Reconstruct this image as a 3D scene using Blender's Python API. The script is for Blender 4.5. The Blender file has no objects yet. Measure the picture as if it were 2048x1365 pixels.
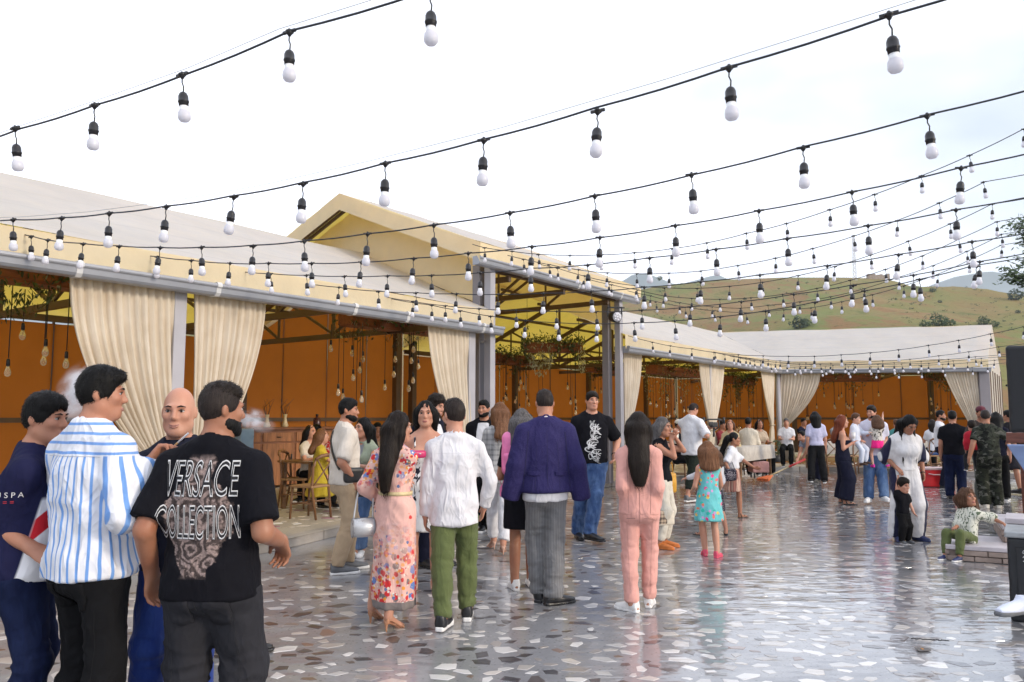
import bpy, bmesh, math, random
import numpy as np
from mathutils import Vector, Matrix
from mathutils.bvhtree import BVHTree
D = bpy.data
SC = bpy.context.scene
COL = SC.collection
PI = math.pi
R = math.radians
rnd = random.Random(11)

HAZE = SMOKE = True
# ------------------------------------------------------------------ camera, sky, sun, exposure
F, CX, CY, HC = 1600.0, 1024.0, 682.5, 1.55
PITCH = math.atan(152.5 / F)
cam = D.cameras.new('camera')
cam.lens = 36.0 * F / 2048.0
cam.sensor_width = 36.0
cam.clip_start = 0.05
cam.clip_end = 30000
cam_o = D.objects.new('camera', cam)
COL.objects.link(cam_o)
cam_o.location = (0, 0, HC)
cam_o.rotation_euler = (PI / 2 + PITCH, 0, 0)
SC.camera = cam_o

SUN_EL, SUN_AZ = R(22), R(118)          # low sun behind the camera's shoulder, on the open side of the plaza
world = D.worlds.new('World')
SC.world = world
world.use_nodes = True
wn, wl = world.node_tree.nodes, world.node_tree.links
wn.clear()
w_out = wn.new('ShaderNodeOutputWorld')
w_bg = wn.new('ShaderNodeBackground')
w_sky = wn.new('ShaderNodeTexSky')
w_sky.sky_type = 'NISHITA'
w_sky.sun_disc = False
w_sky.sun_elevation = SUN_EL
w_sky.sun_rotation = SUN_AZ
w_sky.air_density = 1.0
w_sky.dust_density = 1.2
w_tc = wn.new('ShaderNodeTexCoord')
w_map = wn.new('ShaderNodeMapping')
w_map.inputs['Scale'].default_value = (1, 1, 2.2)
w_map.inputs['Location'].default_value = (0.35, 0.1, 0.0)
w_no = wn.new('ShaderNodeTexNoise')
w_no.inputs['Scale'].default_value = 1.6
w_no.inputs['Detail'].default_value = 5
w_rp = wn.new('ShaderNodeMapRange')
w_rp.inputs['From Min'].default_value = 0.3
w_rp.inputs['From Max'].default_value = 0.66
w_rp.inputs['To Min'].default_value = 0.25
w_rp.inputs['To Max'].default_value = 0.97
w_mix = wn.new('ShaderNodeMixRGB')
w_mix.inputs['Color2'].default_value = (12.3, 12.65, 13.9, 1)      # thin bright cloud veil
wl.new(w_tc.outputs['Generated'], w_map.inputs['Vector'])
wl.new(w_map.outputs['Vector'], w_no.inputs['Vector'])
wl.new(w_no.outputs['Fac'], w_rp.inputs['Value'])
wl.new(w_rp.outputs['Result'], w_mix.inputs['Fac'])
wl.new(w_sky.outputs['Color'], w_mix.inputs['Color1'])
wl.new(w_mix.outputs['Color'], w_bg.inputs['Color'])
w_bg.inputs['Strength'].default_value = 0.1
wl.new(w_bg.outputs['Background'], w_out.inputs['Surface'])

sun = D.lights.new('sun', 'SUN')
sun.energy = 1.9
sun.angle = R(12)
sun.color = (1.0, 0.86, 0.68)
sun_o = D.objects.new('sun', sun)
COL.objects.link(sun_o)
_sd = Vector((math.sin(SUN_AZ) * math.cos(SUN_EL), math.cos(SUN_AZ) * math.cos(SUN_EL), math.sin(SUN_EL)))
sun_o.rotation_euler = _sd.to_track_quat('Z', 'Y').to_euler()
sun_o.location = (20, -10, 30)

vs = SC.view_settings
vs.view_transform = 'Standard'
vs.look = 'None'
vs.exposure = 0.62
vs.gamma = 1
vs.use_curve_mapping = False
SC.cycles.max_bounces = 7
SC.cycles.volume_bounces = 2
SC.cycles.diffuse_bounces = 4
SC.cycles.glossy_bounces = 3
SC.cycles.transmission_bounces = 5
SC.cycles.transparent_max_bounces = 8
SC.cycles.use_denoising = True
SC.cycles.sample_clamp_indirect = 6

# ------------------------------------------------------------------ pixel of the photograph -> place
_cf = Vector((0, math.cos(PITCH), math.sin(PITCH)))
_cu = Vector((0, -math.sin(PITCH), math.cos(PITCH)))
def ray(px, py):
    return Vector((1, 0, 0)) * ((px - CX) / F) + _cu * ((CY - py) / F) + _cf
def G(px, py, z=0.0):
    d = ray(px, py)
    t = (z - HC) / d.z
    return Vector((d.x * t, d.y * t, z))
def AT(px, py, Y):
    d = ray(px, py)
    t = Y / d.y
    return Vector((d.x * t, Y, HC + d.z * t))
def ZC(px, py, z):
    return G(px, py, z)

# ------------------------------------------------------------------ object helpers
def tag(o, label=None, cat=None, group=None, kind=None):
    if label: o['label'] = label
    if cat: o['category'] = cat
    if group: o['group'] = group
    if kind: o['kind'] = kind
    return o
def link(name, me, mat=None, parent=None):
    o = D.objects.new(name, me)
    COL.objects.link(o)
    if mat is not None and me is not None and not me.materials:
        for m in (mat if isinstance(mat, (list, tuple)) else [mat]):
            me.materials.append(m)
    if parent is not None: o.parent = parent
    return o
def empty(name, loc=(0, 0, 0), rz=0.0):
    o = D.objects.new(name, None)
    COL.objects.link(o)
    o.location = loc
    o.rotation_euler = (0, 0, rz)
    o.empty_display_size = 0.1
    return o
def copy_tree(o, parent=None):
    c = o.copy()
    COL.objects.link(c)
    if parent is not None: c.parent = parent
    for ch in list(o.children): copy_tree(ch, c)
    return c
def np_mesh(name, V, Fq, smooth=True):
    me = D.meshes.new(name)
    V = np.asarray(V, dtype=np.float32); Fq = np.asarray(Fq, dtype=np.int32)
    n, k = Fq.shape
    me.vertices.add(len(V)); me.vertices.foreach_set('co', V.ravel())
    me.loops.add(n * k); me.loops.foreach_set('vertex_index', Fq.ravel())
    me.polygons.add(n)
    me.polygons.foreach_set('loop_start', np.arange(0, n * k, k, dtype=np.int32))
    me.polygons.foreach_set('loop_total', np.full(n, k, dtype=np.int32))
    if smooth: me.polygons.foreach_set('use_smooth', np.ones(n, dtype=bool))
    me.update(calc_edges=True)
    me.validate()
    return me
class MB:
    """collects simple shapes into one mesh"""
    def __init__(s): s.v, s.f, s.m, s.sm = [], [], [], []
    def add(s, vs, fs, mi=0, smooth=False):
        o = len(s.v)
        s.v += [tuple(v) for v in vs]
        for f in fs:
            s.f.append([i + o for i in f]); s.m.append(mi); s.sm.append(smooth)
        return s
    def box(s, c, sx, sy, sz, rot=None, mi=0):
        c = Vector(c); vs = []
        for x in (-1, 1):
            for y in (-1, 1):
                for z in (-1, 1):
                    p = Vector((x * sx / 2, y * sy / 2, z * sz / 2))
                    if rot is not None: p = rot @ p
                    vs.append(c + p)
        return s.add(vs, [(0, 1, 3, 2), (4, 6, 7, 5), (0, 4, 5, 1), (2, 3, 7, 6), (0, 2, 6, 4), (1, 5, 7, 3)], mi)
    def bar(s, a, b, w, h=None, up=(0, 0, 1), mi=0):
        a, b = Vector(a), Vector(b); h = h or w
        d = (b - a).normalized(); up = Vector(up)
        if abs(d.dot(up)) > .98: up = Vector((0, 1, 0))
        x = d.cross(up).normalized(); y = x.cross(d)
        vs = []
        for p in (a, b):
            for i, j in ((-1, -1), (1, -1), (1, 1), (-1, 1)):
                vs.append(p + x * (i * w / 2) + y * (j * h / 2))
        return s.add(vs, [(3, 2, 1, 0), (4, 5, 6, 7), (0, 1, 5, 4), (1, 2, 6, 5), (2, 3, 7, 6), (3, 0, 4, 7)], mi)
    def tube(s, pts, r, n=6, mi=0, caps=True):
        pts = [Vector(p) for p in pts]; rs = r if isinstance(r, (list, tuple)) else [r] * len(pts)
        vs, fs = [], []
        prev = None
        for i, p in enumerate(pts):
            d = (pts[min(i + 1, len(pts) - 1)] - pts[max(i - 1, 0)])
            d = d.normalized() if d.length > 1e-9 else Vector((0, 0, 1))
            if prev is None:
                x = d.orthogonal().normalized()
            else:
                x = (prev - d * prev.dot(d))
                x = x.normalized() if x.length > 1e-6 else d.orthogonal().normalized()
            prev = x; y = d.cross(x)
            for k in range(n):
                a = 2 * PI * k / n
                vs.append(p + (x * math.cos(a) + y * math.sin(a)) * rs[i])
        for i in range(len(pts) - 1):
            for k in range(n):
                fs.append((i * n + k, i * n + (k + 1) % n, (i + 1) * n + (k + 1) % n, (i + 1) * n + k))
        if caps:
            fs.append(tuple(range(n - 1, -1, -1))); fs.append(tuple(range((len(pts) - 1) * n, len(pts) * n)))
        return s.add(vs, fs, mi, True)
    def lathe(s, prof, n=12, c=(0, 0, 0), mi=0):
        c = Vector(c); vs, fs = [], []
        for (r, z) in prof:
            for k in range(n):
                a = 2 * PI * k / n
                vs.append(c + Vector((r * math.cos(a), r * math.sin(a), z)))
        for i in range(len(prof) - 1):
            for k in range(n):
                fs.append((i * n + k, i * n + (k + 1) % n, (i + 1) * n + (k + 1) % n, (i + 1) * n + k))
        fs.append(tuple(range(n - 1, -1, -1))); fs.append(tuple(range((len(prof) - 1) * n, len(prof) * n)))
        return s.add(vs, fs, mi, True)
    def quad(s, a, b, c, d, mi=0, smooth=False): return s.add([a, b, c, d], [(0, 1, 2, 3)], mi, smooth)
    def slab(s, pts, t, mi=0):
        """closed plate: polygon pts, thickness vector t"""
        t = Vector(t); n = len(pts); vs = [Vector(p) for p in pts] + [Vector(p) + t for p in pts]
        fs = [tuple(range(n - 1, -1, -1)), tuple(range(n, 2 * n))] + [(i, (i + 1) % n, n + (i + 1) % n, n + i) for i in range(n)]
        return s.add(vs, fs, mi)
    def grid(s, rows, mi=0, smooth=True):
        """rows: list of equally long lists of points"""
        n = len(rows[0]); vs = [p for r in rows for p in r]
        fs = [(i * n + j, i * n + j + 1, (i + 1) * n + j + 1, (i + 1) * n + j) for i in range(len(rows) - 1) for j in range(n - 1)]
        return s.add(vs, fs, mi, smooth)
    def mesh(s, name):
        me = D.meshes.new(name)
        me.from_pydata(s.v, [], s.f)
        me.polygons.foreach_set('material_index', s.m)
        me.polygons.foreach_set('use_smooth', s.sm)
        me.update()
        return me
    def build(s, name, mat, parent=None, bevel=0, solid=0):
        o = link(name, s.mesh(name), mat, parent)
        if solid:
            m = o.modifiers.new('thick', 'SOLIDIFY'); m.thickness = solid; m.offset = 0
        if bevel:
            m = o.modifiers.new('bevel', 'BEVEL'); m.width = bevel; m.segments = 2; m.limit_method = 'ANGLE'
        return o

# ------------------------------------------------------------------ materials
MATS = {}
class NT:
    def __init__(s, name):
        s.m = D.materials.new(name); s.m.use_nodes = True
        s.n = s.m.node_tree.nodes; s.l = s.m.node_tree.links
        s.b = s.n['Principled BSDF']; s.out = s.n['Material Output']
        s.tc = s.n.new('ShaderNodeTexCoord')
    def new(s, t, **kw):
        n = s.n.new(t)
        for k, v in kw.items(): setattr(n, k, v)
        return n
    def lk(s, a, b): s.l.new(a, b)
    def map(s, scale=(1, 1, 1), rot=(0, 0, 0), loc=(0, 0, 0), coord='Object'):
        m = s.new('ShaderNodeMapping')
        m.inputs['Scale'].default_value = scale if isinstance(scale, (tuple, list)) else (scale,) * 3
        m.inputs['Rotation'].default_value = rot; m.inputs['Location'].default_value = loc
        s.lk(s.tc.outputs[coord], m.inputs['Vector']); return m.outputs['Vector']
    def noise(s, vec, scale=5, detail=3, rough=.55, dist=0):
        n = s.new('ShaderNodeTexNoise')
        n.inputs['Scale'].default_value = scale; n.inputs['Detail'].default_value = detail
        n.inputs['Roughness'].default_value = rough; n.inputs['Distortion'].default_value = dist
        if vec is not None: s.lk(vec, n.inputs['Vector'])
        return n.outputs['Fac']
    def voro(s, vec, scale=5, feature='F1', rand=1.0):
        n = s.new('ShaderNodeTexVoronoi'); n.feature = feature
        n.inputs['Scale'].default_value = scale; n.inputs['Randomness'].default_value = rand
        s.lk(vec, n.inputs['Vector']); return n
    def wave(s, vec, scale=5, dist=0, dscale=1, detail=1, dirn='X', prof='SIN', typ='BANDS'):
        n = s.new('ShaderNodeTexWave'); n.wave_type = typ; n.wave_profile = prof
        if typ == 'BANDS': n.bands_direction = dirn
        n.inputs['Scale'].default_value = scale; n.inputs['Distortion'].default_value = dist
        n.inputs['Detail'].default_value = detail; n.inputs['Detail Scale'].default_value = dscale
        s.lk(vec, n.inputs['Vector']); return n.outputs['Fac']
    def ramp(s, fac, a, b, ca=0.0, cb=1.0):
        n = s.new('ShaderNodeMapRange'); n.clamp = True
        n.inputs['From Min'].default_value = a; n.inputs['From Max'].default_value = b
        n.inputs['To Min'].default_value = ca; n.inputs['To Max'].default_value = cb
        s.lk(fac, n.inputs['Value']); return n.outputs['Result']
    def mix(s, fac, c1, c2):
        n = s.new('ShaderNodeMixRGB')
        for k, c in (('Fac', fac), ('Color1', c1), ('Color2', c2)):
            if isinstance(c, (int, float)): n.inputs[k].default_value = c if k == 'Fac' else (c, c, c, 1)
            elif isinstance(c, (tuple, list)): n.inputs[k].default_value = (*c[:3], 1)
            else: s.lk(c, n.inputs[k])
        return n.outputs['Color']
    def math(s, op, a, b=0.0):
        n = s.new('ShaderNodeMath'); n.operation = op
        for i, x in enumerate((a, b)):
            if isinstance(x, (int, float)): n.inputs[i].default_value = x
            else: s.lk(x, n.inputs[i])
        return n.outputs[0]
    def sep(s, vec=None):
        n = s.new('ShaderNodeSeparateXYZ'); s.lk(vec if vec is not None else s.tc.outputs['Object'], n.inputs[0]); return n.outputs
    def col(s, c):
        if isinstance(c, (tuple, list)): s.b.inputs['Base Color'].default_value = (*c[:3], 1)
        else: s.lk(c, s.b.inputs['Base Color'])
    def set(s, **kw):
        for k, v in kw.items(): s.b.inputs[k.replace('_', ' ')].default_value = v
    def bump(s, h, strength=.3, dist=.01):
        n = s.new('ShaderNodeBump'); n.inputs['Strength'].default_value = strength; n.inputs['Distance'].default_value = dist
        s.lk(h, n.inputs['Height']); s.lk(n.outputs['Normal'], s.b.inputs['Normal']); return n.outputs['Normal']

def mat(name, c, rough=.6, var=.12, vs=6.0, metal=0, spec=.5, bump=0, bs=80.0, stretch=(1, 1, 1)):
    if name in MATS: return MATS[name]
    t = NT(name)
    v = t.map(stretch)
    if var:
        f = t.noise(v, vs, 4)
        lo = tuple(x * (1 - var) for x in c); hi = tuple(min(1, x * (1 + var)) for x in c)
        t.col(t.mix(t.ramp(f, .3, .7), lo, hi))
        t.lk(t.ramp(f, .2, .8, max(0, rough - .08), min(1, rough + .08)), t.b.inputs['Roughness'])
    else:
        t.col(c); t.set(Roughness=rough)
    t.b.inputs['Metallic'].default_value = metal
    t.b.inputs['Specular IOR Level'].default_value = spec
    if bump: t.bump(t.noise(v, bs, 3), bump, .004)
    MATS[name] = t.m
    return t.m
def wood(name, c, rough=.45, axis=2, sc=7):
    if name in MATS: return MATS[name]
    t = NT(name)
    st = [sc, sc, sc]; st[axis] = sc * .12
    v = t.map(tuple(st))
    f = t.noise(v, 3, 5, .6, .6)
    t.col(t.mix(t.ramp(f, .3, .7), tuple(x * .55 for x in c), tuple(min(1, x * 1.25) for x in c)))
    t.set(Roughness=rough); t.bump(f, .15, .003)
    MATS[name] = t.m
    return t.m
def fabric_sheet(name, c_top, c_through, share, bump=.25, bs=1.2, seams=0):
    """tent fabric: reflects on the lit side and lets tinted daylight through"""
    t = NT(name)
    v = t.map((1, 1, 1))
    f = t.noise(v, bs, 4)
    c = t.mix(t.ramp(f, .25, .75), tuple(x * .86 for x in c_top), c_top)
    if seams:
        zz = t.sep(t.tc.outputs['Object'])[2]
        k = t.ramp(t.math('ABSOLUTE', t.math('SUBTRACT', t.math('FRACT', t.math('MULTIPLY', zz, seams)), .5)), .47, .49)
        c = t.mix(t.math('MULTIPLY', k, .35), c, tuple(x * .62 for x in c_top))
        c = t.mix(t.ramp(t.noise(t.map((.6, .6, 3)), 2.2, 5, .7), .56, .8, 0, .35), c, tuple(x * .6 for x in c_top))
    t.col(c); t.set(Roughness=.55); t.b.inputs['Specular IOR Level'].default_value = .3
    nrm = t.bump(t.noise(t.map((1, 1, 1)), bs * 2.2, 3), bump, .05)
    tr = t.new('ShaderNodeBsdfTranslucent')
    t.lk(t.mix(t.ramp(t.noise(v, 3.1, 3), .3, .7), tuple(x * .85 for x in c_through), c_through), tr.inputs['Color']); t.lk(nrm, tr.inputs['Normal'])
    mx = t.new('ShaderNodeMixShader'); mx.inputs['Fac'].default_value = share
    t.lk(t.b.outputs[0], mx.inputs[1]); t.lk(tr.outputs[0], mx.inputs[2]); t.lk(mx.outputs[0], t.out.inputs['Surface'])
    MATS[name] = t.m
    return t.m
# ------------------------------------------------------------------ ground, plaza, hills
def wet_film(t, wet=1.0):
    g = t.new('ShaderNodeNewGeometry')
    def mp(sc, loc=(0, 0, 0)):
        m = t.new('ShaderNodeMapping'); m.inputs['Scale'].default_value = sc; m.inputs['Location'].default_value = loc; t.lk(g.outputs['Position'], m.inputs['Vector']); return m.outputs['Vector']
    pud = t.ramp(t.noise(mp((.45, .8, 1), (3, 1, 0)), 1.0, 3, .55), .36, .58)
    pos = t.sep(g.outputs['Position'])
    side = t.ramp(pos[0], -1.5, 2.5)                    # the hosed-down half of the plaza
    pud = t.math('MAXIMUM', t.math('MULTIPLY', pud, .75), side)
    t.lk(t.ramp(pud, 0, 1, .35, 1.0), t.b.inputs['Coat Weight']); t.set(Coat_IOR=1.8)
    t.lk(t.ramp(pud, 0, 1, .12, .05), t.b.inputs['Coat Roughness'])
    r1 = t.noise(mp((1.0, 2.2, 1)), 2.4, 2, .5); r2 = t.noise(mp((1, 1.6, 1)), 10, 2, .5)
    b = t.new('ShaderNodeBump'); b.inputs['Strength'].default_value = .2; b.inputs['Distance'].default_value = .05
    t.lk(t.math('ADD', r1, t.math('MULTIPLY', r2, .2)), b.inputs['Height']); t.lk(b.outputs['Normal'], t.b.inputs['Coat Normal']); t.lk(b.outputs['Normal'], t.b.inputs['Normal'])
    t.lk(t.ramp(pud, 0, 1, .42, .28), t.b.inputs['Roughness'])
def plaza_mat(name, base, wet, warm=1.0):
    t = NT(name)
    v = t.map((1, 1, 1))
    big = t.noise(v, .55, 4, .6)
    small = t.noise(v, 26, 4, .7)
    c = t.mix(t.ramp(big, .3, .7), tuple(x * .8 for x in base), tuple(x * 1.15 for x in base))
    # fine aggregate too small to build
    vo = t.voro(t.map((1, 1, 1)), 34)
    sepc = t.sep(vo.outputs['Color'])
    grain = t.mix(t.ramp(sepc[0], .55, .9), (.07, .065, .07), (.46, .44, .42))
    c = t.mix(t.math('MULTIPLY', t.ramp(vo.outputs['Distance'], .32, .22), t.ramp(sepc[1], .45, .5, 0, .75)), c, grain)
    c = t.mix(t.ramp(small, .35, .75, 0, .35), c, tuple(x * .55 for x in base))
    t.col(c)
    if wet > 0:
        wet_film(t)
        gg = t.new('ShaderNodeNewGeometry'); wx = t.ramp(t.sep(gg.outputs['Position'])[0], -1.0, 3.0)
        ptc = t.noise(t.map((1, 1.5, 1)), 1.7, 4, .6)
        t.col(t.mix(t.math('MULTIPLY', wx, t.ramp(ptc, .40, .62, 0, .5)), c, (.10, .105, .125)))
    else:
        t.set(Roughness=.6); t.bump(small, .2, .004)
    return t.m
M_PLAZA = plaza_mat('wet_cement', (.265, .265, .275), 1.0)
M_DECK = plaza_mat('dry_cement', (.42, .37, .30), 0)
def chip_mat(name, c, wet=1):
    t = NT(name)
    inf = t.new('ShaderNodeObjectInfo')
    v = t.map((1, 1, 1), coord='Generated')
    geo = t.new('ShaderNodeNewGeometry')
    rr = t.math('FRACT', t.math('ADD', inf.outputs['Random'], geo.outputs['Random Per Island']))
    f = t.noise(t.map((1, 1, 1)), 14, 4)
    a = t.mix(rr, tuple(x * .72 for x in c), tuple(min(1, x * 1.2) for x in c))
    t.col(t.mix(t.ramp(f, .35, .75, 0, .3), a, tuple(x * .6 for x in c)))
    t.set(Roughness=.5)
    if wet: wet_film(t)
    return t.m
CHIP_COL = [(.62, .60, .58), (.50, .46, .42), (.055, .05, .055), (.10, .08, .075), (.19, .125, .10), (.30, .27, .25)]
CHIP_M = [chip_mat('stone_' + n, c) for n, c in zip(('white', 'cream', 'black', 'slate', 'russet', 'taupe'), CHIP_COL)]
CHIP_D = [chip_mat('dry_stone_' + n, c, 0) for n, c in zip(('white', 'cream', 'black', 'slate', 'russet', 'taupe'), [(.7, .66, .6), (.6, .52, .43), (.2, .16, .14), (.3, .15, .2), (.4, .28, .2), (.5, .43, .35)])]
CHIP_W = [.34, .17, .19, .13, .09, .08]

M_GROUND = mat('meadow_earth', (.12, .12, .05), .9, .3, .05)
gm = MB()
gm.quad((-9000, -2000, -.06), (9000, -2000, -.06), (9000, 9000, -.06), (-9000, 9000, -.06))
tag(gm.build('ground', M_GROUND), kind='structure')
pm = MB()
pm.grid([[(x, y, 0) for x in np.linspace(-14, 32, 24)] for y in np.linspace(-7, 44, 26)])
plaza = tag(pm.build('plaza', M_PLAZA), kind='structure')

# eave line of the long pavilion: s runs along it, o goes in under the roof
E0 = Vector((-4.85, 7.57)); EDIR = Vector((.5882, .8087)).normalized(); EN = Vector((-EDIR.y, EDIR.x))
def T(s, o, z): p = E0 + EDIR * s + EN * o; return Vector((p.x, p.y, z))
def SPX(px, o=0.0):
    k = (px - CX) / F
    # X = k*Y (column of the picture)
    a = E0 + EN * o
    s = (k * a.y - a.x) / (EDIR.x - k * EDIR.y)
    return s
BC0 = Vector((8.70, 26.2)); BC1 = Vector((14.9, 25.07)); BR0 = Vector((7.95, 30.6)); BR1 = Vector((16.97, 28.1)); BB0 = Vector((7.2, 35.0)); BB1 = Vector((19.0, 31.1))
def B(u, w, z):
    """corner wing: u along its front 0..1, w 0 front 1 back"""
    f = BC0.lerp(BC1, u); b = BB0.lerp(BB1, u); p = f.lerp(b, w); return Vector((p.x, p.y, z))
def BUPX(px):
    k = (px - CX) / F
    d = BC1 - BC0
    return (k * BC0.y - BC0.x) / (d.x - k * d.y)

# raised floor under the tents with a stone kerb
kp = [G(x, y) for x, y in ((510, 1112), (650, 1080), (820, 1040), (1000, 1006), (1225, 974), (1350, 964), (1450, 951), (1600, 942), (1720, 944), (1900, 952), (2140, 962))]
kp = [kp[0] - Vector((EDIR.x, EDIR.y, 0)) * d for d in (7.5, 5, 2.5)] + kp
kd = []
for i in range(len(kp) - 1):
    p0, p1, p2, p3 = kp[max(i - 1, 0)], kp[i], kp[i + 1], kp[min(i + 2, len(kp) - 1)]
    for j in range(8):
        t = j / 8
        kd.append(.5 * ((2 * p1) + (p2 - p0) * t + (2 * p0 - 5 * p1 + 4 * p2 - p3) * t * t + (3 * p1 - p0 - 3 * p2 + p3) * t ** 3))
kd.append(kp[-1])
PLZ = .12
dk = MB()
for i in range(len(kd) - 1):
    a, b = kd[i], kd[i + 1]
    n = Vector((EN.x, EN.y, 0)) * 14
    dk.quad((a.x, a.y, PLZ), (b.x, b.y, PLZ), (b.x + n.x, b.y + n.y + 3, PLZ), (a.x + n.x, a.y + n.y + 3, PLZ))
deck = tag(dk.build('pavilion_floor', M_DECK), kind='structure')
# kerb stones along the edge
acc, seg, cur = 0, [], [kd[0]]
for i in range(1, len(kd)):
    d = (kd[i] - kd[i - 1]).length
    acc += d; cur.append(kd[i])
    if acc > .85: seg.append(cur); cur = [kd[i]]; acc = 0
M_KERB = mat('kerb_stone', (.33, .30, .27), .55, .25, 3, bump=.3, bs=20)
for sgm in seg:
    mb = MB()
    a, b = sgm[0].copy(), sgm[-1].copy(); d = (b - a); L = d.length; d.normalize()
    nrm = Vector((-d.y, d.x, 0))
    c = (a + b) / 2 - nrm * (-.09) + Vector((0, 0, .062 + rnd.uniform(-.003, .003)))
    rot = Matrix.Rotation(math.atan2(d.y, d.x), 3, 'Z')
    mb.box(c, L - .012, .15, .128, rot)
    mb.build('kerb_stone', M_KERB, deck, bevel=.012)

# stones set in the cement: big ones singly, the rest as one part
def chip_shape(rg):
    n = rg.choice((4, 4, 5, 5, 6)); a0 = rg.uniform(0, 6.28)
    pts = []
    for i in range(n):
        a = a0 + 2 * PI * (i + rg.uniform(-.28, .28)) / n
        r = rg.uniform(.75, 1.1)
        pts.append((math.cos(a) * r, math.sin(a) * r * .62))
    return pts
def in_view(p, m=40):
    v = Vector((p[0], p[1], 0)) - Vector((0, 0, HC))
    dz = v.dot(_cf)
    if dz < .3: return False
    x = CX + F * v.x / dz; y = CY - F * v.dot(_cu) / dz
    return -m < x < 2048 + m and -m < y < 1365 + m
def side_of_kerb(x, y):
    """> 0 on the tent side"""
    best, sd = 1e9, 0
    for i in range(0, len(kd) - 1, 2):
        a, b = kd[i], kd[min(i + 2, len(kd) - 1)]
        mx, my = (a.x + b.x) / 2, (a.y + b.y) / 2
        q = (x - mx) ** 2 + (y - my) ** 2
        if q < best:
            best = q; sd = (b.x - a.x) * (y - a.y) - (b.y - a.y) * (x - a.x)
    return sd
rc = random.Random(5)
cells, chips = {}, []
def try_chip(x, y, r, store, lim):
    k = (int(x / .25), int(y / .25))
    for i in range(-1, 2):
        for j in range(-1, 2):
            for (qx, qy, qr) in cells.get((k[0] + i, k[1] + j), ()):
                if (qx - x) ** 2 + (qy - y) ** 2 < ((qr + r) * .93) ** 2: return
    cells.setdefault(k, []).append((x, y, r)); store.append((x, y, r))
deckchips = []
for i in range(15000):
    Y = 3.6 + 22 * rc.random() ** 1.25
    X = rc.uniform(-.68, .72) * Y
    if not in_view((X, Y), 90): continue
    sd = side_of_kerb(X, Y)
    r = rc.choice((.035, .048, .058, .068, .08, .092)) * rc.uniform(.9, 1.12)
    if abs(sd) < .22: continue
    try_chip(X, Y, r, chips if sd < 0 else deckchips, 0)
shapes = [chip_shape(rc) for _ in range(12)]
def chip_mesh(k, mi):
    p = shapes[k]; n = len(p)
    mb = MB()
    top = [(x * .94, y * .94, .0022) for x, y in p]; bot = [(x, y, -.0006) for x, y in p]
    mb.add(top + bot, [tuple(range(n))] + [(i, n + i, n + (i + 1) % n, (i + 1) % n) for i in range(n)])
    me = mb.mesh('stone_chip'); me.materials.append(CHIP_M[mi]); return me
cm = {}
chips.sort(key=lambda c: -(c[2] ** 2) / c[1] ** 3)
rest = MB()
for idx, (x, y, r) in enumerate(chips):
    k = rc.randrange(12); mi = rc.choices(range(6), CHIP_W)[0]; a = rc.gauss(0, .5) if rc.random() < .6 else rc.uniform(0, 6.28)
    if x > 1.2 and mi in (2, 3, 4) and rc.random() < .65: mi = rc.choice((5, 1, 0))
    if idx < 290:
        if (k, mi) not in cm: cm[(k, mi)] = chip_mesh(k, mi)
        o = link('stone_chip', cm[(k, mi)], None, plaza)
        o.location = (x, y, 0); o.rotation_euler = (0, 0, a); o.scale = (r * 1.25, r * 1.25, 1)
    else:
        ca, sa = math.cos(a) * r * 1.25, math.sin(a) * r * 1.25
        p = shapes[k]; n = len(p)
        rest.add([(x + u * ca - v * sa, y + u * sa + v * ca, .0018) for u, v in p] + [(x + (u * ca - v * sa) * 1.05, y + (u * sa + v * ca) * 1.05, -.0006) for u, v in p],
                 [tuple(range(n))] + [(i, n + i, n + (i + 1) % n, (i + 1) % n) for i in range(n)], mi if y < 8 or rc.random() < .45 else rc.choice((4, 5, 5, 3)))
tag(rest.build('stone_chips', CHIP_M, plaza), kind='stuff')
rest = MB()
for (x, y, r) in deckchips:
    k = rc.randrange(12); mi = rc.choices(range(6), (.3, .3, .08, .1, .1, .12))[0]; a = rc.uniform(0, 6.28)
    ca, sa = math.cos(a) * r * 1.2, math.sin(a) * r * 1.2
    p = shapes[k]; n = len(p)
    rest.add([(x + u * ca - v * sa, y + u * sa + v * ca, PLZ + .005) for u, v in p] + [(x + (u * ca - v * sa) * 1.05, y + (u * sa + v * ca) * 1.05, PLZ - .004) for u, v in p],
             [tuple(range(n))] + [(i, n + i, n + (i + 1) % n, (i + 1) % n) for i in range(n)], mi)
tag(rest.build('stone_chips', CHIP_D, deck), kind='stuff')

# numpy value noise used for terrain and cloth
def _hash(i, j, k, seed):
    h = (i * 374761393 + j * 668265263 + k * 2147483647 + seed * 974634777) & 0xFFFFFFFF
    h = ((h ^ (h >> 13)) * 1274126177) & 0xFFFFFFFF
    return ((h ^ (h >> 16)) & 0xFFFF).astype(np.float32) / 65535.0
def vnoise(P, seed=0):
    P = np.asarray(P, dtype=np.float64); I = np.floor(P).astype(np.int64); f = P - I
    f = f * f * (3 - 2 * f)
    out = 0
    for a in (0, 1):
        for b in (0, 1):
            for c in (0, 1):
                w = (f[:, 0] if a else 1 - f[:, 0]) * (f[:, 1] if b else 1 - f[:, 1]) * (f[:, 2] if c else 1 - f[:, 2])
                out = out + w * _hash(I[:, 0] + a, I[:, 1] + b, I[:, 2] + c, seed)
    return out * 2 - 1
def fbm(P, oct=4, seed=0):
    s, a, t = 0, 1.0, 0
    P = np.asarray(P, dtype=np.float64)
    for i in range(oct):
        s = s + a * vnoise(P * 2 ** i, seed + i); t += a; a *= .5
    return s / t

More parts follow.
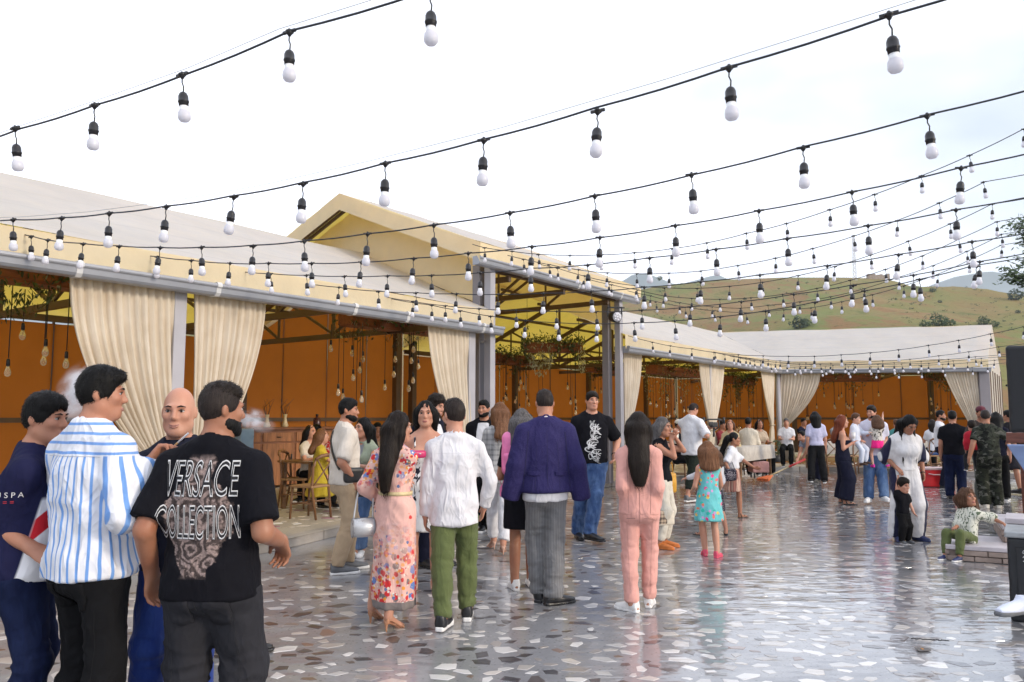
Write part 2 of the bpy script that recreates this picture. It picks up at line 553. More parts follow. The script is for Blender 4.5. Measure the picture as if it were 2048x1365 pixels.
def terrain(name, xs, Yr, prof, y0, y1, nx, ny, amp, mt, seed, power=.8, back=.25, fs=.02):
    """hill whose skyline at distance Yr follows prof (pixels turned into heights there)"""
    px = np.array([p[0] for p in prof], float); pz = np.array([AT(p[0], p[1], Yr).z for p in prof])
    pX = (px - CX) / F * Yr
    X = np.linspace(xs[0], xs[1], nx); Yv = np.linspace(y0, y1, ny)
    gx, gy = np.meshgrid(X, Yv)
    zr = np.interp(gx, pX, pz)
    t = np.clip((gy - y0) / (Yr - y0), 0, 1)
    up = t ** power * (1 - .12 * np.sin(PI * t))
    dn = np.clip((gy - Yr) / (y1 - Yr), 0, 1)
    z = zr * np.where(gy <= Yr, up, 1 - (1 - back) * dn ** 1.4)
    n = fbm(np.stack([gx.ravel() * fs, gy.ravel() * fs, 0 * gx.ravel()], 1), 5, seed).reshape(gx.shape)
    gul = 1 - np.abs(fbm(np.stack([gx.ravel() * fs * 1.3 + gy.ravel() * fs * .5, gy.ravel() * fs * .35, 0 * gx.ravel()], 1), 4, seed + 9).reshape(gx.shape))
    z = z + amp * (n - .8 * gul + .5) * np.sin(PI * np.clip(t, 0, 1) * .93) * (gy <= Yr) - .1
    V = np.stack([gx, gy, z], -1).reshape(-1, 3)
    i = np.arange(ny - 1)[:, None] * nx + np.arange(nx - 1)[None, :]
    Fq = np.stack([i, i + 1, i + nx + 1, i + nx], -1).reshape(-1, 4)
    o = link(name, np_mesh(name, V, Fq), mt)
    return tag(o, kind='structure')
t = NT('dry_grass_hill')
v = t.map((1, 1, 1), coord='Object')
f1 = t.noise(v, .018, 6, .6, .4); f2 = t.noise(t.map((1, .35, 1)), .11, 5, .65); f3 = t.noise(v, .6, 4, .7)
c = t.mix(t.ramp(f1, .40, .60), (.235, .16, .075), (.16, .175, .06))
c = t.mix(t.ramp(f2, .50, .60), c, (.22, .135, .065))
c = t.mix(t.ramp(f2, .42, .3), c, (.105, .125, .045))
c = t.mix(t.ramp(f3, .55, .72, 0, .7), c, (.06, .085, .03))
sx = t.sep(v)
c = t.mix(t.ramp(sx[0], 120, 300, 0, .75), c, t.mix(t.ramp(f3, .4, .6), (.13, .17, .045), (.20, .19, .06)))
t.col(c); t.set(Roughness=.95); t.b.inputs['Specular IOR Level'].default_value = .1
t.bump(f3, .6, .5)
hill = terrain('hill', (-520, 760), 420, [(-900, 700), (300, 640), (900, 622), (1200, 602), (1290, 577), (1345, 568), (1440, 559), (1580, 554), (1700, 554), (1790, 557), (1832, 572), (1900, 584), (1980, 597), (2048, 607), (2300, 640), (2900, 740)], 105, 760, 190, 90, 7.0, t.m, 3)
M_MTN = mat('far_mountain', (.055, .075, .055), 1, .3, .002, spec=.05)
terrain('mountain_range', (-5600, 5600), 5200, [(-900, 640), (500, 600), (1150, 585), (1215, 557), (1243, 562), (1268, 546), (1296, 540), (1325, 552), (1360, 566), (1400, 556), (1428, 548), (1436, 541), (1446, 550), (1490, 560), (1600, 590), (1760, 596), (1830, 588), (1880, 566), (1930, 549), (1985, 540), (2040, 550), (2200, 520), (2700, 560), (3200, 640)], 3200, 6400, 220, 40, 90, M_MTN, 21, 1.0, .3, .0012)

# bushes, ruin and mast on the hill
M_BUSH = [mat('bush_dark', (.03, .05, .028), .9, .3, .6), mat('bush_mid', (.055, .085, .035), .9, .3, .6)]
def leaf_ball(name, c, rx, ry, rz, n, mt, parent, rg, size):
    mb = MB()
    for i in range(n):
        d = Vector((rg.gauss(0, 1), rg.gauss(0, 1), rg.gauss(0, 1))).normalized() * rg.uniform(.35, 1.0) ** .5
        lump = 1 + .25 * math.sin(d.x * 5 + c[0]) * math.cos(d.z * 4 + c[1])
        p = Vector((c[0] + d.x * rx * lump, c[1] + d.y * ry * lump, c[2] + d.z * rz * lump))
        a = Vector((rg.gauss(0, 1), rg.gauss(0, 1), rg.gauss(0, 1))).normalized(); b = a.orthogonal().normalized()
        w = size * rg.uniform(.6, 1.4)
        mb.add([p - a * w, p + b * w * .55, p + a * w, p - b * w * .55], [(0, 1, 2, 3)])
    return mb.build(name, mt, parent)
hb = BVHTree.FromObject(hill, bpy.context.evaluated_depsgraph_get())
def hill_point(px, py):
    hit = hb.ray_cast(Vector((0, 0, HC)), ray(px, py).normalized(), 4000)
    return hit[0] if hit[0] is not None else AT(px, py, 400)
bush_at = [(1878, 652, 26, 'dark bushy tree in a clump above the long white roof, at the hill foot'), (1898, 656, 20, 'low dark shrub beside the bushy clump above the long white roof'), (1851, 656, 16, 'small dark shrub at the near side of the clump above the white roof'),
           (1968, 650, 17, 'dark round bush behind the gable end of the corner tent'), (1990, 654, 12, 'tiny dark bush touching the gable tip of the corner tent'), (2032, 600, 22, 'dark bush standing on the hill skyline near the blue mountain'),
           (1866, 584, 9, 'lone round bush on the upper slope just under the skyline'), (1792, 600, 4, 'tiny speck of bush halfway up the grassy slope'), (2036, 627, 7, 'little bush on the green slope below the skyline tree'),
           (1600, 657, 26, 'grey green thicket low on the slope over the middle of the white roof'), (1615, 652, 15, 'pale scrub patch next to the low thicket over the white roof'), (1320, 560, 9, 'small green tree on the saddle beside the far blue peak'), (1490, 600, 6, 'single scrub dot on the brown part of the hill'), (1880, 606, 6, 'small scrub on the bright green upper slope')]
rb = random.Random(8)
for (px, py, wpx, lab) in bush_at:
    p = hill_point(px, py); r = wpx / 2 / F * p.length * 1.25
    e = tag(empty('hill_bush', p), lab, 'bush', 'bushes on the hill')
    leaf_ball('foliage', (0, 0, r * .55), r, r, r * .75, 220, M_BUSH[rb.random() < .4], e, rb, r * .2)
    mb = MB(); mb.tube([(0, 0, -.3 * r), (0, 0, r * .5)], [r * .09, r * .05], 5); mb.build('trunk', mat('bark', (.09, .065, .045), .9, .3), e)
rsx = random.Random(17); mb = MB()
for i in range(900):
    px, py = rsx.uniform(1240, 2060), rsx.uniform(562, 668)
    if vnoise(np.array([[px * .012, py * .03, 0]]), 5)[0] < rsx.uniform(-.3, .5): continue
    h_ = hb.ray_cast(Vector((0, 0, HC)), ray(px, py).normalized(), 4000)
    if h_[0] is None: continue
    p = h_[0]; r = p.length / F * rsx.uniform(1.2, 3.2)
    for k in range(9):
        q = p + Vector((rsx.gauss(0, r * .6), rsx.gauss(0, r * .6), abs(rsx.gauss(0, r * .45)))); a = Vector((rsx.gauss(0, 1), rsx.gauss(0, 1), rsx.gauss(0, 1))).normalized(); b = a.orthogonal().normalized(); w = r * .5
        mb.add([q - a * w, q + b * w * .6, q + a * w, q - b * w * .6], [(0, 1, 2, 3)], rsx.choice((0, 1, 1)))
tag(mb.build('hill_scrub', M_BUSH, hill), kind='stuff')
p = hill_point(1756, 558); sc = p.length / F
ru = tag(empty('stone_ruin', p + Vector((0, 0, -1.0))), 'low ruined stone building with a broken top on the hill skyline', 'ruin')
M_RUIN = mat('ruin_stone', (.28, .22, .18), .9, .25, 1)
for i in range(9):
    h = (5 + rb.random() * 3.5) * sc
    mb = MB(); mb.box(((-17 + i * 4.3) * sc, 0, h / 2 + .5), 4.3 * sc, 9 * sc, h + 1.5); mb.build('wall', M_RUIN, ru)
p = hill_point(1710, 561); sc = p.length / F
ma = tag(empty('lattice_mast', p + Vector((0, 0, -1))), 'thin grey lattice mast on the crest of the hill', 'mast')
M_MAST = mat('mast_metal', (.45, .45, .48), .5, .1)
mb = MB(); H_, W_ = 84 * sc, 5.5 * sc
cor = [(-1, -1), (1, -1), (1, 1), (-1, 1)]
for (a, b) in cor: mb.bar((a * W_ / 2, b * W_ / 2, 0), (a * W_ / 5, b * W_ / 5, H_), .14)
mb.build('leg_frame', M_MAST, ma)
mb = MB(); nl = 10
for i in range(nl):
    z0, z1 = H_ * i / nl, H_ * (i + 1) / nl; w0, w1 = W_ / 2 * (1 - .6 * i / nl), W_ / 2 * (1 - .6 * (i + 1) / nl)
    for k in range(4):
        a, b = cor[k], cor[(k + 1) % 4]
        mb.bar((a[0] * w0, a[1] * w0, z0), (b[0] * w1, b[1] * w1, z1), .09); mb.bar((b[0] * w0, b[1] * w0, z0), (a[0] * w0, a[1] * w0, z0), .09)
mb.build('brace', M_MAST, ma)

# haze in the air between here and the mountains
t = NT('air_haze'); t.n.remove(t.b)
pv = t.new('ShaderNodeVolumePrincipled')
pv.inputs['Color'].default_value = (.80, .88, 1.0, 1); pv.inputs['Density'].default_value = .00016; pv.inputs['Anisotropy'].default_value = .2
t.lk(pv.outputs[0], t.out.inputs['Volume'])
if HAZE:
    mb = MB(); mb.box((0, 3000, 349), 15000, 8000, 702)
    tag(mb.build('haze', t.m), kind='stuff')

# ------------------------------------------------------------------ pavilions
M_ROOF = fabric_sheet('tent_canvas', (.76, .74, .71), (.97, .68, .06), .40, .2, .9, 2.3)
M_FASC = fabric_sheet('tent_valance', (.92, .81, .58), (.97, .70, .16), .42, .25, 1.6)
M_WALL = fabric_sheet('orange_canvas', (.36, .12, .016), (.50, .145, .013), .38, .2, 1.2)
M_ENDW = fabric_sheet('beige_canvas', (.62, .58, .52), (.6, .5, .35), .25, .15, 1.5)
M_GUT = mat('gutter_metal', (.30, .31, .34), .38, .1, 2, metal=.3)
M_CLIP = mat('gutter_clip', (.55, .55, .55), .4, .1)
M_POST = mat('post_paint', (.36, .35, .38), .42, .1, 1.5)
M_POSTD = mat('post_painted_shade', (.20, .185, .20), .5, .1, 1.5)  # darker copy of the post paint, shade put into the colour
M_TRUSS = mat('brown_steel', (.095, .055, .03), .5, .2, 3)
def sheet(name, quad, nu, nv, mt, parent, sag=0.0, nz=.01, seed=1):
    a, b, c, d = [Vector(q) for q in quad]     # a-b along, d-c along the other edge
    n = (b - a).cross(d - a).normalized()
    rows = []
    for j in range(nv + 1):
        row = []
        for i in range(nu + 1):
            u, w = i / nu, j / nv
            p = a.lerp(b, u).lerp(d.lerp(c, u), w)
            k = math.sin(PI * w)
            p = p - Vector((0, 0, 1)) * sag * k * (.6 + .4 * abs(math.sin(u * PI * nu / 4)))
            p = p + n * nz * math.sin(u * 23 + w * 5 + seed) * math.sin(w * 9 + u * 7 + seed * 2)
            row.append(p)
        rows.append(row)
    mb = MB(); mb.grid(rows); return mb.build(name, mt, parent)
def gutter(P, s0, s1, zb, parent, clips=True):
    """P(s, o, z) -> point; profile runs from s0 to s1"""
    prof = [(-.05, .135), (-.19, .145), (-.215, .13), (-.215, .105), (-.195, .09), (-.185, .035), (-.16, .005), (-.05, 0)]
    mb = MB(); n = len(prof)
    vs = [P(s0, o, zb + z) for o, z in prof] + [P(s1, o, zb + z) for o, z in prof]
    mb.add(vs, [(i, (i + 1) % n, n + (i + 1) % n, n + i) for i in range(n)] + [tuple(range(n)), tuple(range(2 * n - 1, n - 1, -1))])
    mb.build('gutter', M_GUT, parent, bevel=.006)
def clip(P, s, w, zb, parent):
    prof = [(-.04, .15), (-.2, .155), (-.222, .13), (-.222, .1), (-.2, .085), (-.19, .03), (-.16, -.004), (-.04, -.004)]
    mb = MB(); n = len(prof)
    vs = [P(s - w, o, zb + z) for o, z in prof] + [P(s + w, o, zb + z) for o, z in prof]
    mb.add(vs, [(i, (i + 1) % n, n + (i + 1) % n, n + i) for i in range(n)] + [tuple(range(n)), tuple(range(2 * n - 1, n - 1, -1))])
    mb.build('gutter_clip', M_CLIP, parent)
def post(P, s, o, z0, z1, w, mt, parent, name='post', d=None):
    mb = MB(); a = P(s, o, z0); b = P(s, o, z1)
    e = P(s + .01, o, z0) - a
    mb.bar(a, b, w, d or w, up=(e.x, e.y, 0)); return mb.build(name, mt, parent, bevel=.008)
def truss(P, s, zc, zr, parent, oe=6.5, w=.075):
    om = oe / 2
    for name, a, b, k in (('bottom_chord', (0, zc), (oe, zc), 1), ('rafter', (-.02, zc + .17), (om, zr - .06), 1), ('rafter', (oe + .02, zc + .17), (om, zr - .06), 1)):
        mb = MB(); mb.bar(P(s, a[0], a[1]), P(s, b[0], b[1]), w, w * 1.3); mb.build(name, M_TRUSS, parent)
    mb = MB(); mb.bar(P(s, om, zc + .05), P(s, om, zr - .12), w * .8); mb.build('king_post', M_TRUSS, parent)
    for sgn in (-1, 1):
        for f0, f1 in ((.0, .5), (.5, .5), (.5, 1.0)):
            pass
        oq = om + sgn * om * .5
        zt = zc + .17 + (zr - .06 - zc - .17) * .5
        for a, b in (((om, zc + .04), (oq, zt)), ((oq, zc + .04), (oq, zt)), ((om + sgn * om * .75, zc + .17 + (zr - zc - .23) * .25), (oq, zc + .04))):
            mb = MB(); mb.bar(P(s, *a), P(s, *b), w * .6); mb.build('web_brace', M_TRUSS, parent)
def purlins(P, s0, s1, zc, zr, parent, oe=6.5, n=3):
    for sgn in (-1, 1):
        for k in range(n + 1):
            f = k / n
            o = oe / 2 + sgn * oe / 2 * (1 - f) ; z = zc + .17 + (zr - .06 - zc - .17) * f + .07
            if k == n and sgn == 1: continue
            mb = MB(); mb.bar(P(s0, o, z), P(s1, o, z), .06); mb.build('purlin', M_TRUSS, parent)
def back_wall(P, s0, s1, n, z0, z1, o, parent, gp=.012):
    for i in range(n):
        a, b = s0 + (s1 - s0) * i / n + gp, s0 + (s1 - s0) * (i + 1) / n - gp
        sheet('wall_panel', (P(a, o, z0), P(b, o, z0), P(b, o, z1), P(a, o, z1)), 4, 4, M_WALL, parent, 0, .012, i)
        mb = MB(); mb.bar(P(b + gp, o + .02, z0 - .02), P(b + gp, o + .02, z1 + .1), .035); mb.build('wall_seam', M_TRUSS, parent)
    for zz in (1.50, z1 + .07):
        mb = MB(); mb.bar(P(s0, o - .05, zz), P(s1, o - .05, zz), .06, .085); mb.build('wall_rail', M_TRUSS, parent)

ZE, ZR, ZW = 3.36, 4.80, 3.20
sC0, sC1 = SPX(940), SPX(1268)           # roof of the tall entrance bay
sP0, sP1 = SPX(982), SPX(1241)           # its two front posts
sL = -6.5
pav = tag(empty('long_pavilion', T(0, 0, PLZ)), 'long low tent pavilion with grey gutter and cream valance, nearest the camera', 'pavilion')
def LP(o): 
    o.matrix_parent_inverse = Matrix.Translation(o.parent.location).inverted() if o.parent else Matrix(); return o
sheet('roof', (T(sL, -.13, ZE), T(sP0, -.13, ZE), T(sP0, 3.25, ZR), T(sL, 3.25, ZR)), 40, 8, M_ROOF, pav, .05, .012)
sheet('roof', (T(sL, 6.7, ZE), T(sP0, 6.7, ZE), T(sP0, 3.25, ZR), T(sL, 3.25, ZR)), 40, 8, M_ROOF, pav, .05, .012, 4)
sheet('valance', (T(sL, -.13, 3.05), T(sP0 - .1, -.13, 3.05), T(sP0 - .1, -.13, ZE), T(sL, -.13, ZE)), 40, 3, M_FASC, pav, 0, .008)
gutter(T, sL, SPX(990), 2.96, pav)
for px in (130, 412, 690, 797, 950): clip(T, SPX(px), .03, 2.96, pav)
for s in (-5.2, -2.85, -.5, 1.86, 4.4, 6.95): truss(T, s, 3.08, 4.72, pav)
purlins(T, sL, sP0 - .05, 3.08, 4.66, pav)
post(T, SPX(361), .12, PLZ, 3.05, .15, M_POST, pav)
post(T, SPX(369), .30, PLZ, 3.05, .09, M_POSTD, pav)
post(T, SPX(948), .12, PLZ, 3.05, .17, M_POST, pav)
post(T, -4.0, .12, PLZ, 3.05, .15, M_POST, pav)
mb = MB(); mb.bar(T(sL, .1, 3.06), T(sP0 - .2, .1, 3.06), .10, .09); mb.build('eave_beam', M_TRUSS, pav)
back_wall(T, sL, 7.06, 11, .15, ZW, 6.5, pav)
for s in (-2.85, 1.86, 6.85): post(T, s, 6.3, PLZ, 3.2, .13, M_TRUSS, pav, 'back_post')

tall = tag(empty('entrance_pavilion', T(sP0, 0, PLZ)), 'tall gabled tent bay with yellow underside rising above its neighbours', 'pavilion')
ZE2, ZR2 = 4.47, 5.89
sheet('roof', (T(sC0, -.2, ZE2), T(sC1, -.2, ZE2), T(sC1, 3.29, ZR2), T(sC0, 3.29, ZR2)), 20, 8, M_ROOF, tall, .04, .012)
sheet('roof', (T(sC0, 6.75, ZE2), T(sC1, 6.75, ZE2), T(sC1, 3.29, ZR2), T(sC0, 3.29, ZR2)), 20, 8, M_ROOF, tall, .04, .012, 2)
sheet('valance', (T(sC0, -.2, 4.22), T(sC1, -.2, 4.22), T(sC1, -.2, ZE2), T(sC0, -.2, ZE2)), 20, 2, M_FASC, tall, 0, .008)
for ss, k in ((sC0, 0), (sC1, 1)):
    sheet('gable_trim', (T(ss, -.2, ZE2 - .33), T(ss, 3.29, ZR2 - .33), T(ss, 3.29, ZR2), T(ss, -.2, ZE2)), 10, 2, M_FASC, tall, 0, .01, k)
    sheet('gable_trim', (T(ss, 6.75, ZE2 - .33), T(ss, 3.29, ZR2 - .33), T(ss, 3.29, ZR2), T(ss, 6.75, ZE2)), 10, 2, M_FASC, tall, 0, .01, k)
for ss in (sP0 + .06, sP1 - .02):
    for oa, ob in ((.07, 3.29), (6.5, 3.29)):
        za = ZE2 - .03 + (ZR2 - ZE2) * (.2 if oa < 1 else .07) / 3.5
        zl = 3.38 if oa > 1 else 3.44
        sheet('gable_wall', (T(ss, oa, zl), T(ss, ob, 4.76), T(ss, ob, ZR2 - .04), T(ss, oa, za)), 10, 8, M_FASC, tall, 0, .02, int(oa))
for i in (0.12, .2):
    mb = MB(); mb.bar(T(sC0 + i + .05, 3.4, ZR2 - .2 - i * .4), T(sC0 + i + .05, 6.6, ZE2 - .12 - i * .4), .05); mb.build('gable_rafter', M_TRUSS, tall)
    mb = MB(); mb.bar(T(sC0 + i + .05, 3.2, ZR2 - .2 - i * .4), T(sC0 + i + .05, 0, ZE2 - .12 - i * .4), .05); mb.build('gable_rafter', M_TRUSS, tall)
gutter(T, sC0, sC1, 4.10, tall)
for f in (.25, .55, .85): clip(T, sC0 + (sC1 - sC0) * f, .025, 4.10, tall)
for px, w in ((985, .13),): 
    post(T, sP0, .03, PLZ, 4.2, .14, M_POST, tall)
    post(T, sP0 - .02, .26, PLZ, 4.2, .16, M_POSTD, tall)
post(T, sP1, .03, PLZ, 4.2, .14, M_POST, tall)
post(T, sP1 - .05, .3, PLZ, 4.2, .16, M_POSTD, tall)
for s in (sP0 + .55, 10.0, sP1 - .5): truss(T, s, 4.02, 5.8, tall)
purlins(T, sP0 + .1, sP1, 4.02, 5.74, tall, n=5)
mb = MB(); mb.bar(T(sP0, .1, 4.14), T(sP1, .1, 4.14), .1, .08); mb.build('eave_beam', M_TRUSS, tall)
back_wall(T, 7.05, 12.2, 4, .15, 4.1, 6.5, tall)
for s in (7.1, 11.75, 12.35): post(T, s, 6.25, PLZ, 4.1, .16, M_TRUSS, tall, 'back_post')
for z in (3.25, 3.05, 2.85): 
    mb = MB(); mb.bar(T(sP0 - .05, .06, z), T(sP0 - .05, .26, z), .04); mb.build('post_tie', M_POST, tall)
# small stage lamp fixed on the far front post
pl = tag(empty('stage_lamp', T(sP1 - .32, -.05, 3.72)), 'round black stage lamp fixed high beside the grey entrance post', 'stage lamp')
mb = MB(); lens_dir = Vector((.35, -1, -.15)).normalized(); q = lens_dir.to_track_quat('Z', 'Y').to_matrix()
def xf(m, q, c=Vector((0, 0, 0))): m.v = [tuple(q @ Vector(v) + c) for v in m.v]; return m
mb.lathe([(.05, -.16), (.10, -.14), (.12, -.05), (.125, .1), (.115, .12)], 16); xf(mb, q).build('housing', mat('black_plastic', (.018, .018, .02), .4, .1), pl)
mb = MB(); mb.lathe([(.105, .121), (.1, .128)], 16); xf(mb, q); lensp = mb.build('lens', mat('lamp_lens', (.5, .5, .55), .15, .4, 30), pl)
mb = MB()
for a in range(7):
    r_ = 0 if a == 0 else .06; mb.lathe([(.02, .129), (.018, .136), (.004, .138)], 8, (r_ * math.cos(a), r_ * math.sin(a), 0))
xf(mb, q).build('diode', mat('lamp_diode', (.75, .75, .8), .1, 0), lensp)
mb = MB(); mb.bar((-.15, 0, 0), (-.15, 0, .2), .03); mb.bar((.15, 0, 0), (.15, 0, .2), .03); mb.bar((-.165, 0, .2), (.165, 0, .2), .03); mb.bar((0, 0, .2), (.22, .06, .2), .03)
mb.build('yoke', MATS['black_plastic'], pl)

wing = tag(empty('corner_pavilion', (BC0.x, BC0.y, PLZ)), 'far white tent pavilion that turns the corner, below the green hill', 'pavilion')
c0 = Vector((BC0.x, BC0.y, 0)); 
def P3(p, z): return Vector((p.x, p.y, z))
n2 = Vector((EN.x, EN.y)) * -.13; nb = Vector((-.175, -.985)) * .13
ecor = BC0 + n2 * .6 + nb * .6
sheet('roof', (T(sP1 - .02, -.13, ZE), P3(ecor, ZE), P3(BR0, ZR), T(sP1 - .02, 3.25, ZR)), 40, 8, M_ROOF, wing, .05, .012, 3)
sheet('roof', (T(sP1 - .02, 6.7, ZE), P3(BB0, ZE), P3(BR0, ZR), T(sP1 - .02, 3.25, ZR)), 40, 8, M_ROOF, wing, .05, .012, 5)
sheet('roof', (P3(ecor, ZE), P3(BC1 + nb, ZE), P3(BR1, ZR), P3(BR0, ZR)), 24, 8, M_ROOF, wing, .05, .012, 6)
sheet('roof', (P3(BB0, ZE), P3(BB1, ZE), P3(BR1, ZR), P3(BR0, ZR)), 24, 8, M_ROOF, wing, .05, .012, 7)
def TB(u, o, z):
    """along the front of the corner wing, u in metres"""
    d = (BC1 - BC0).normalized(); n = Vector((-d.y, d.x)); p = BC0 + d * u + n * o; return Vector((p.x, p.y, z))
LB = (BC1 - BC0).length
sheet('valance', (T(sP1, -.13, 3.05), P3(ecor, 3.05), P3(ecor, ZE), T(sP1, -.13, ZE)), 30, 2, M_FASC, wing, 0, .006)
sheet('valance', (P3(ecor, 3.05), P3(BC1 + nb, 3.05), P3(BC1 + nb, ZE), P3(ecor, ZE)), 20, 2, M_FASC, wing, 0, .006)
sCor = SPX(1556)
gutter(T, sP1 + .05, sCor + .04, 2.96, wing); gutter(TB, -.04, LB + .05, 2.96, wing)
for s in (14.9, 17.4, 19.9, 22.2): truss(T, s, 3.08, 4.72, wing)
for u in (.05, .35, .65, .95): truss(lambda s, o, z: B(s, o / 6.5, z), u, 3.08, 4.72, wing)
purlins(T, sP1, 23.0, 3.08, 4.66, wing); purlins(lambda s, o, z: B(s, o / 6.5, z), 0, 1, 3.08, 4.66, wing)
back_wall(T, 12.2, 29.2, 12, .15, ZW, 6.45, wing)
back_wall(lambda s, o, z: B(s, o / 6.5, z), 0, 1, 7, .15, ZW, 6.45, wing, .001)
for s in (17.0, 21.5, 26): post(T, s, 6.25, PLZ, 3.2, .15, M_TRUSS, wing, 'back_post')
for u in (.38, .8): post(lambda s, o, z: B(s, o / 6.5, z), u, 6.2, PLZ, 3.2, .2 , M_TRUSS, wing, 'back_post')
post(T, SPX(1425), .1, PLZ, 3.05, .13, M_POST, wing)
mb = MB(); mb.tube([P3(BC0, PLZ), P3(BC0, 3.0)], .085, 12); mb.build('post', M_POST, wing)
post(TB, LB - .1, .1, PLZ, 3.05, .3, M_POSTD, wing)
mb = MB(); mb.bar(T(sP1, .1, 3.06), T(sCor, .1, 3.06), .1, .09); mb.bar(TB(0, .1, 3.06), TB(LB, .1, 3.06), .1, .09); mb.build('eave_beam', M_TRUSS, wing)
# closed end wall of the corner wing, in separate canvas strips
for i in range(6):
    a, b = BC1.lerp(BB1, i / 6 + .004), BC1.lerp(BB1, (i + 1) / 6 - .004)
    sheet('end_panel', (P3(a, PLZ), P3(b, PLZ), P3(b, 3.1), P3(a, 3.1)), 3, 3, M_ENDW, wing, 0, .01, i)
    mb = MB(); mb.bar(P3(b, PLZ), P3(b, 3.1), .05); mb.build('end_seam', M_TRUSS, wing)
mb = MB(); mb.add([P3(BC1, 3.1), P3(BB1, 3.1), P3(BB1, ZE), P3(BR1, ZR - .02), P3(BC1, ZE)], [(0, 1, 2, 3, 4)]); mb.build('gable_wall', M_ROOF, wing)
for root in (pav, tall, wing, pl):
    if root is pl: continue
    for ch in root.children: ch.matrix_parent_inverse = Matrix.Translation(root.location).inverted()

# ------------------------------------------------------------------ curtains
t = NT('curtain_linen')
v = t.map((1, 1, 1)); f = t.noise(v, 3, 4)
t.col(t.mix(t.ramp(f, .3, .7), (.66, .565, .44), (.78, .70, .58))); t.set(Roughness=.9); t.b.inputs['Specular IOR Level'].default_value = .15
nrm = t.bump(t.noise(t.map((30, 30, 3)), 3, 3), .3, .01)
tr = t.new('ShaderNodeBsdfTranslucent'); tr.inputs['Color'].default_value = (.75, .55, .32, 1); mx = t.new('ShaderNodeMixShader'); mx.inputs[0].default_value = .2
t.lk(t.b.outputs[0], mx.inputs[1]); t.lk(tr.outputs[0], mx.inputs[2]); t.lk(mx.outputs[0], t.out.inputs['Surface'])
M_CURT = t.m
M_TIE = mat('tie_cord', (.45, .36, .25), .9, .2)
def curtain(P, sa, sb, st, wt, zt, sbot, wb, nf, label, ztop=3.03, zbot=PLZ + .02, o=.06, seed=0, mt=None, amp=.055, powr=1.5):
    rg = random.Random(seed)
    ph = [rg.uniform(0, 6.28) for _ in range(4)]
    rows = []
    nf = int(nf * 1.4); amp *= .74; nu, nv1, nv2 = nf * 7, 26, 12
    for j in range(nv1 + nv2 + 1):
        if j <= nv1:
            w = j / nv1; z = ztop + (zt - ztop) * w
            a0, b0 = sa, sb; a1, b1 = st - wt / 2, st + wt / 2
            ea = w ** powr if abs(a1 - a0) > abs(b1 - b0) else w ** .9
            eb = w ** powr if abs(b1 - b0) > abs(a1 - a0) else w ** .9
            a, b = a0 + (a1 - a0) * ea, b0 + (b1 - b0) * eb
            am = amp * (.55 + .65 * w)
        else:
            w = (j - nv1) / nv2; z = zt + (zbot - zt) * w
            e = 1 - (1 - w) ** 2
            a, b = st - wt / 2 + (sbot - wb / 2 - st + wt / 2) * e, st + wt / 2 + (sbot + wb / 2 - st - wt / 2) * e
            am = amp * (1.15 + .1 * w)
        row = []
        for i in range(nu + 1):
            u = i / nu
            s = a + (b - a) * u
            th = u * nf * 2 * PI + .7 * math.sin(u * 7 + ph[0]) + .35 * math.sin(j * .16 + ph[1])
            off = am * (math.sin(th) + .4 * math.sin(2.3 * th + ph[2]) + .25 * math.sin(.37 * th + ph[3] + j * .05))
            if abs(j - nv1) < 2: off *= .75
            row.append(P(s, o - off * .8, z))
        rows.append(row)
    mb = MB(); mb.grid(rows)
    e = tag(empty('curtain', P(st, o, zbot)), label, 'curtain', 'cream curtains hung between the tent posts')
    c = mb.build('drape', mt or M_CURT, e, solid=.006)
    c.matrix_parent_inverse = Matrix.Translation(e.location).inverted()
    mb = MB(); pts = [P(st + math.cos(a) * (wt * .5 + .02), o + math.sin(a) * (amp * 1.3 + .03), zt + .01 * math.sin(3 * a)) for a in np.linspace(0, 2 * PI, 17)]
    mb.tube(pts, .014, 6); q_ = mb.build('tie_cord', M_TIE, e); q_.matrix_parent_inverse = Matrix.Translation(e.location).inverted()
    return e
def cpx(a, b, tpx, w, zt, botpx, wb, nf, label, seed, **k):
    return curtain(T, SPX(a), SPX(b), SPX(tpx), w, zt, SPX(botpx), wb, nf, label, seed=seed, **k)
cpx(134, 347, 336, .34, 1.05, 330, .5, 9, 'widest cream curtain, swept to its post behind the striped shirt man', 1, powr=2.1, amp=.07)
cpx(388, 532, 418, .30, 1.1, 420, .45, 8, 'cream curtain gathered behind the bald man in dark shirt', 2, powr=1.9, amp=.065)
cpx(860, 941, 934, .3, 1.0, 932, .45, 7, 'cream curtain tied at the entrance post behind the man in white shirt', 3, powr=1.7, amp=.06)
cpx(1252, 1288, 1256, .22, 1.1, 1258, .4, 6, 'narrow cream curtain tied to the far entrance post', 4, amp=.05)
cpx(1404, 1431, 1424, .2, 1.2, 1422, .4, 6, 'cream curtain half behind the white shirt photographer, nearer of the tied pair', 5)
cpx(1431, 1454, 1427, .2, 1.2, 1436, .4, 5, 'cream curtain of the tied pair, on the far side of their shared post', 6)
cpx(1525, 1552, 1545, .2, 1.3, 1542, .45, 6, 'cream curtain on the near side of the round corner post', 7)
curtain(TB, .12, BUPX(1642) * LB, .18, .25, 1.3, .25, .45, 9, 'cream curtain fanned out on the far side of the round corner post', seed=8, powr=1.8)
M_CURT2 = M_CURT
curtain(TB, BUPX(1888) * LB, BUPX(1966) * LB, BUPX(1952) * LB, .35, 1.2, BUPX(1950) * LB, .5, 9, 'pale curtain at the end of the corner tent beside the big speaker', seed=9, powr=1.2)

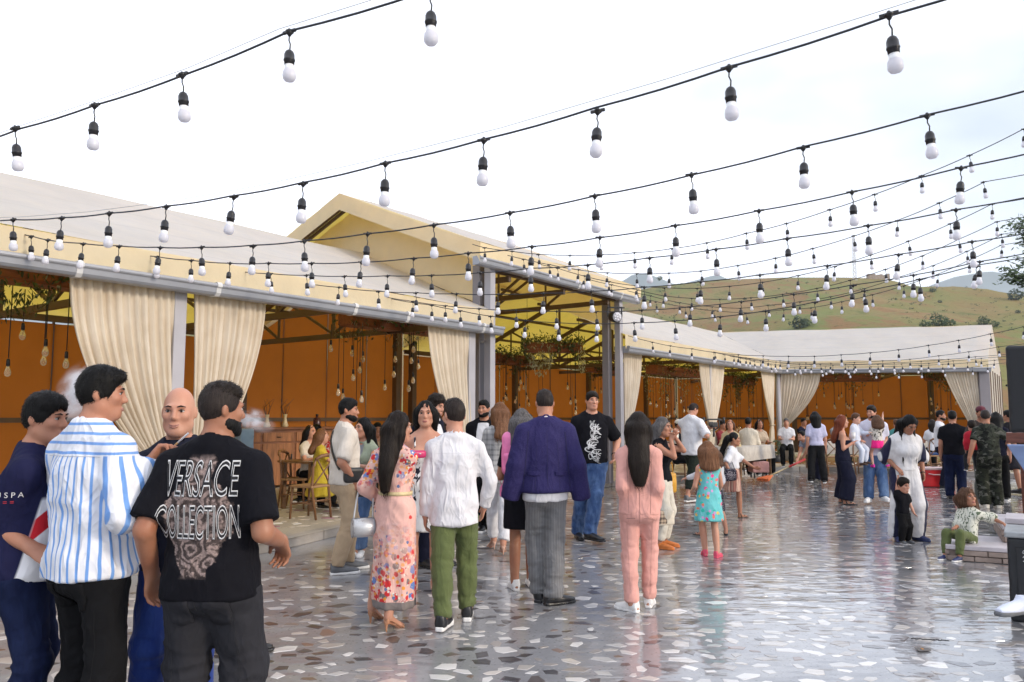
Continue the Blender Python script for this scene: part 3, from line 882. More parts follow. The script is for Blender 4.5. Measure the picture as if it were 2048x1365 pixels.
# ------------------------------------------------------------------ hanging planters and pendant lamps under the roofs
M_PLANTER = wood('planter_wood', (.24, .075, .03), .6, 0)
M_LEAF = [mat('leaf_green', (.07, .105, .04), .6, .4, 8), mat('leaf_dark', (.035, .06, .025), .6, .4, 8), mat('leaf_pale', (.36, .37, .27), .7, .25, 8)]
M_WIRE = mat('black_wire', (.012, .012, .013), .5, 0)
M_SOCK = mat('black_socket', (.014, .013, .015), .35, .1)
t = NT('clear_bulb_glass'); t.col((.95, .85, .7)); t.set(Roughness=.05); t.b.inputs['Transmission Weight'].default_value = .75; t.b.inputs['IOR'].default_value = 1.25
M_GLASS = t.m
M_FIL = mat('bulb_filament', (.6, .35, .12), .3, 0, metal=.6)
def pend_meshes():
    mb = MB(); mb.lathe([(.012, .1), (.022, .085), (.026, .0)], 10); s = mb.mesh('socket'); s.materials.append(M_SOCK)
    mb = MB(); mb.lathe([(.015, 0), (.022, -.02), (.042, -.075), (.045, -.1), (.036, -.13), (.012, -.148)], 10); g = mb.mesh('glass'); g.materials.append(M_GLASS)
    mb = MB(); mb.tube([(-.012, 0, -.02), (-.012, 0, -.09), (0, 0, -.11), (.012, 0, -.09), (.012, 0, -.02)], .003, 4); f = mb.mesh('filament'); f.materials.append(M_FIL)
    return s, g, f
PM = pend_meshes()
def pendant(top, L, label, group):
    e = tag(empty('pendant_lamp', (top.x, top.y, top.z - L)), label, 'pendant lamp', group)
    mb = MB(); mb.tube([(0, 0, .09), (0, 0, L)], .006, 5); mb.build('cord', M_WIRE, e)
    link('socket', PM[0], None, e); g = link('glass_bulb', PM[1], None, e); link('filament', PM[2], None, g)
    e.scale = (1, 1, 1); [setattr(q_, 'scale', (.82, .82, .82)) for q_ in e.children if q_.name.startswith(('socket', 'glass'))]
    return e
rp = random.Random(4)
def planter(c, L, ang, label, where, nb, leafmix=(.5, .4, .1), drop=.55, pale=False, cl=(.5, 1.3), spread=(1.0, .8), topz=None):
    e = tag(empty('hanging_planter', c, ang), label, 'planter', 'wooden planters hung under the tent roofs')
    mb = MB(); mb.box((0, 0, 0), L, .34, .03); mb.build('base', M_PLANTER, e)
    for y in (-.17, .17):
        for k in range(2):
            mb = MB(); mb.box((0, y, .07 + k * .115), L, .022, .11); mb.build('board', M_PLANTER, e, bevel=.004)
    for x in (-L / 2, L / 2):
        mb = MB(); mb.box((x, 0, .12), .022, .36, .23); mb.build('board', M_PLANTER, e)
        mb = MB(); mb.tube([(x * .9, 0, .2), (x * .9, 0, (topz or 3.55) - c[2])], .006, 5); mb.build('hanging_wire', M_WIRE, e)
    mb = MB()
    for i in range(int((1000 if L < 3.1 else 260) * L)):
        x = rp.uniform(-L / 2 - .08, L / 2 + .08); y = rp.gauss(0, .15); side = abs(y) > .15
        z = .2 + abs(rp.gauss(0, .13)); mi = rp.choices((0, 1, 2), leafmix)[0]
        if rp.random() < .55:
            y = rp.choice((-1, 1)) * rp.uniform(.16, .3); st = math.sin(x * 5 + c[0] * 3) * .5 + .5
            z = .25 - rp.random() * (.15 + drop * st)
            if pale and st > .55: mi = 2
        p = Vector((x, y, z)); a = Vector((rp.gauss(0, .6), rp.gauss(0, .6), -1 if z < .2 else rp.gauss(0, 1))).normalized(); b = a.orthogonal().normalized(); w = rp.uniform(.025, .058)
        mb.add([p - a * w, p + b * w * .5, p + a * w, p - b * w * .5], [(0, 1, 2, 3)], mi)
    tag(mb.build('foliage', M_LEAF, e), kind='stuff')
    rot = Matrix.Rotation(ang, 3, 'Z')
    for i in range(nb):
        q = Vector(c) + rot @ Vector((rp.uniform(-.5, .5) * L * spread[0], rp.uniform(-.4, .4) * spread[1], -.02))
        pendant(q, rp.uniform(*cl), 'clear pendant bulb on black cord under the planter ' + where, 'pendant bulbs ' + where)
AE = math.atan2(EDIR.y, EDIR.x)
def UNDER(px, py, o):
    s = SPX(px, o); p = T(s, o, 0); return AT(px, py, p.y)
planter(UNDER(72, 570, 1.2), 1.25, AE, 'brown planter with drooping herbs, under the roof edge behind the widest curtain', 'by the widest curtain', 7, cl=(.35, .95))
planter(UNDER(790, 662, 1.6), 2.3, AE, 'dark planter with dry trailing plants over the cabinet', 'over the cabinet', 20, (.25, .6, .15), .4, cl=(.25, 1.35), spread=(1.3, 1.6))
planter(UNDER(1106, 705, 3.0), 1.5, AE - .9, 'planter of ivy and pale trailing strings in the middle of the tall bay', 'in the tall bay', 10, (.75, .2, .05), .75, True, cl=(.7, 1.5), spread=(1.3, 1.4), topz=5.2)
planter(UNDER(1020, 728, 4.6), 1.6, AE, 'dark planter of drooping stems at the back of the tall bay', 'at the back of the tall bay', 12, (.3, .6, .1), .5, cl=(.5, 1.3))
planter(UNDER(1200, 745, 4.4), 1.3, AE, 'small dark planter beside the far entrance post', 'beside the far entrance post', 8, (.4, .6, .0), .4, cl=(.4, 1.0))
planter(UNDER(1352, 752, 1.6), 3.2, AE, 'long dark planter with grey hanging moss inside the far pavilion', 'inside the far pavilion', 24, (.25, .55, .2), .9, True, cl=(.6, 1.5))
planter(UNDER(1478, 768, 1.8), 2.2, AE, 'dark planter between the tied curtain pair and the round corner post', 'near the round corner post', 14, (.25, .6, .15), .8, cl=(.6, 1.6))
q = B(.42, .45, 2.85); planter(q, 3.2, -.18, 'dark planter under the wing roof over the crowd', 'over the crowd', 22, (.2, .7, .1), .5, cl=(.4, 1.3))
q = B(.85, .45, 2.85); planter(q, 1.6, -.18, 'dark planter near the pale end curtain', 'near the pale end curtain', 12, (.2, .7, .1), .5, cl=(.4, 1.1))
# ------------------------------------------------------------------ string lights
M_CABLE = mat('cable_rubber', (.012, .013, .02), .45, 0)
t = NT('opal_bulb'); t.col((.80, .79, .84)); t.set(Roughness=.12); t.b.inputs['Subsurface Weight'].default_value = 0; M_OPAL = t.m
tr = t.new('ShaderNodeBsdfTranslucent'); tr.inputs['Color'].default_value = (.9, .9, .95, 1); mx = t.new('ShaderNodeMixShader'); mx.inputs[0].default_value = .4
t.lk(t.b.outputs[0], mx.inputs[1]); t.lk(tr.outputs[0], mx.inputs[2]); t.lk(mx.outputs[0], t.out.inputs['Surface'])
M_COLLAR = mat('bulb_collar', (.85, .85, .86), .35, 0)
def sl_meshes(n):
    s = []
    mb = MB(); mb.lathe([(.0235, .062), (.0245, .036), (.0325, .024), (.036, .0), (.034, -.016), (.024, -.029), (.006, -.034)], n); g = mb.mesh('bulb'); 
    g.materials.append(M_OPAL)
    mb = MB(); mb.lathe([(.012, .142), (.021, .134), (.0275, .118), (.028, .092), (.0305, .09), (.0305, .083), (.0275, .081), (.026, .060), (.02, .058)], n)
    k = mb.mesh('socket'); k.materials.append(M_SOCK)
    mb = MB(); mb.tube([(.002, 0, .138), (.006, 0, .175), (-.003, 0, .2), (0, 0, .232)], .0042, 5)
    mb.lathe([(.007, .222), (.013, .232), (.024, .243), (.022, .252), (.008, .257), (.009, .262), (.003, .266)], max(6, n // 2))
    mb.bar((-.042, 0, .248), (.042, 0, .248), .013, .015)
    d = mb.mesh('drop_wire'); d.materials.append(M_SOCK)
    mb = MB(); mb.lathe([(.0237, .06), (.0248, .036), (.026, .031)], n); cl = mb.mesh('collar'); cl.materials.append(M_COLLAR)
    return g, k, d, cl
SLN, SLF = sl_meshes(16), sl_meshes(8)
rs = random.Random(2)
def strand(label, zl, zr, ends, caps, far=False, steel=True):
    """caps: where each bulb's cable clip shows; ends: both ends; the strand hangs in one upright plane"""
    a = ZC(ends[0][0], ends[0][1], zl); b = ZC(ends[1][0], ends[1][1], zr)
    d = Vector((b.x - a.x, b.y - a.y)); L = d.length; d.normalize()
    pts = []
    for (px, py) in caps:
        r = ray(px, py); k = r.x / r.y
        u = (k * a.y - a.x) / (d.x - k * d.y)
        Y = a.y + d.y * u
        pts.append((u, AT(px, py, Y)))
    pts.sort(key=lambda q: q[0])
    if len(pts) > 3:            # the string runs on past the edge of the photograph
        st_ = max(.35, min(1.4, pts[-1][0] - pts[-2][0])); sl_ = (pts[-1][1].z - pts[-2][1].z) / (pts[-1][0] - pts[-2][0]) if pts[-1][0] > pts[-2][0] else 0
        sl_ = max(-.05, min(.12, sl_))
        u_, z_ = pts[-1][0], pts[-1][1].z
        for i in range(1, 5):
            u2 = u_ + st_ * i; z2 = z_ + sl_ * st_ * i
            q2 = Vector((a.x + d.x * u2, a.y + d.y * u2, z2)); w2 = q2 - Vector((0, 0, HC)); dz2 = w2.dot(_cf)
            if dz2 > .2 and -40 < CX + F * w2.x / dz2 < 2080 and -220 < CY - F * w2.dot(_cu) / dz2 < 1365: continue
            pts.append((u2, q2))
        if pts[-1][0] > L - .2:
            u2 = pts[-1][0] + st_; b = Vector((a.x + d.x * u2, a.y + d.y * u2, pts[-1][1].z + sl_ * st_)); L = u2
    root = tag(empty('string_light', a), label, 'string light', 'strings of white bulbs over the plaza')
    line = [Vector(a)] + [p for _, p in pts] + [Vector(b)]
    fine = []
    for i in range(len(line) - 1):
        for j in range(4):
            q = line[i].lerp(line[i + 1], j / 4); q.z -= .012 * math.sin(PI * j / 4) * min(1, (line[i + 1] - line[i]).length)
            fine.append(q - a)
    fine.append(line[-1] - a)
    mb = MB(); mb.tube(fine, .0055 if not far else .006, 5); mb.build('cable', M_CABLE, root)
    if steel:
        mb = MB(); n = 12
        st = [Vector(a).lerp(Vector(b), i / n) for i in range(n + 1)]
        zz = [(q[0] / L, q[1].z) for q in pts] 
        xs_ = [0] + [q[0] for q in zz] + [1]; zs_ = [a.z] + [q[1] for q in zz] + [b.z]
        for i, q in enumerate(st): q.z = float(np.interp(i / n, xs_, zs_)) + .014 + .02 * math.sin(PI * i / n)
        mb.tube([q - a for q in st], .0014, 4); mb.build('steel_wire', mat('steel_wire', (.3, .3, .32), .4, 0, metal=.8), root)
    ms = SLF if far else SLN
    ang = math.atan2(d.y, d.x)
    for u, p in pts:
        g = link('bulb', ms[0], None, root)
        g.scale = (.84,) * 3; g.location = p - a - Vector((0, 0, .248 * .84)); g.rotation_euler = (rs.gauss(0, .045), rs.gauss(0, .06), ang)
        link('socket', ms[1], None, g); link('drop_wire', ms[2], None, g)
        if not far: link('collar', ms[3], None, g)
    return root
strand('nearest string of big bulbs, crossing the open sky above the long roof', 3.08, 3.36, ((-60, 292), (1010, -92)), [(40, 258), (190, 211), (372, 149), (581, 62), (863, -20)])
strand('second string from the camera, rising over the gable peak', 3.10, 3.2, ((-80, 441), (2080, -80)), [(30, 440), (121, 436), (219, 427), (330, 413), (460, 393), (604, 366), (770, 327), (965, 280), (1191, 216), (1461, 134), (1786, 30)])
strand('third string, starting on the cream valance and passing below the gable peak', 3.3, 3.18, ((50, 470), (2110, 163)), [(65, 473), (93, 480), (162, 487), (235, 492), (315, 495), (406, 495), (505, 491), (611, 482), (733, 468), (869, 450), (1022, 426), (1192, 392), (1386, 350), (1606, 294), (1860, 229)], steel=False)
strand('fourth string, starting on the cream valance over the widest curtain', 3.38, 3.2, ((268, 503), (2110, 293)), [(275, 508), (315, 514), (383, 521), (457, 527), (537, 527), (625, 527), (719, 525), (824, 517), (937, 507), (1061, 494), (1198, 476), (1351, 452), (1518, 422), (1706, 384), (1916, 337)], steel=False)
strand('fifth string, leaving the valance above the second curtain', 3.38, 3.2, ((450, 537), (2110, 380)), [(457, 540), (478, 543), (544, 548), (616, 551), (692, 553), (774, 552), (864, 551), (960, 546), (1062, 537), (1176, 530), (1299, 516), (1433, 499), (1576, 477), (1736, 452), (1911, 420)], steel=False)
strand('sixth string, knotted to the valance left of the cabinet and passing the entrance post top', 3.36, 3.2, ((600, 562), (2110, 452)), [(606, 566), (676, 575), (758, 583), (833, 586), (911, 588), (996, 589), (1086, 587), (1184, 583), (1288, 575), (1400, 564), (1520, 550), (1651, 532), (1791, 510), (1945, 484)], steel=False)
strand('seventh string, crossing the yellow opening just under the stage lamp', 3.36, 3.2, ((748, 588), (2110, 492)), [(754, 591), (825, 603), (891, 612), (959, 618), (1033, 621), (1113, 623), (1195, 624), (1284, 621), (1379, 614), (1480, 604), (1587, 589), (1702, 571), (1825, 551), (1956, 524)], steel=False)
strand('lowest long string, crossing the yellow opening above the ivy planter', 3.34, 3.2, ((756, 592), (2110, 497)), [(763, 594), (864, 611), (922, 622), (983, 633), (1049, 641), (1118, 646), (1193, 648), (1270, 646), (1352, 642), (1439, 634), (1531, 622), (1628, 605), (1731, 582), (1840, 559), (1946, 532)], steel=False)
far6 = [
 ('topmost thin string of small bulbs, descending to the tall bay gutter', 4.3, 5.3, ((945, 489), (2100, 232)), [(970, 496), (1023, 503), (1079, 509), (1139, 511), (1203, 510), (1270, 506), (1343, 498), (1415, 486), (1494, 467), (1575, 447), (1660, 420), (1750, 389), (1843, 352), (1942, 310), (2046, 259)]),
 ('thin string of small bulbs, second below the topmost over the far hill', 4.3, 5.25, ((1015, 511), (2110, 286)), [(1049, 519), (1101, 530), (1155, 540), (1213, 546), (1274, 548), (1338, 547), (1405, 542), (1478, 531), (1551, 517), (1628, 497), (1710, 472), (1793, 442), (1880, 406), (1970, 364)]),
 ('thin string of small bulbs crossing in front of the lattice mast', 4.3, 5.2, ((1080, 529), (2110, 338)), [(1116, 537), (1166, 552), (1218, 564), (1272, 572), (1331, 576), (1394, 577), (1458, 573), (1525, 565), (1595, 552), (1667, 534), (1743, 510), (1820, 482), (1901, 448), (1983, 409)]),
 ('thin string of small bulbs crossing the brown crest of the hill', 4.3, 5.15, ((1180, 560), (2110, 376)), [(1223, 570), (1274, 580), (1326, 592), (1383, 597), (1440, 599), (1503, 596), (1567, 589), (1635, 577), (1701, 561), (1772, 539), (1845, 512), (1920, 478), (1993, 444)]),
 ('thin string of small bulbs low across the middle of the hill', 4.3, 5.1, ((1255, 582), (2120, 410)), [(1300, 592), (1359, 606), (1424, 614), (1480, 617), (1538, 611), (1599, 604), (1662, 594), (1728, 578), (1797, 555), (1865, 532), (1935, 503), (2005, 469)]),
 ('lowest thin string of small bulbs over the hill, ending at the dark leafy branch', 4.25, 5.05, ((1265, 592), (2120, 430)), [(1314, 604), (1372, 615), (1430, 622), (1495, 626), (1566, 620), (1623, 616), (1683, 604), (1745, 590), (1807, 572), (1873, 550), (1938, 521), (2002, 491)])]
for f in far6: strand(*f, far=True, steel=False)
low = [
 ('string crossing the plain white roof slope of the corner tent', 3.3, 3.4, ((1256, 672), (2100, 636)), [(1306, 685), (1339, 692), (1383, 698), (1428, 705), (1476, 710), (1525, 712), (1576, 713), (1628, 713), (1683, 710), (1739, 706), (1797, 700), (1858, 691), (1918, 681), (1982, 668), (2046, 654)]),
 ('string running just above the far valance, highest of the packed bunch', 3.35, 3.4, ((1400, 700), (2100, 673)), [(1431, 706), (1468, 712), (1492, 716), (1536, 720), (1560, 722), (1610, 726), (1660, 727), (1711, 725), (1765, 722), (1820, 719), (1877, 712), (1937, 704), (1998, 694)]),
 ('string on the far valance, second of the packed bunch', 3.33, 3.35, ((1420, 706), (2090, 692)), [(1450, 710), (1500, 718), (1550, 724), (1600, 728), (1643, 729), (1690, 729), (1739, 728), (1788, 726), (1842, 723), (1896, 719), (1952, 714)]),
 ('string on the far valance, third of the packed bunch', 3.32, 3.33, ((1440, 709), (2080, 700)), [(1480, 716), (1522, 722), (1574, 728), (1622, 730), (1665, 731), (1708, 730), (1756, 729), (1806, 728), (1856, 727), (1908, 722), (1962, 717)]),
 ('string along the far gutter edge, fourth of the packed bunch', 3.3, 3.3, ((1460, 713), (2070, 711)), [(1510, 722), (1552, 729), (1601, 733), (1652, 734), (1697, 734), (1742, 734), (1789, 733), (1836, 731), (1885, 729), (1935, 726), (1987, 721)]),
 ('lowest string, its bulbs hanging against the dark opening of the corner tent', 3.22, 3.25, ((1500, 722), (2060, 722)), [(1543, 730), (1590, 736), (1645, 738), (1700, 741), (1752, 742), (1797, 742), (1843, 741), (1890, 738), (1945, 735), (1975, 730)])]
for f in low: strand(*f, far=True, steel=False)
# ------------------------------------------------------------------ figures: one smooth surface grown from an implicit body
f32 = np.float32
class Field:
    def __init__(s, xs, ys, zs):
        s.x, s.y, s.z = xs.astype(f32), ys.astype(f32), zs.astype(f32)
        s.V = np.full((len(xs), len(ys), len(zs)), .25, f32)
    def sub(s, lo, hi, m):
        r = []
        for a, l, h in ((s.x, lo[0], hi[0]), (s.y, lo[1], hi[1]), (s.z, lo[2], hi[2])):
            r.append(slice(max(0, int(np.searchsorted(a, l - m)) - 1), min(len(a), int(np.searchsorted(a, h + m)) + 1)))
        return tuple(r)
    def P(s, sl): return s.x[sl[0]][:, None, None], s.y[sl[1]][None, :, None], s.z[sl[2]][None, None, :]
    def add(s, pr, k=.02):
        fn, lo, hi = pr
        m = k + .035
        sl = s.sub(lo, hi, m)
        if any(q.stop - q.start < 1 for q in sl): return
        d = fn(*s.P(sl)); a = s.V[sl]
        h = np.maximum(k - np.abs(a - d), 0) / k
        s.V[sl] = np.minimum(a, d) - h * h * k * .25
    def cut(s, pr, k=.006):
        fn, lo, hi = pr
        sl = s.sub(lo, hi, .05)
        if any(q.stop - q.start < 1 for q in sl): return
        d = -fn(*s.P(sl)); a = s.V[sl]
        h = np.maximum(k - np.abs(a - d), 0) / k
        s.V[sl] = np.maximum(a, d) + h * h * k * .25
    def keep(s, fn):
        """intersect with a half-space like function over the whole grid"""
        s.V = np.maximum(s.V, fn(*s.P((slice(None),) * 3))).astype(f32)
def v3(*a): return np.array(a, float)
def nrmz(a): a = np.asarray(a, float); l = np.linalg.norm(a); return a / l if l > 1e-9 else v3(0, 0, 1)
def bb(pts, r): p = np.array(pts); return p.min(0) - r, p.max(0) + r
def cap(a, b, ra, rb, fa=False, fb=False, mid=None):
    a, b = np.asarray(a, float), np.asarray(b, float); d = b - a; L = max(np.linalg.norm(d), 1e-6); w = d / L
    def fn(x, y, z):
        px, py, pz = x - f32(a[0]), y - f32(a[1]), z - f32(a[2])
        t = px * f32(w[0]) + py * f32(w[1]) + pz * f32(w[2])
        tc = np.clip(t, 0, L); u = tc / f32(L)
        r = ra + (rb - ra) * u
        if mid: r = r + mid * (4 * u * (1 - u))
        q = np.sqrt((px - tc * f32(w[0])) ** 2 + (py - tc * f32(w[1])) ** 2 + (pz - tc * f32(w[2])) ** 2)
        o = q - r
        if fb: o = np.maximum(o, t - f32(L))
        if fa: o = np.maximum(o, -t)
        return o
    return fn, *bb([a, b], max(ra, rb) + (mid or 0))
def ell(c, r, Rm=None):
    c = np.asarray(c, float); r = np.asarray(r, float); Rm = np.eye(3) if Rm is None else Rm
    def fn(x, y, z):
        px, py, pz = x - f32(c[0]), y - f32(c[1]), z - f32(c[2])
        q = [px * f32(Rm[0, i]) + py * f32(Rm[1, i]) + pz * f32(Rm[2, i]) for i in range(3)]
        k0 = np.sqrt(sum((q[i] / f32(r[i])) ** 2 for i in range(3)))
        k1 = np.sqrt(sum((q[i] / f32(r[i] ** 2)) ** 2 for i in range(3))) + f32(1e-6)
        return k0 * (k0 - 1) / k1
    return fn, *bb([c], r.max())
def loft(a, b, u, ts, A, Bv, p=2.0, fa=False, fb=False, lobes=None):
    """tube along a->b, cross-section half widths A (along u) and Bv (across)"""
    a, b = np.asarray(a, float), np.asarray(b, float); d = b - a; L = np.linalg.norm(d); w = d / L
    u = np.asarray(u, float); u = nrmz(u - w * u.dot(w)); v = np.cross(w, u)
    tt = np.linspace(0, 1, 64); Ai = np.interp(tt, ts, A); Bi = np.interp(tt, ts, Bv)
    ker = np.hanning(9); ker /= ker.sum()
    Ai = np.convolve(np.pad(Ai, 4, 'edge'), ker, 'valid'); Bi = np.convolve(np.pad(Bi, 4, 'edge'), ker, 'valid')
    def fn(x, y, z):
        px, py, pz = x - f32(a[0]), y - f32(a[1]), z - f32(a[2])
        t = px * f32(w[0]) + py * f32(w[1]) + pz * f32(w[2])
        q = px * f32(u[0]) + py * f32(u[1]) + pz * f32(u[2]); r = px * f32(v[0]) + py * f32(v[1]) + pz * f32(v[2])
        tn = np.clip(t / f32(L), 0, 1)
        aa = np.interp(tn.ravel(), tt, Ai).reshape(tn.shape).astype(f32); bbv = np.interp(tn.ravel(), tt, Bi).reshape(tn.shape).astype(f32)
        if lobes:
            th = np.arctan2(r / bbv, q / aa); m = 1 + lobes[0] * (1 - tn * 0 if lobes[3] == 0 else ((1 - tn) if lobes[3] < 0 else tn)) * np.sin(lobes[1] * th + lobes[2] + 1.3 * np.sin(2 * th))
            aa = aa * m; bbv = bbv * m
        if p == 2.0: k = np.sqrt((q / aa) ** 2 + (r / bbv) ** 2)
        else: k = (np.abs(q / aa) ** p + np.abs(r / bbv) ** p) ** (1 / p)
        dr = (k - 1) * np.minimum(aa, bbv)
        ax = np.maximum(-t, t - f32(L))
        if fa and fb: return np.maximum(dr, ax)
        if fa: return np.where(-t > 0, np.maximum(dr, -t), np.where(ax > 0, np.sqrt(np.maximum(dr, 0) ** 2 + ax ** 2), dr))
        if fb: return np.where(t > L, np.maximum(dr, t - f32(L)), np.where(ax > 0, np.sqrt(np.maximum(dr, 0) ** 2 + ax ** 2), dr))
        axp = np.maximum(ax, 0)
        return np.where(ax > 0, np.sqrt(np.maximum(dr, 0) ** 2 + axp ** 2) - 0 * dr, dr)
    return fn, *bb([a, b], max(max(A), max(Bv)) * (1 + (lobes[0] if lobes else 0)))

def grid_axis(lo, hi, coarse, fine):
    """fine: list of (a, b, step)"""
    out = [lo]; x = lo
    while x < hi:
        st = coarse
        for a, b, q in fine:
            if a - q <= x <= b: st = min(st, q)
        x += st; out.append(x)
    return np.array(out)
_E = [((0, 0, 0), (1, 0, 0)), ((0, 1, 0), (1, 1, 0)), ((0, 0, 1), (1, 0, 1)), ((0, 1, 1), (1, 1, 1)),
      ((0, 0, 0), (0, 1, 0)), ((1, 0, 0), (1, 1, 0)), ((0, 0, 1), (0, 1, 1)), ((1, 0, 1), (1, 1, 1)),
      ((0, 0, 0), (0, 0, 1)), ((1, 0, 0), (1, 0, 1)), ((0, 1, 0), (0, 1, 1)), ((1, 1, 0), (1, 1, 1))]
def surface(fl):
    V, X, Y, Z = fl.V, fl.x, fl.y, fl.z
    ins = V < 0
    c = np.zeros(tuple(n - 1 for n in V.shape), np.int8)
    for a in (0, 1):
        for b in (0, 1):
            for d in (0, 1):
                c += ins[a:V.shape[0] - 1 + a, b:V.shape[1] - 1 + b, d:V.shape[2] - 1 + d]
    m = (c > 0) & (c < 8)
    I, J, K = np.nonzero(m)
    idx = np.full(m.shape, -1, np.int32); idx[I, J, K] = np.arange(len(I))
    acc = np.zeros((len(I), 3)); cnt = np.zeros(len(I))
    for (p, q) in _E:
        va = V[I + p[0], J + p[1], K + p[2]]; vb = V[I + q[0], J + q[1], K + q[2]]
        s = (va < 0) != (vb < 0)
        t = np.where(s, va / np.where(s, va - vb, 1), 0)
        ax = X[I + p[0]] + (X[I + q[0]] - X[I + p[0]]) * t
        ay = Y[J + p[1]] + (Y[J + q[1]] - Y[J + p[1]]) * t
        az = Z[K + p[2]] + (Z[K + q[2]] - Z[K + p[2]]) * t
        acc += np.stack([ax, ay, az], 1) * s[:, None]; cnt += s
    P = acc / np.maximum(cnt, 1)[:, None]
    F_ = []
    # x edges
    s = ins[:-1, 1:-1, 1:-1] != ins[1:, 1:-1, 1:-1]; i, j, k = np.nonzero(s); fl_ = ins[:-1, 1:-1, 1:-1][s]
    q = np.stack([idx[i, j, k], idx[i, j + 1, k], idx[i, j + 1, k + 1], idx[i, j, k + 1]], 1); q[~fl_] = q[~fl_][:, ::-1]; F_.append(q)
    s = ins[1:-1, :-1, 1:-1] != ins[1:-1, 1:, 1:-1]; i, j, k = np.nonzero(s); fl_ = ins[1:-1, :-1, 1:-1][s]
    q = np.stack([idx[i, j, k], idx[i, j, k + 1], idx[i + 1, j, k + 1], idx[i + 1, j, k]], 1); q[~fl_] = q[~fl_][:, ::-1]; F_.append(q)
    s = ins[1:-1, 1:-1, :-1] != ins[1:-1, 1:-1, 1:]; i, j, k = np.nonzero(s); fl_ = ins[1:-1, 1:-1, :-1][s]
    q = np.stack([idx[i, j, k], idx[i + 1, j, k], idx[i + 1, j + 1, k], idx[i, j + 1, k]], 1); q[~fl_] = q[~fl_][:, ::-1]; F_.append(q)
    Fq = np.concatenate(F_)
    Fq = Fq[(Fq >= 0).all(1)]
    return P, Fq
def relax(P, Fq, n=1, w=.5):
    for _ in range(n):
        a = np.zeros_like(P); c = np.zeros(len(P))
        for k in range(4):
            np.add.at(a, Fq[:, k], P[Fq[:, (k + 1) % 4]] + P[Fq[:, (k + 3) % 4]]); np.add.at(c, Fq[:, k], 2)
        P = P + w * (a / np.maximum(c, 1)[:, None] - P)
    return P
def vnormals(P, Fq):
    n = np.cross(P[Fq[:, 2]] - P[Fq[:, 0]], P[Fq[:, 3]] - P[Fq[:, 1]])
    N = np.zeros_like(P)
    for k in range(4): np.add.at(N, Fq[:, k], n)
    return N / np.maximum(np.linalg.norm(N, axis=1), 1e-9)[:, None]
def rotx(a): c, s = math.cos(a), math.sin(a); return np.array([[1, 0, 0], [0, c, -s], [0, s, c]])
def roty(a): c, s = math.cos(a), math.sin(a); return np.array([[c, 0, s], [0, 1, 0], [-s, 0, c]])
def rotz(a): c, s = math.cos(a), math.sin(a); return np.array([[c, -s, 0], [s, c, 0], [0, 0, 1]])
def ik(a, t, l1, l2, pole):
    a, t = np.asarray(a, float), np.asarray(t, float); d = t - a; L = np.linalg.norm(d)
    if L > (l1 + l2) * .998: t = a + d / L * (l1 + l2) * .998; d = t - a; L = np.linalg.norm(d)
    x = d / L; c = (l1 * l1 + L * L - l2 * l2) / (2 * l1 * L); c = min(1, max(-1, c))
    p = np.asarray(pole, float); p = nrmz(p - x * p.dot(x))
    return a + x * l1 * c + p * l1 * math.sqrt(max(0, 1 - c * c)), t

# ------------------------------------------------------------------ cloth, skin and hair materials
def skin(name, c):
    if name in MATS: return MATS[name]
    t = NT(name); v = t.map((1, 1, 1)); f = t.noise(v, 9, 4); g = t.noise(v, 120, 2)
    t.col(t.mix(t.ramp(f, .35, .7), c, (c[0] * .93, c[1] * .78, c[2] * .72))); t.set(Roughness=.48)
    t.b.inputs['Specular IOR Level'].default_value = .4; t.b.inputs['Subsurface Weight'].default_value = .08
    t.b.inputs['Subsurface Radius'].default_value = (.02, .008, .005); t.b.inputs['Subsurface Scale'].default_value = .5
    t.bump(t.math('ADD', g, t.math('MULTIPLY', t.noise(v, 38, 3), 1.2)), .16, .003); MATS[name] = t.m; return t.m
SK = {'light': (.52, .275, .19), 'mid': (.42, .205, .13), 'tan': (.34, .16, .095), 'pale': (.62, .37, .28)}
def SKIN(k): return skin('skin_' + k, SK[k])
def hair_mat(name, c, c2=None):
    if name in MATS: return MATS[name]
    t = NT(name); v = t.map((60, 60, 5)); f = t.noise(v, 2.2, 4, .6)
    t.col(t.mix(t.ramp(f, .3, .7), tuple(x * .6 for x in c), c2 or tuple(x * 1.7 for x in c))); t.set(Roughness=.5)
    t.b.inputs['Specular IOR Level'].default_value = .16
    t.bump(f, .7, .006); MATS[name] = t.m; return t.m
HAIRC = {'black': ((.0045, .004, .004), None), 'dark': ((.012, .008, .006), None), 'brown': ((.075, .038, .022), None), 'chestnut': ((.13, .06, .03), None), 'red': ((.12, .028, .012), None), 'grey': ((.06, .055, .055), (.16, .15, .15)), 'fade': ((.022, .016, .014), None)}
def HAIRM(k): return hair_mat('hair_' + k, *HAIRC[k])
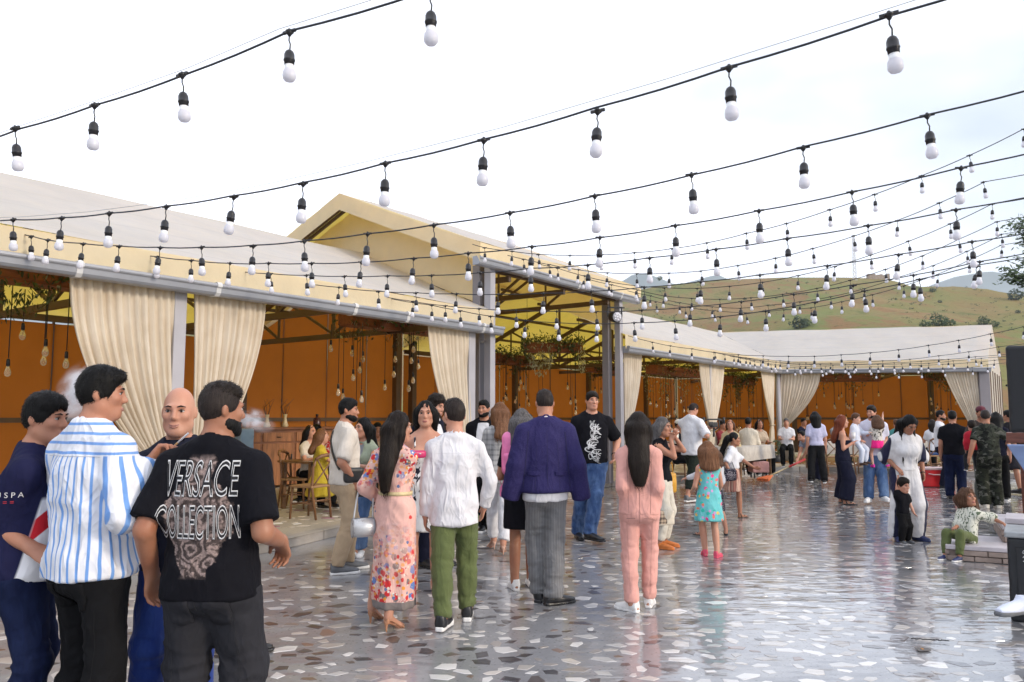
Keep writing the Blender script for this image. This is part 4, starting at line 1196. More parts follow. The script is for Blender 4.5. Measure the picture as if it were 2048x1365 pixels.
def cloth(name, c, c2=None, pattern=None, rough=.85, wr=.22, **kw):
    if name in MATS: return MATS[name]
    t = NT(name); v = t.map((1, 1, 1)); f = t.noise(v, 7, 4)
    base = t.mix(t.ramp(f, .3, .7), tuple(x * .86 for x in c), tuple(min(1, x * 1.08) for x in c))
    S = t.sep(v)
    if pattern == 'stripes':          # upright stripes, laid across the shoulder yoke
        n = t.math('MULTIPLY', t.math('SUBTRACT', t.noise(t.map((1, 1, 1)), 5, 2), .5), .018)
        def st(co, sc, w): return t.ramp(t.math('ABSOLUTE', t.math('SUBTRACT', t.math('FRACT', t.math('MULTIPLY', t.math('ADD', co, n), sc)), .5)), w, w + .05)
        a = st(t.math('MULTIPLY', t.math('ARCTAN2', S[0], S[1]), .165), kw.get('sc', 30), .33); b = st(S[2], kw.get('sc', 30) * .9, .33)
        yoke = t.ramp(S[2], kw.get('yoke', 9), kw.get('yoke', 9) + .006)
        k = t.math('ADD', t.math('MULTIPLY', a, t.math('SUBTRACT', 1, yoke)), t.math('MULTIPLY', b, yoke))
        base = t.mix(k, base, c2)
    elif pattern == 'pin':
        k = t.ramp(t.math('ABSOLUTE', t.math('SUBTRACT', t.math('FRACT', t.math('MULTIPLY', S[0], 46)), .5)), .40, .46)
        base = t.mix(t.math('MULTIPLY', k, .24), base, c2)
    elif pattern == 'plaid':
        k = None
        for i, sc in ((0, 70), (2, 70), (0, 17), (2, 17)):
            q = t.ramp(t.math('ABSOLUTE', t.math('SUBTRACT', t.math('FRACT', t.math('MULTIPLY', S[i], sc)), .5)), .28, .34)
            k = q if k is None else t.math('ADD', k, q)
        base = t.mix(t.math('MULTIPLY', k, .25), base, c2)
    elif pattern == 'bands':
        k = t.ramp(t.math('ABSOLUTE', t.math('SUBTRACT', t.math('FRACT', t.math('MULTIPLY', t.math('ADD', S[0], S[1]), kw.get('sc', 16))), .5)), .22, .26)
        base = t.mix(k, base, c2)
    elif pattern == 'camo':
        f1 = t.noise(t.map((1, 1, 1.8)), 7, 3, .5, .6); f2 = t.noise(t.map((1, 1, 1.8), loc=(5, 2, 1)), 9, 3, .5, .6)
        base = t.mix(t.ramp(f1, .50, .53), base, c2); base = t.mix(t.ramp(f2, .58, .61), base, (.10, .10, .085)); base = t.mix(t.ramp(f2, .40, .37), base, (.006, .007, .006))
    elif pattern == 'splash':
        f1 = t.noise(t.map((1, 1, .5)), kw.get('sc', 16), 2, .5, 1.2)
        base = t.mix(t.ramp(f1, .56, .585), base, c2)
    elif pattern == 'leaf':
        f1 = t.wave(t.map((1, 1, 1)), 9, 9, 2.2, 2); f2 = t.noise(v, 22, 2)
        base = t.mix(t.math('MULTIPLY', t.ramp(f1, .72, .8), t.ramp(f2, .4, .5)), base, c2)
    elif pattern == 'heather':
        base = t.mix(t.ramp(t.noise(v, 160, 2), .4, .6), base, c2)
    elif pattern in ('floral', 'fruit'):
        def dots(sc, loc, r0, r1, thr):
            vo = t.voro(t.map((1, 1, 1), loc=loc), sc); q = t.sep(vo.outputs['Color'])
            rr = t.noise(v, sc * 3.1, 1)
            d = t.math('ADD', vo.outputs['Distance'], t.math('MULTIPLY', t.math('SUBTRACT', rr, .5), .25))
            return t.math('MULTIPLY', t.ramp(d, r1, r0), t.ramp(q[0], thr, thr + .02)), q
        if pattern == 'floral':
            hi = t.math('ADD', t.ramp(S[2], .80, .34), t.math('MULTIPLY', t.ramp(S[2], 1.0, 1.12), t.ramp(t.math('ABSOLUTE', S[0]), .05, .12)))    # dense near the hem and on the sleeves
            for sc, loc, r0, r1, thr, cc in ((15, (0, 0, 0), .40, .46, .45, (.12, .20, .45)), (17, (2, 1, 0), .38, .44, .55, (.17, .15, .15)), (17, (1, 4, 2), .37, .43, .22, (.60, .03, .03)), (27, (3, 2, 7), .34, .4, .4, (.75, .30, .05)), (30, (8, 2, 4), .26, .32, .55, (.35, .02, .06)), (38, (5, 5, 1), .3, .36, .55, (.75, .7, .6))):
                k, q = dots(sc, loc, r0, r1, thr)
                base = t.mix(t.math('MULTIPLY', k, hi), base, cc)
            for sc, loc, thr, cc in ((13, (9, 1, 3), .72, (.6, .05, .05)), (16, (4, 7, 3), .7, (.12, .16, .3))):
                k, q = dots(sc, loc, .17, .22, thr); base = t.mix(k, base, cc)
            base = t.mix(t.ramp(S[2], .215, .21), base, (.20, .17, .16))
        else:
            for sc, loc, cc in ((15, (0, 0, 0), (.75, .06, .25)), (17, (3, 1, 0), (.75, .55, .10)), (16, (1, 5, 2), (.03, .45, .36)), (18, (6, 2, 4), (.55, .28, .55)), (19, (2, 7, 5), (.70, .2, .12))):
                k, q = dots(sc, loc, .28, .34, .62); base = t.mix(k, base, cc)
    elif pattern == 'dots':
        vo = t.voro(v, kw.get('sc', 34), rand=.4); base = t.mix(t.ramp(vo.outputs['Distance'], .3, .22), base, c2)
    elif pattern == 'polo':           # navy back, white side with a slanting red edge
        k1 = t.ramp(t.math('ADD', S[1], t.math('MULTIPLY', S[2], .25)), .215, .205); lim = t.ramp(S[2], 1.20, 1.18)
        k = t.math('MULTIPLY', k1, lim)
        base = t.mix(k, base, (.72, .72, .74))
        k2 = t.math('MULTIPLY', t.ramp(t.math('ABSOLUTE', t.math('ADD', t.math('SUBTRACT', S[2], 1.0), t.math('MULTIPLY', S[1], .9))), .045, .04), k1)
        base = t.mix(k2, base, (.5, .02, .03))
    elif pattern == 'sidestripe':
        k = t.ramp(t.math('ABSOLUTE', t.math('SUBTRACT', t.math('ABSOLUTE', t.math('DIVIDE', S[0], kw.get('w', .15))), 1.0)), .16, .13)
        base = t.mix(k, base, c2)
    elif pattern == 'baroque':        # faded scroll print down the middle of the back
        X = t.math('SUBTRACT', S[0], kw.get('x0', 0)); Zc = S[2]
        wdt = t.math('ADD', t.math('ADD', .035, t.math('MULTIPLY', t.ramp(t.math('ABSOLUTE', t.math('SUBTRACT', Zc, (kw['z1'] + kw['z0']) / 2 - .02)), .19, .04), .085)), t.math('MULTIPLY', t.ramp(t.noise(t.map((0, 0, 1)), 11, 2), .3, .7), .055))
        m = t.ramp(t.math('SUBTRACT', t.math('ADD', t.math('ABSOLUTE', X), t.math('MULTIPLY', t.noise(t.map((1, 0, 1)), 45, 2), .045)), wdt), .022, .014)
        m = t.math('MULTIPLY', m, t.math('MULTIPLY', t.ramp(Zc, kw['z1'], kw['z1'] - .03), t.ramp(Zc, kw['z0'], kw['z0'] + .02)))
        m = t.math('MULTIPLY', m, t.ramp(S[1], 0, .01))
        vo = t.voro(t.map((1, 0, 1)), 12, rand=.8); rings = t.math('SINE', t.math('ADD', t.math('MULTIPLY', vo.outputs['Distance'], 20), t.math('MULTIPLY', t.noise(t.map((1, 0, 1)), 16, 4, .65), 19)))
        w2 = t.noise(t.map((1, 0, 1)), 90, 4)
        scr = t.mix(t.ramp(rings, -.5, .7), (.05, .038, .036), (.33, .25, .23)); scr = t.mix(t.ramp(w2, .42, .62, 0, .6), scr, (.10, .075, .07))
        base = t.mix(t.math('MULTIPLY', m, .92), base, scr)
    elif pattern == 'denim':
        f1 = t.noise(t.map((1, 1, .3)), 14, 4); base = t.mix(t.ramp(f1, .45, .75, 0, .8), base, c2)
        base = t.mix(t.ramp(t.noise(v, 3.0, 2), .5, .68, 0, .45), base, c2)
    t.col(base); t.set(Roughness=rough); t.b.inputs['Specular IOR Level'].default_value = kw.get('spec', .12 if max(c) < .1 else .25)
    t.b.inputs['Sheen Weight'].default_value = .0 if max(c) < .1 else .1
    def ridge(n): return t.math('POWER', t.math('SUBTRACT', 1, t.math('ABSOLUTE', t.math('SUBTRACT', t.math('MULTIPLY', n, 2), 1))), 2.2)
    r1 = ridge(t.noise(t.map((1, 1, .42), rot=(.5, .35, 0)), 7.5, 2, .45, .7)); r2 = ridge(t.noise(t.map((1, 1, .5), rot=(-.7, -.5, .3), loc=(3, 1, 2)), 11, 2, .5, .6)); big = t.noise(t.map((1, 1, .6)), 4.5, 2)
    h = t.math('ADD', t.math('ADD', t.math('MULTIPLY', r1, .55), t.math('MULTIPLY', r2, .28)), t.math('ADD', big, t.math('MULTIPLY', t.noise(v, 420, 1), .012)))
    t.bump(h, min(1, wr * 2.6), .026)
    MATS[name] = t.m; return t.m

# ------------------------------------------------------------------ shoes, shared by style
SHOES = {}
def shoe_meshes(style):
    if style in SHOES: return SHOES[style]
    h = .0075
    def fld(): return Field(np.arange(-.24, .12, h), np.arange(-.24, .12, h), np.arange(-.02, .16, h)) 
    def fl(): return Field(np.arange(-.075, .08, h), np.arange(-.235, .105, h), np.arange(-.02, .17, h))
    up, so = fl(), fl()
    if style in ('sneaker', 'runner', 'dress'):
        low = style == 'dress'
        up.add(loft((0, .065, .05), (0, -.19, .03 if not low else .024), (1, 0, 0), [0, .25, .55, .8, 1], [.032, .036, .043, .043, .026], [.045, .05, .04, .03, .02] if not low else [.04, .045, .034, .026, .016]), .02)
        up.add(cap((0, .025, .06), (0, .03, .115 if not low else .095), .042, .037, fb=True), .03)
        up.keep(lambda x, y, z: .016 - z + 0 * x + 0 * y)
        up.cut(cap((0, .03, .125 if not low else .1), (0, .03, .2), .03, .03), .01)
        th = .034 if style == 'runner' else (.028 if style == 'sneaker' else .02)
        so.add(loft((0, .075, th / 2), (0, -.205, th / 2), (1, 0, 0), [0, .15, .45, .75, .93, 1], [.028, .037, .037, .048, .036, .02], [.5] * 6, fa=True, fb=True), .001)
        so.keep(lambda x, y, z: np.maximum(-z, z - f32(th)) + 0 * x + 0 * y)
        if low: so.add(loft((0, .07, .015), (0, .01, .015), (1, 0, 0), [0, 1], [.034, .034], [.018, .018], fa=True, fb=True), .002)
    elif style == 'sandal':
        so.add(loft((0, .07, .01), (0, -.2, .01), (1, 0, 0), [0, .15, .45, .75, .93, 1], [.028, .036, .034, .046, .036, .02], [.5] * 6, fa=True, fb=True), .001)
        so.keep(lambda x, y, z: np.maximum(-z, z - f32(.022)) + 0 * x + 0 * y)
        for (a, b) in (((-.042, -.13, .02), (.03, -.07, .055)), ((.044, -.13, .02), (-.03, -.07, .055)), ((-.036, .02, .05), (.036, .02, .05)), ((-.038, .0, .02), (-.036, .03, .09)), ((.038, 0, .02), (.036, .03, .09))):
            up.add(cap(a, b, .011, .011), .008)
        up.add(cap((-.036, .03, .09), (0, .058, .09), .009, .009), .005); up.add(cap((.036, .03, .09), (0, .058, .09), .009, .009), .005)
        up.add(cap((-.036, .03, .09), (0, -.01, .1), .009, .009), .005); up.add(cap((.036, .03, .09), (0, -.01, .1), .009, .009), .005)
    elif style == 'heel':
        # raised at the heel: toe rests on the ground
        so.add(loft((0, .06, .085), (0, -.03, .05), (1, 0, 0), [0, 1], [.024, .024], [.01, .01]), .01); so.add(loft((0, -.03, .05), (0, -.1, .015), (1, 0, 0), [0, 1], [.024, .036], [.01, .009]), .02); so.add(loft((0, -.1, .012), (0, -.17, .012), (1, 0, 0), [0, 1], [.036, .022], [.01, .01]), .01)
        so.add(cap((0, .06, .085), (0, .055, 0), .016, .007), .02)
        up.add(cap((-.036, -.13, .012), (0, -.1, .05), .014, .016), .01); up.add(cap((.036, -.13, .012), (0, -.1, .05), .014, .016), .01); [up.add(cap((x_, -.10, .02), (x_ * .8, .03, .10), .007, .008), .006) for x_ in (-.036, .036)]; up.add(loft((0, .068, .10), (0, .02, .10), (1, 0, 0), [0, 1], [.026, .03], [.03, .02]), .01); up.cut(cap((0, .03, .12), (0, .03, .2), .03, .03))
    r = []
    for f in (up, so):
        P, Fq = surface(f); P = relax(P, Fq, 1, .4)
        r.append(np_mesh('shoe', P, Fq))
    SHOES[style] = r
    return r
_shoe_copy = {}
def shoe_pair(style, mu, ms, parent, feet, k):
    key = (style, mu.name, ms.name)
    if key not in _shoe_copy:
        a, b = shoe_meshes(style); a, b = a.copy(), b.copy(); a.materials.append(mu); b.materials.append(ms); _shoe_copy[key] = (a, b)
    a, b = _shoe_copy[key]
    for (x, y, z, yaw) in feet:
        o = link('shoe', a, None, parent); o.location = (x, y, z); o.rotation_euler = (0, 0, yaw); o.scale = (k, k, k)
        link('sole', b, None, o)

# ------------------------------------------------------------------ the figure
LOD = {'near': (.013, .0064, .0118), 'mid': (.018, .0082, .0158), 'far': (.026, .0130, .0235), 'tiny': (.034, .021, .032)}
PEOPLE = []
def person(label, px, fy, H=1.72, s=None, yaw=0, sex='m', hd=.96, girth=1.0, lod='mid', skin='mid', z0=0.0, Y=None, loc=None,
           lean=0, side=0, twist=0, head=(0, 0), sit=False, hip=None, hl=None, hr=None, fl=None, fr=None, pl=None, pr=None, dl=None, dr=None, curl=(20, 35),
           top=None, bottom=None, shoes=('sneaker', 'white', 'white'), hair=None, beard=None, face=True, extra=None, seed=None, group=None, smile=0, stride=.0, heel=0, cat='person', name='person'):
    seed = seed if seed is not None else len(PEOPLE) + 1
    rg = random.Random(seed)
    yaw = R(yaw)
    if loc is None:
        if s is not None: p = G(px, 835 + HC * s) if False else AT(px, 835, F / s); p.z = z0
        elif Y is not None: p = AT(px, 835, Y); p.z = z0
        else: p = G(px, fy, z0)
    else: p = Vector(loc)
    co, si = math.cos(yaw), math.sin(yaw)
    def loc_of(t):
        """pixel (px, py, dy) near the figure -> its own frame"""
        if t is None: return None
        if len(t) == 4: return v3(*t[:3])
        q = AT(t[0], t[1], p.y + t[2]) - p
        return v3(q.x * co + q.y * si, -q.x * si + q.y * co, q.z)
    kb = (H - .215 * hd) / 1.535
    g = girth
    fem = sex == 'f'
    Rt = rotz(R(twist)) @ roty(R(side)) @ rotx(R(lean))
    Pv = v3(0, 0, .93 * kb + (heel or 0)) if hip is None else v3(*hip)
    tp = lambda x, y, z: Pv + Rt @ (v3(x, y, z) * kb)
    sw = (.148 if fem else .172) * (1 + (g - 1) * .6)
    N = tp(0, .012, .515)
    Sh = {1: tp(sw, .014, .436), -1: tp(-sw, .014, .436)}
    Rh = rotz(R(twist) * .3 + R(head[0])) @ rotx(R(lean) * .35 + R(head[1]))
    piv = N + Rt @ v3(0, -.012, .082) * kb
    Hc = piv + Rh @ v3(0, -.012, .098) * hd
    hp = lambda x, y, z: Hc + Rh @ (v3(x, y, z) * hd)
    ua, fa_ = .285 * kb, .252 * kb
    El, Wr = {}, {}
    for sd, t, pole in ((1, hl, pl), (-1, hr, pr)):
        tgt = loc_of(t)
        if tgt is None: tgt = Sh[sd] + v3(sd * (.055 + .05 * (g - 1)), -.035 + .02 * rg.random(), -.525) * kb
        El[sd], Wr[sd] = ik(Sh[sd], tgt, ua, fa_, pole if pole is not None else (sd * .30, .95, -.15))
    Hp = {1: Pv + v3(.084 * kb, 0, -.015 * kb), -1: Pv + v3(-.084 * kb, 0, -.015 * kb)}
    Kn, An, feet = {}, {}, []
    for sd, t in ((1, fl), (-1, fr)):
        if t is None: fx, fyy, fz, fyaw = sd * .105 * kb, 0.0, 0.0, sd * .16
        elif len(t) == 4: fx, fyy, fz, fyaw = t; fyaw = R(fyaw)
        else:
            q = G(t[0], t[1], z0) - p; fx, fyy, fz = q.x * co + q.y * si, -q.x * si + q.y * co, 0; fyaw = R(t[2]) if len(t) > 2 else sd * .16
        A = v3(fx, fyy + .02 * kb, fz + .085 * kb + heel)
        Kn[sd], A2 = ik(Hp[sd], A, .425 * kb, .425 * kb, (sd * .12, -1, .1))
        An[sd] = A2; feet.append((A2[0], A2[1] - .02 * kb, A2[2] - .085 * kb - heel, fyaw))
    # ---- skin body
    body = []
    tw = [(-.11, .140, .105), (0, .152, .112), (.12, .128, .100), (.28, .146, .112), (.39, .150, .104), (.455, .114, .080), (.515, .054, .050)] if not fem else \
         [(-.11, .160, .115), (0, .170, .120), (.15, .116, .092), (.28, .132, .105), (.40, .140, .100), (.475, .112, .075), (.52, .052, .048)]
    z_ = [q[0] for q in tw]; tn_ = [(q - z_[0]) / (z_[-1] - z_[0]) for q in z_]
    def torso(e=0.0, ea=0, zs=None, **kw):
        if zs is None: return loft(tp(0, 0, z_[0]), tp(0, 0.006, z_[-1]), Rt @ v3(1, 0, 0), tn_, [q[1] * kb * g + e + ea for q in tw], [q[2] * kb * g + e for q in tw], 2.3, **kw)
        n0 = zs[0][0]; n1 = zs[-1][0]
        return loft(tp(0, 0, n0), tp(0, .006, n1), Rt @ v3(1, 0, 0), [(q[0] - n0) / (n1 - n0) for q in zs], [q[1] * kb * g + e for q in zs], [q[2] * kb * g + e for q in zs], 2.35, **kw)
    body.append((torso(-.004), .02))
    for sd in (1, -1):
        body.append((cap(N + v3(0, 0, -.035 * kb), Sh[sd], .048 * kb, .046 * kb), .05))
        body.append((cap(N + Rt @ v3(0, .012, .035) * kb, N * .45 + Sh[sd] * .55 + Rt @ v3(0, .010, .022) * kb, .040 * kb, .036 * kb), .05))
        body.append((cap(Sh[sd], El[sd], (.054 if not fem else .045) * kb * g, (.041 if not fem else .034) * kb, mid=.004), .045))
        body.append((cap(El[sd], Wr[sd], (.042 if not fem else .034) * kb, (.027 if not fem else .022) * kb, mid=.005), .02))
        body.append((cap(Hp[sd], Kn[sd], .078 * kb * g, .050 * kb), .05))
        body.append((cap(Kn[sd], An[sd], .051 * kb, .036 * kb, mid=.009 * kb), .03))
        body.append((cap(Kn[sd] * .75 + An[sd] * .25 + v3(0, .022 * kb, 0), Kn[sd] * .45 + An[sd] * .55 + v3(0, .012 * kb, 0), .040 * kb, .030 * kb), .03))
    if fem and H > 1.45:
        for sd in (1, -1): body.append((ell(tp(sd * .068, -.085, .315), v3(.062, .058, .06) * kb), .05))
    for (fx, fyy, fz, fyaw) in feet:
        Rf = rotz(fyaw); o = v3(fx, fyy, fz)
        fp = lambda x, y, z: o + Rf @ (v3(x, y, z) * kb)
        hz = heel / kb
        body.append((cap(fp(0, .02, .085 + hz), fp(0, .038, .036 + hz), .036 * kb, .03 * kb), .03))
        body.append((cap(fp(0, .035, .034 + hz), fp(0, -.10, .03), .030 * kb, .030 * kb), .03))
        body.append((cap(fp(-.012, -.11, .024), fp(-.004, -.16, .017), .024 * kb, .015 * kb), .02)); body.append((cap(fp(.012, -.11, .024), fp(.014, -.155, .017), .022 * kb, .014 * kb), .02))
    # neck and head
    body.append((cap(N + v3(0, 0, -.02 * kb), piv + Rh @ v3(0, .0, .03) * hd, (.057 if not fem else .047) * kb * (1 + (g - 1) * .6), (.053 if not fem else .044) * hd), .03))
    hk = hd
    headp = [(ell(hp(0, .008, .022), v3(.0735, .086, .098) * hk, Rh), .02), (ell(hp(0, -.028, -.045), v3(.060, .068, .078) * hk, Rh), .04),
             (ell(hp(0, -.072, -.096), v3(.026, .022, .02) * hk, Rh), .035), (cap(hp(-.048, -.005, -.068), hp(-.018, -.068, -.098), .020 * hk, .017 * hk), .03), (cap(hp(.048, -.005, -.068), hp(.018, -.068, -.098), .020 * hk, .017 * hk), .03),
             (ell(hp(0, -.084, .024), v3(.052, .014, .012) * hk, Rh), .02), (ell(hp(.04, -.07, -.022), v3(.022, .02, .02) * hk, Rh), .02), (ell(hp(-.04, -.07, -.022), v3(.022, .02, .02) * hk, Rh), .02)]
    body += headp
    nose = 1.0 if H > 1.4 else .7
    body.append((cap(hp(0, -.092, .012), hp(0, -.103 - .010 * nose, -.028), .008 * hk, .012 * hk * nose), .014)); body.append((ell(hp(0, -.100, -.033), v3(.017 * nose, .012, .009) * hk, Rh), .01))
    for sd in (1, -1): body.append((ell(hp(sd * .076, .012, -.008), v3(.010, .019, .031) * hk, Rh @ rotz(R(-sd * 18))), .008))
    body.append((ell(hp(0, -.094, -.068), v3(.024, .011, .008) * hk, Rh), .008)); 
    cuts = [(ell(hp(sd * .032, -.104, .004), v3(.017, .013, .010) * hk, Rh), .010) for sd in (1, -1)]
    # hands
    hands = []
    hk2 = kb * (.97 if not fem else .9) * (1.0 if hd > .95 else 1.05)
    for sd, dd in ((1, dl), (-1, dr)):
        W = Wr[sd]; d = nrmz(W - El[sd]) if dd is None else nrmz(dd[0])
        if dd is not None and len(dd) > 1: tt = nrmz(dd[1])
        else: tt = v3(0, -1, 0) if abs(d[1]) < .8 else v3(-sd, 0, .0)
        tt = nrmz(tt - d * tt.dot(d)); n = np.cross(d, tt) * sd
        cu = curl if dd is None or len(dd) < 3 else dd[2]
        q = lambda a, b, c: W + (d * a + tt * b + n * c) * hk2
        hands.append((loft(W - d * .02 * hk2, q(.088, 0, 0), tt, [0, .3, .7, 1], [x * hk2 for x in (.026, .033, .041, .039)], [x * hk2 for x in (.020, .018, .016, .013)], 2.3), .02))
        for off, L in ((.029, .072), (.010, .08), (-.010, .075), (-.028, .058)):
            c1, c2 = R(cu[0]), R(cu[0] + cu[1])
            b0 = q(.084, off, 0); b1 = b0 + (d * math.cos(c1) + n * math.sin(c1) + tt * off * 1.2) * L * .52 * hk2; b2 = b1 + (d * math.cos(c2) + n * math.sin(c2)) * L * .5 * hk2
            hands.append((cap(b0, b1, .0095 * hk2, .0085 * hk2), .006)); hands.append((cap(b1, b2, .0085 * hk2, .0068 * hk2), .004))
        t1 = q(.055, .052, .012); hands.append((cap(q(.018, .026, .004), t1, .0135 * hk2, .0105 * hk2), .012)); hands.append((cap(t1, q(.087, .056, .022), .0105 * hk2, .008 * hk2), .004))
    allp = body + hands
    lo = np.min([q[0][1] for q in allp], 0) - .03; hi = np.max([q[0][2] for q in allp], 0) + .03
    cs, fs, gs = LOD[lod]
    fine = [[], [], []]
    hl_, hh_ = Hc - .125 * hd, Hc + .135 * hd
    regs = [(hl_, hh_)]
    for sd in (1, -1):
        pts = np.array([q[0][1] for q in hands[(0 if sd == 1 else len(hands) // 2):(len(hands) // 2 if sd == 1 else None)]] + [q[0][2] for q in hands[(0 if sd == 1 else len(hands) // 2):(len(hands) // 2 if sd == 1 else None)]])
        regs.append((pts.min(0), pts.max(0)))
    for a, b in regs:
        for i in range(3): fine[i].append((a[i], b[i], fs))
    if cs == fs: fine = [[], [], []]
    fl_ = Field(*[grid_axis(lo[i], hi[i], cs, fine[i]) for i in range(3)])
    for pr_, k in body: fl_.add(pr_, k * max(.6, kb))
    for pr_, k in cuts: fl_.cut(pr_, k)
    for pr_, k in hands: fl_.add(pr_, k * kb)
    P, Fq = surface(fl_); P = relax(P, Fq, 1, .35)
    root = link(name, np_mesh('body', P, Fq), SKIN(skin))
    root.location = p; root.rotation_euler = (0, 0, yaw)
    tag(root, label, cat, group)
    def part(pname, prims, mt, keep=None, cutl=(), h=gs, wrinkle=None, relaxn=1, pad=.03, parent=None, fine_=None):
        lo = np.min([q[0][1] for q in prims], 0) - pad; hi = np.max([q[0][2] for q in prims], 0) + pad
        f_ = Field(*[grid_axis(lo[i], hi[i], h, fine_[i] if fine_ else []) for i in range(3)])
        for pr_, k in prims: f_.add(pr_, k)
        for kf in (keep or []): f_.keep(kf)
        for pr_, k in cutl: f_.cut(pr_, k)
        P, Fq = surface(f_)
        if len(P) < 4: return None
        P = relax(P, Fq, relaxn, .45)
        if wrinkle is not None:
            P = P + vnormals(P, Fq) * wrinkle(P)[:, None]
        return link(pname, np_mesh(pname, P, Fq), mt, parent or root)
    def loose(o, n, L, wd_, comb, lift=.35, mess=.35):
        if o is None or lod in ('far', 'tiny'): return
        me = o.data; nv = len(me.vertices); co = np.empty(nv * 3, np.float32); no = np.empty(nv * 3, np.float32)
        me.vertices.foreach_get('co', co); me.vertices.foreach_get('normal', no); co = co.reshape(-1, 3); no = no.reshape(-1, 3)
        rr = np.random.RandomState(seed); ii = rr.randint(0, nv, n); p0 = co[ii]; nn = no[ii]
        ok = np.linalg.norm(nn, axis=1) > .5; p0, nn = p0[ok], nn[ok]; n = len(p0)
        cb_ = comb(p0) + rr.normal(0, mess, (n, 3)); cb_ -= nn * (cb_ * nn).sum(1)[:, None]; cb_ /= np.linalg.norm(cb_, axis=1)[:, None] + 1e-6
        ln = L * rr.uniform(.5, 1.3, n)[:, None]; sdv = np.cross(nn, cb_) * (wd_ / 2)
        a = p0 - nn * .001; b = p0 + cb_ * ln * .55 + nn * ln * lift * .5; c = p0 + cb_ * ln + nn * ln * lift * rr.uniform(.1, .9, n)[:, None]
        Vv = np.stack([a - sdv, a + sdv, b + sdv * .8, b - sdv * .8, c + sdv * .15, c - sdv * .15], 1).reshape(-1, 3)
        k6 = np.arange(n)[:, None] * 6; Fv = np.concatenate([k6 + np.array([[0, 1, 2, 3]]), k6 + np.array([[3, 2, 4, 5]])])
        tag(link('loose_hairs', np_mesh('loose_hairs', Vv, Fv), o.data.materials[0], o), kind='stuff')
    amp0 = kb
    # ---- clothes
    def wr_top(P, amp=1.0):
        z = (P - Pv) @ (Rt @ v3(0, 0, 1)) / kb
        q = P / kb; sgx = np.where(P[:, 0] > 0, 1.0, -1.0)
        wv = fbm(q * 2.6, 2, seed)
        d1 = np.stack([(q[:, 0] * .8 + sgx * q[:, 2] * .55) * 9 + wv * 1.6, q[:, 1] * 5, (q[:, 2] * .8 - sgx * q[:, 0] * .5) * 3.0], 1)
        d2 = np.stack([q[:, 0] * 3.0, q[:, 1] * 3.0 + wv, q[:, 2] * 12 + wv * 2.2], 1)
        a = np.abs(vnoise(d1, seed)); b = np.abs(vnoise(d2, seed + 5)); c = vnoise(q * 4, seed + 8)
        return amp * kb * ((.30 - a) * .017 * np.clip(1.15 - z * 1.4, .3, 1) + (.28 - b) * .012 * np.clip(1 - np.abs(z - .1) * 2.2, .25, 1) + c * .004)
    def wr_leg(P, amp=1.0):
        out = np.zeros(len(P))
        a = np.abs(vnoise(P * v3(10, 10, 3.5) / kb + fbm(P * 3, 2, seed)[:, None], seed + 11)); out += (.33 - a) * .010
        for c, w, rr in ((Kn[1], 1.0, .16), (Kn[-1], 1.0, .16), (An[1], 1.3, .2), (An[-1], 1.3, .2), (Pv + v3(0, 0, -.05), .8, .2)):
            dd = np.exp(-((P - c) ** 2).sum(1) / (rr * kb) ** 2)
            b = np.abs(vnoise(P * v3(7, 7, 24) / kb + fbm(P * 5, 2, seed + 2)[:, None] * 1.5, seed + 7))
            out += dd * w * (.32 - b) * .016
        return amp * kb * out
    if bottom:
        b = dict(bottom); kind = b.get('kind', 'pants'); mt = b['m']; e = b.get('e', .010)
        pr_ = []
        if kind in ('pants', 'shorts'):
            wz = b.get('waist', .06)
            pr_.append((loft(tp(0, 0, -.12), tp(0, 0, wz), Rt @ v3(1, 0, 0), [0, .35, .65, 1], [x * kb * g + e for x in ((.147, .157, .152, .138) if not fem else (.150, .158, .148, .115))], [x * kb * g + e for x in (.106, .114, .111, .100)], 2.3, fb=True), .03))
            pr_.append((ell(Pv + v3(0, .045 * kb, -.07 * kb), v3(.135 * g, .075 * g, .092) * kb + e * .6), .05))
            tr_, kr_, cr_ = [q_ * .92 for q_ in b.get('w', (.094, .072, .066))]
            for sd in (1, -1):
                if kind == 'shorts':
                    fcut = b.get('len', .7); E_ = Hp[sd] + (Kn[sd] - Hp[sd]) * fcut
                    pr_.append((cap(Hp[sd], E_, tr_ * kb * g + e, (kr_ + .012) * kb + e, fb=True), .03))
                else:
                    E_ = An[sd] + (Kn[sd] - An[sd]) * b.get('rise', .0) - v3(0, 0, .03 * kb) * (1 - b.get('rise', 0) * 4)
                    pr_.append((cap(Hp[sd], Kn[sd], tr_ * kb * g + e, kr_ * kb + e), .035))
                    pr_.append((cap(Kn[sd], E_, kr_ * kb + e, cr_ * kb + e * .7, fb=True), .03))
                    pr_.append((cap(Kn[sd] * .7 + E_ * .3 + v3(0, .016 * kb, 0), Kn[sd] * .4 + E_ * .6 + v3(0, .008 * kb, 0), kr_ * .86 * kb + e, cr_ * .9 * kb + e), .03))
            hem_ = min([q.get('hem', -.07) for q in (top if isinstance(top, list) else [top])]) if top else .1
            cz = tp(0, 0, min(b.get('waist', .06), max(hem_ + .035, -.09))); nz_ = Rt @ v3(0, 0, 1)
            kp_ = [lambda x, y, z: (x - f32(cz[0])) * f32(nz_[0]) + (y - f32(cz[1])) * f32(nz_[1]) + (z - f32(cz[2])) * f32(nz_[2])]
            part(b.get('name', 'trousers'), pr_, mt, kp_ if not sit and abs(lean) < 30 else None, wrinkle=lambda P: wr_leg(P, b.get('amp', 1)))
        elif kind == 'skirt':
            z1 = b.get('top', .10); z0_ = b['hem']; hw, hb_ = b.get('w', (.2, .16))
            A0 = tp(0, 0, z1); E_ = v3(A0[0] + b.get('dx', 0), A0[1] + b.get('dy', 0), z0_ * kb)
            L_ = np.linalg.norm(A0 - E_)
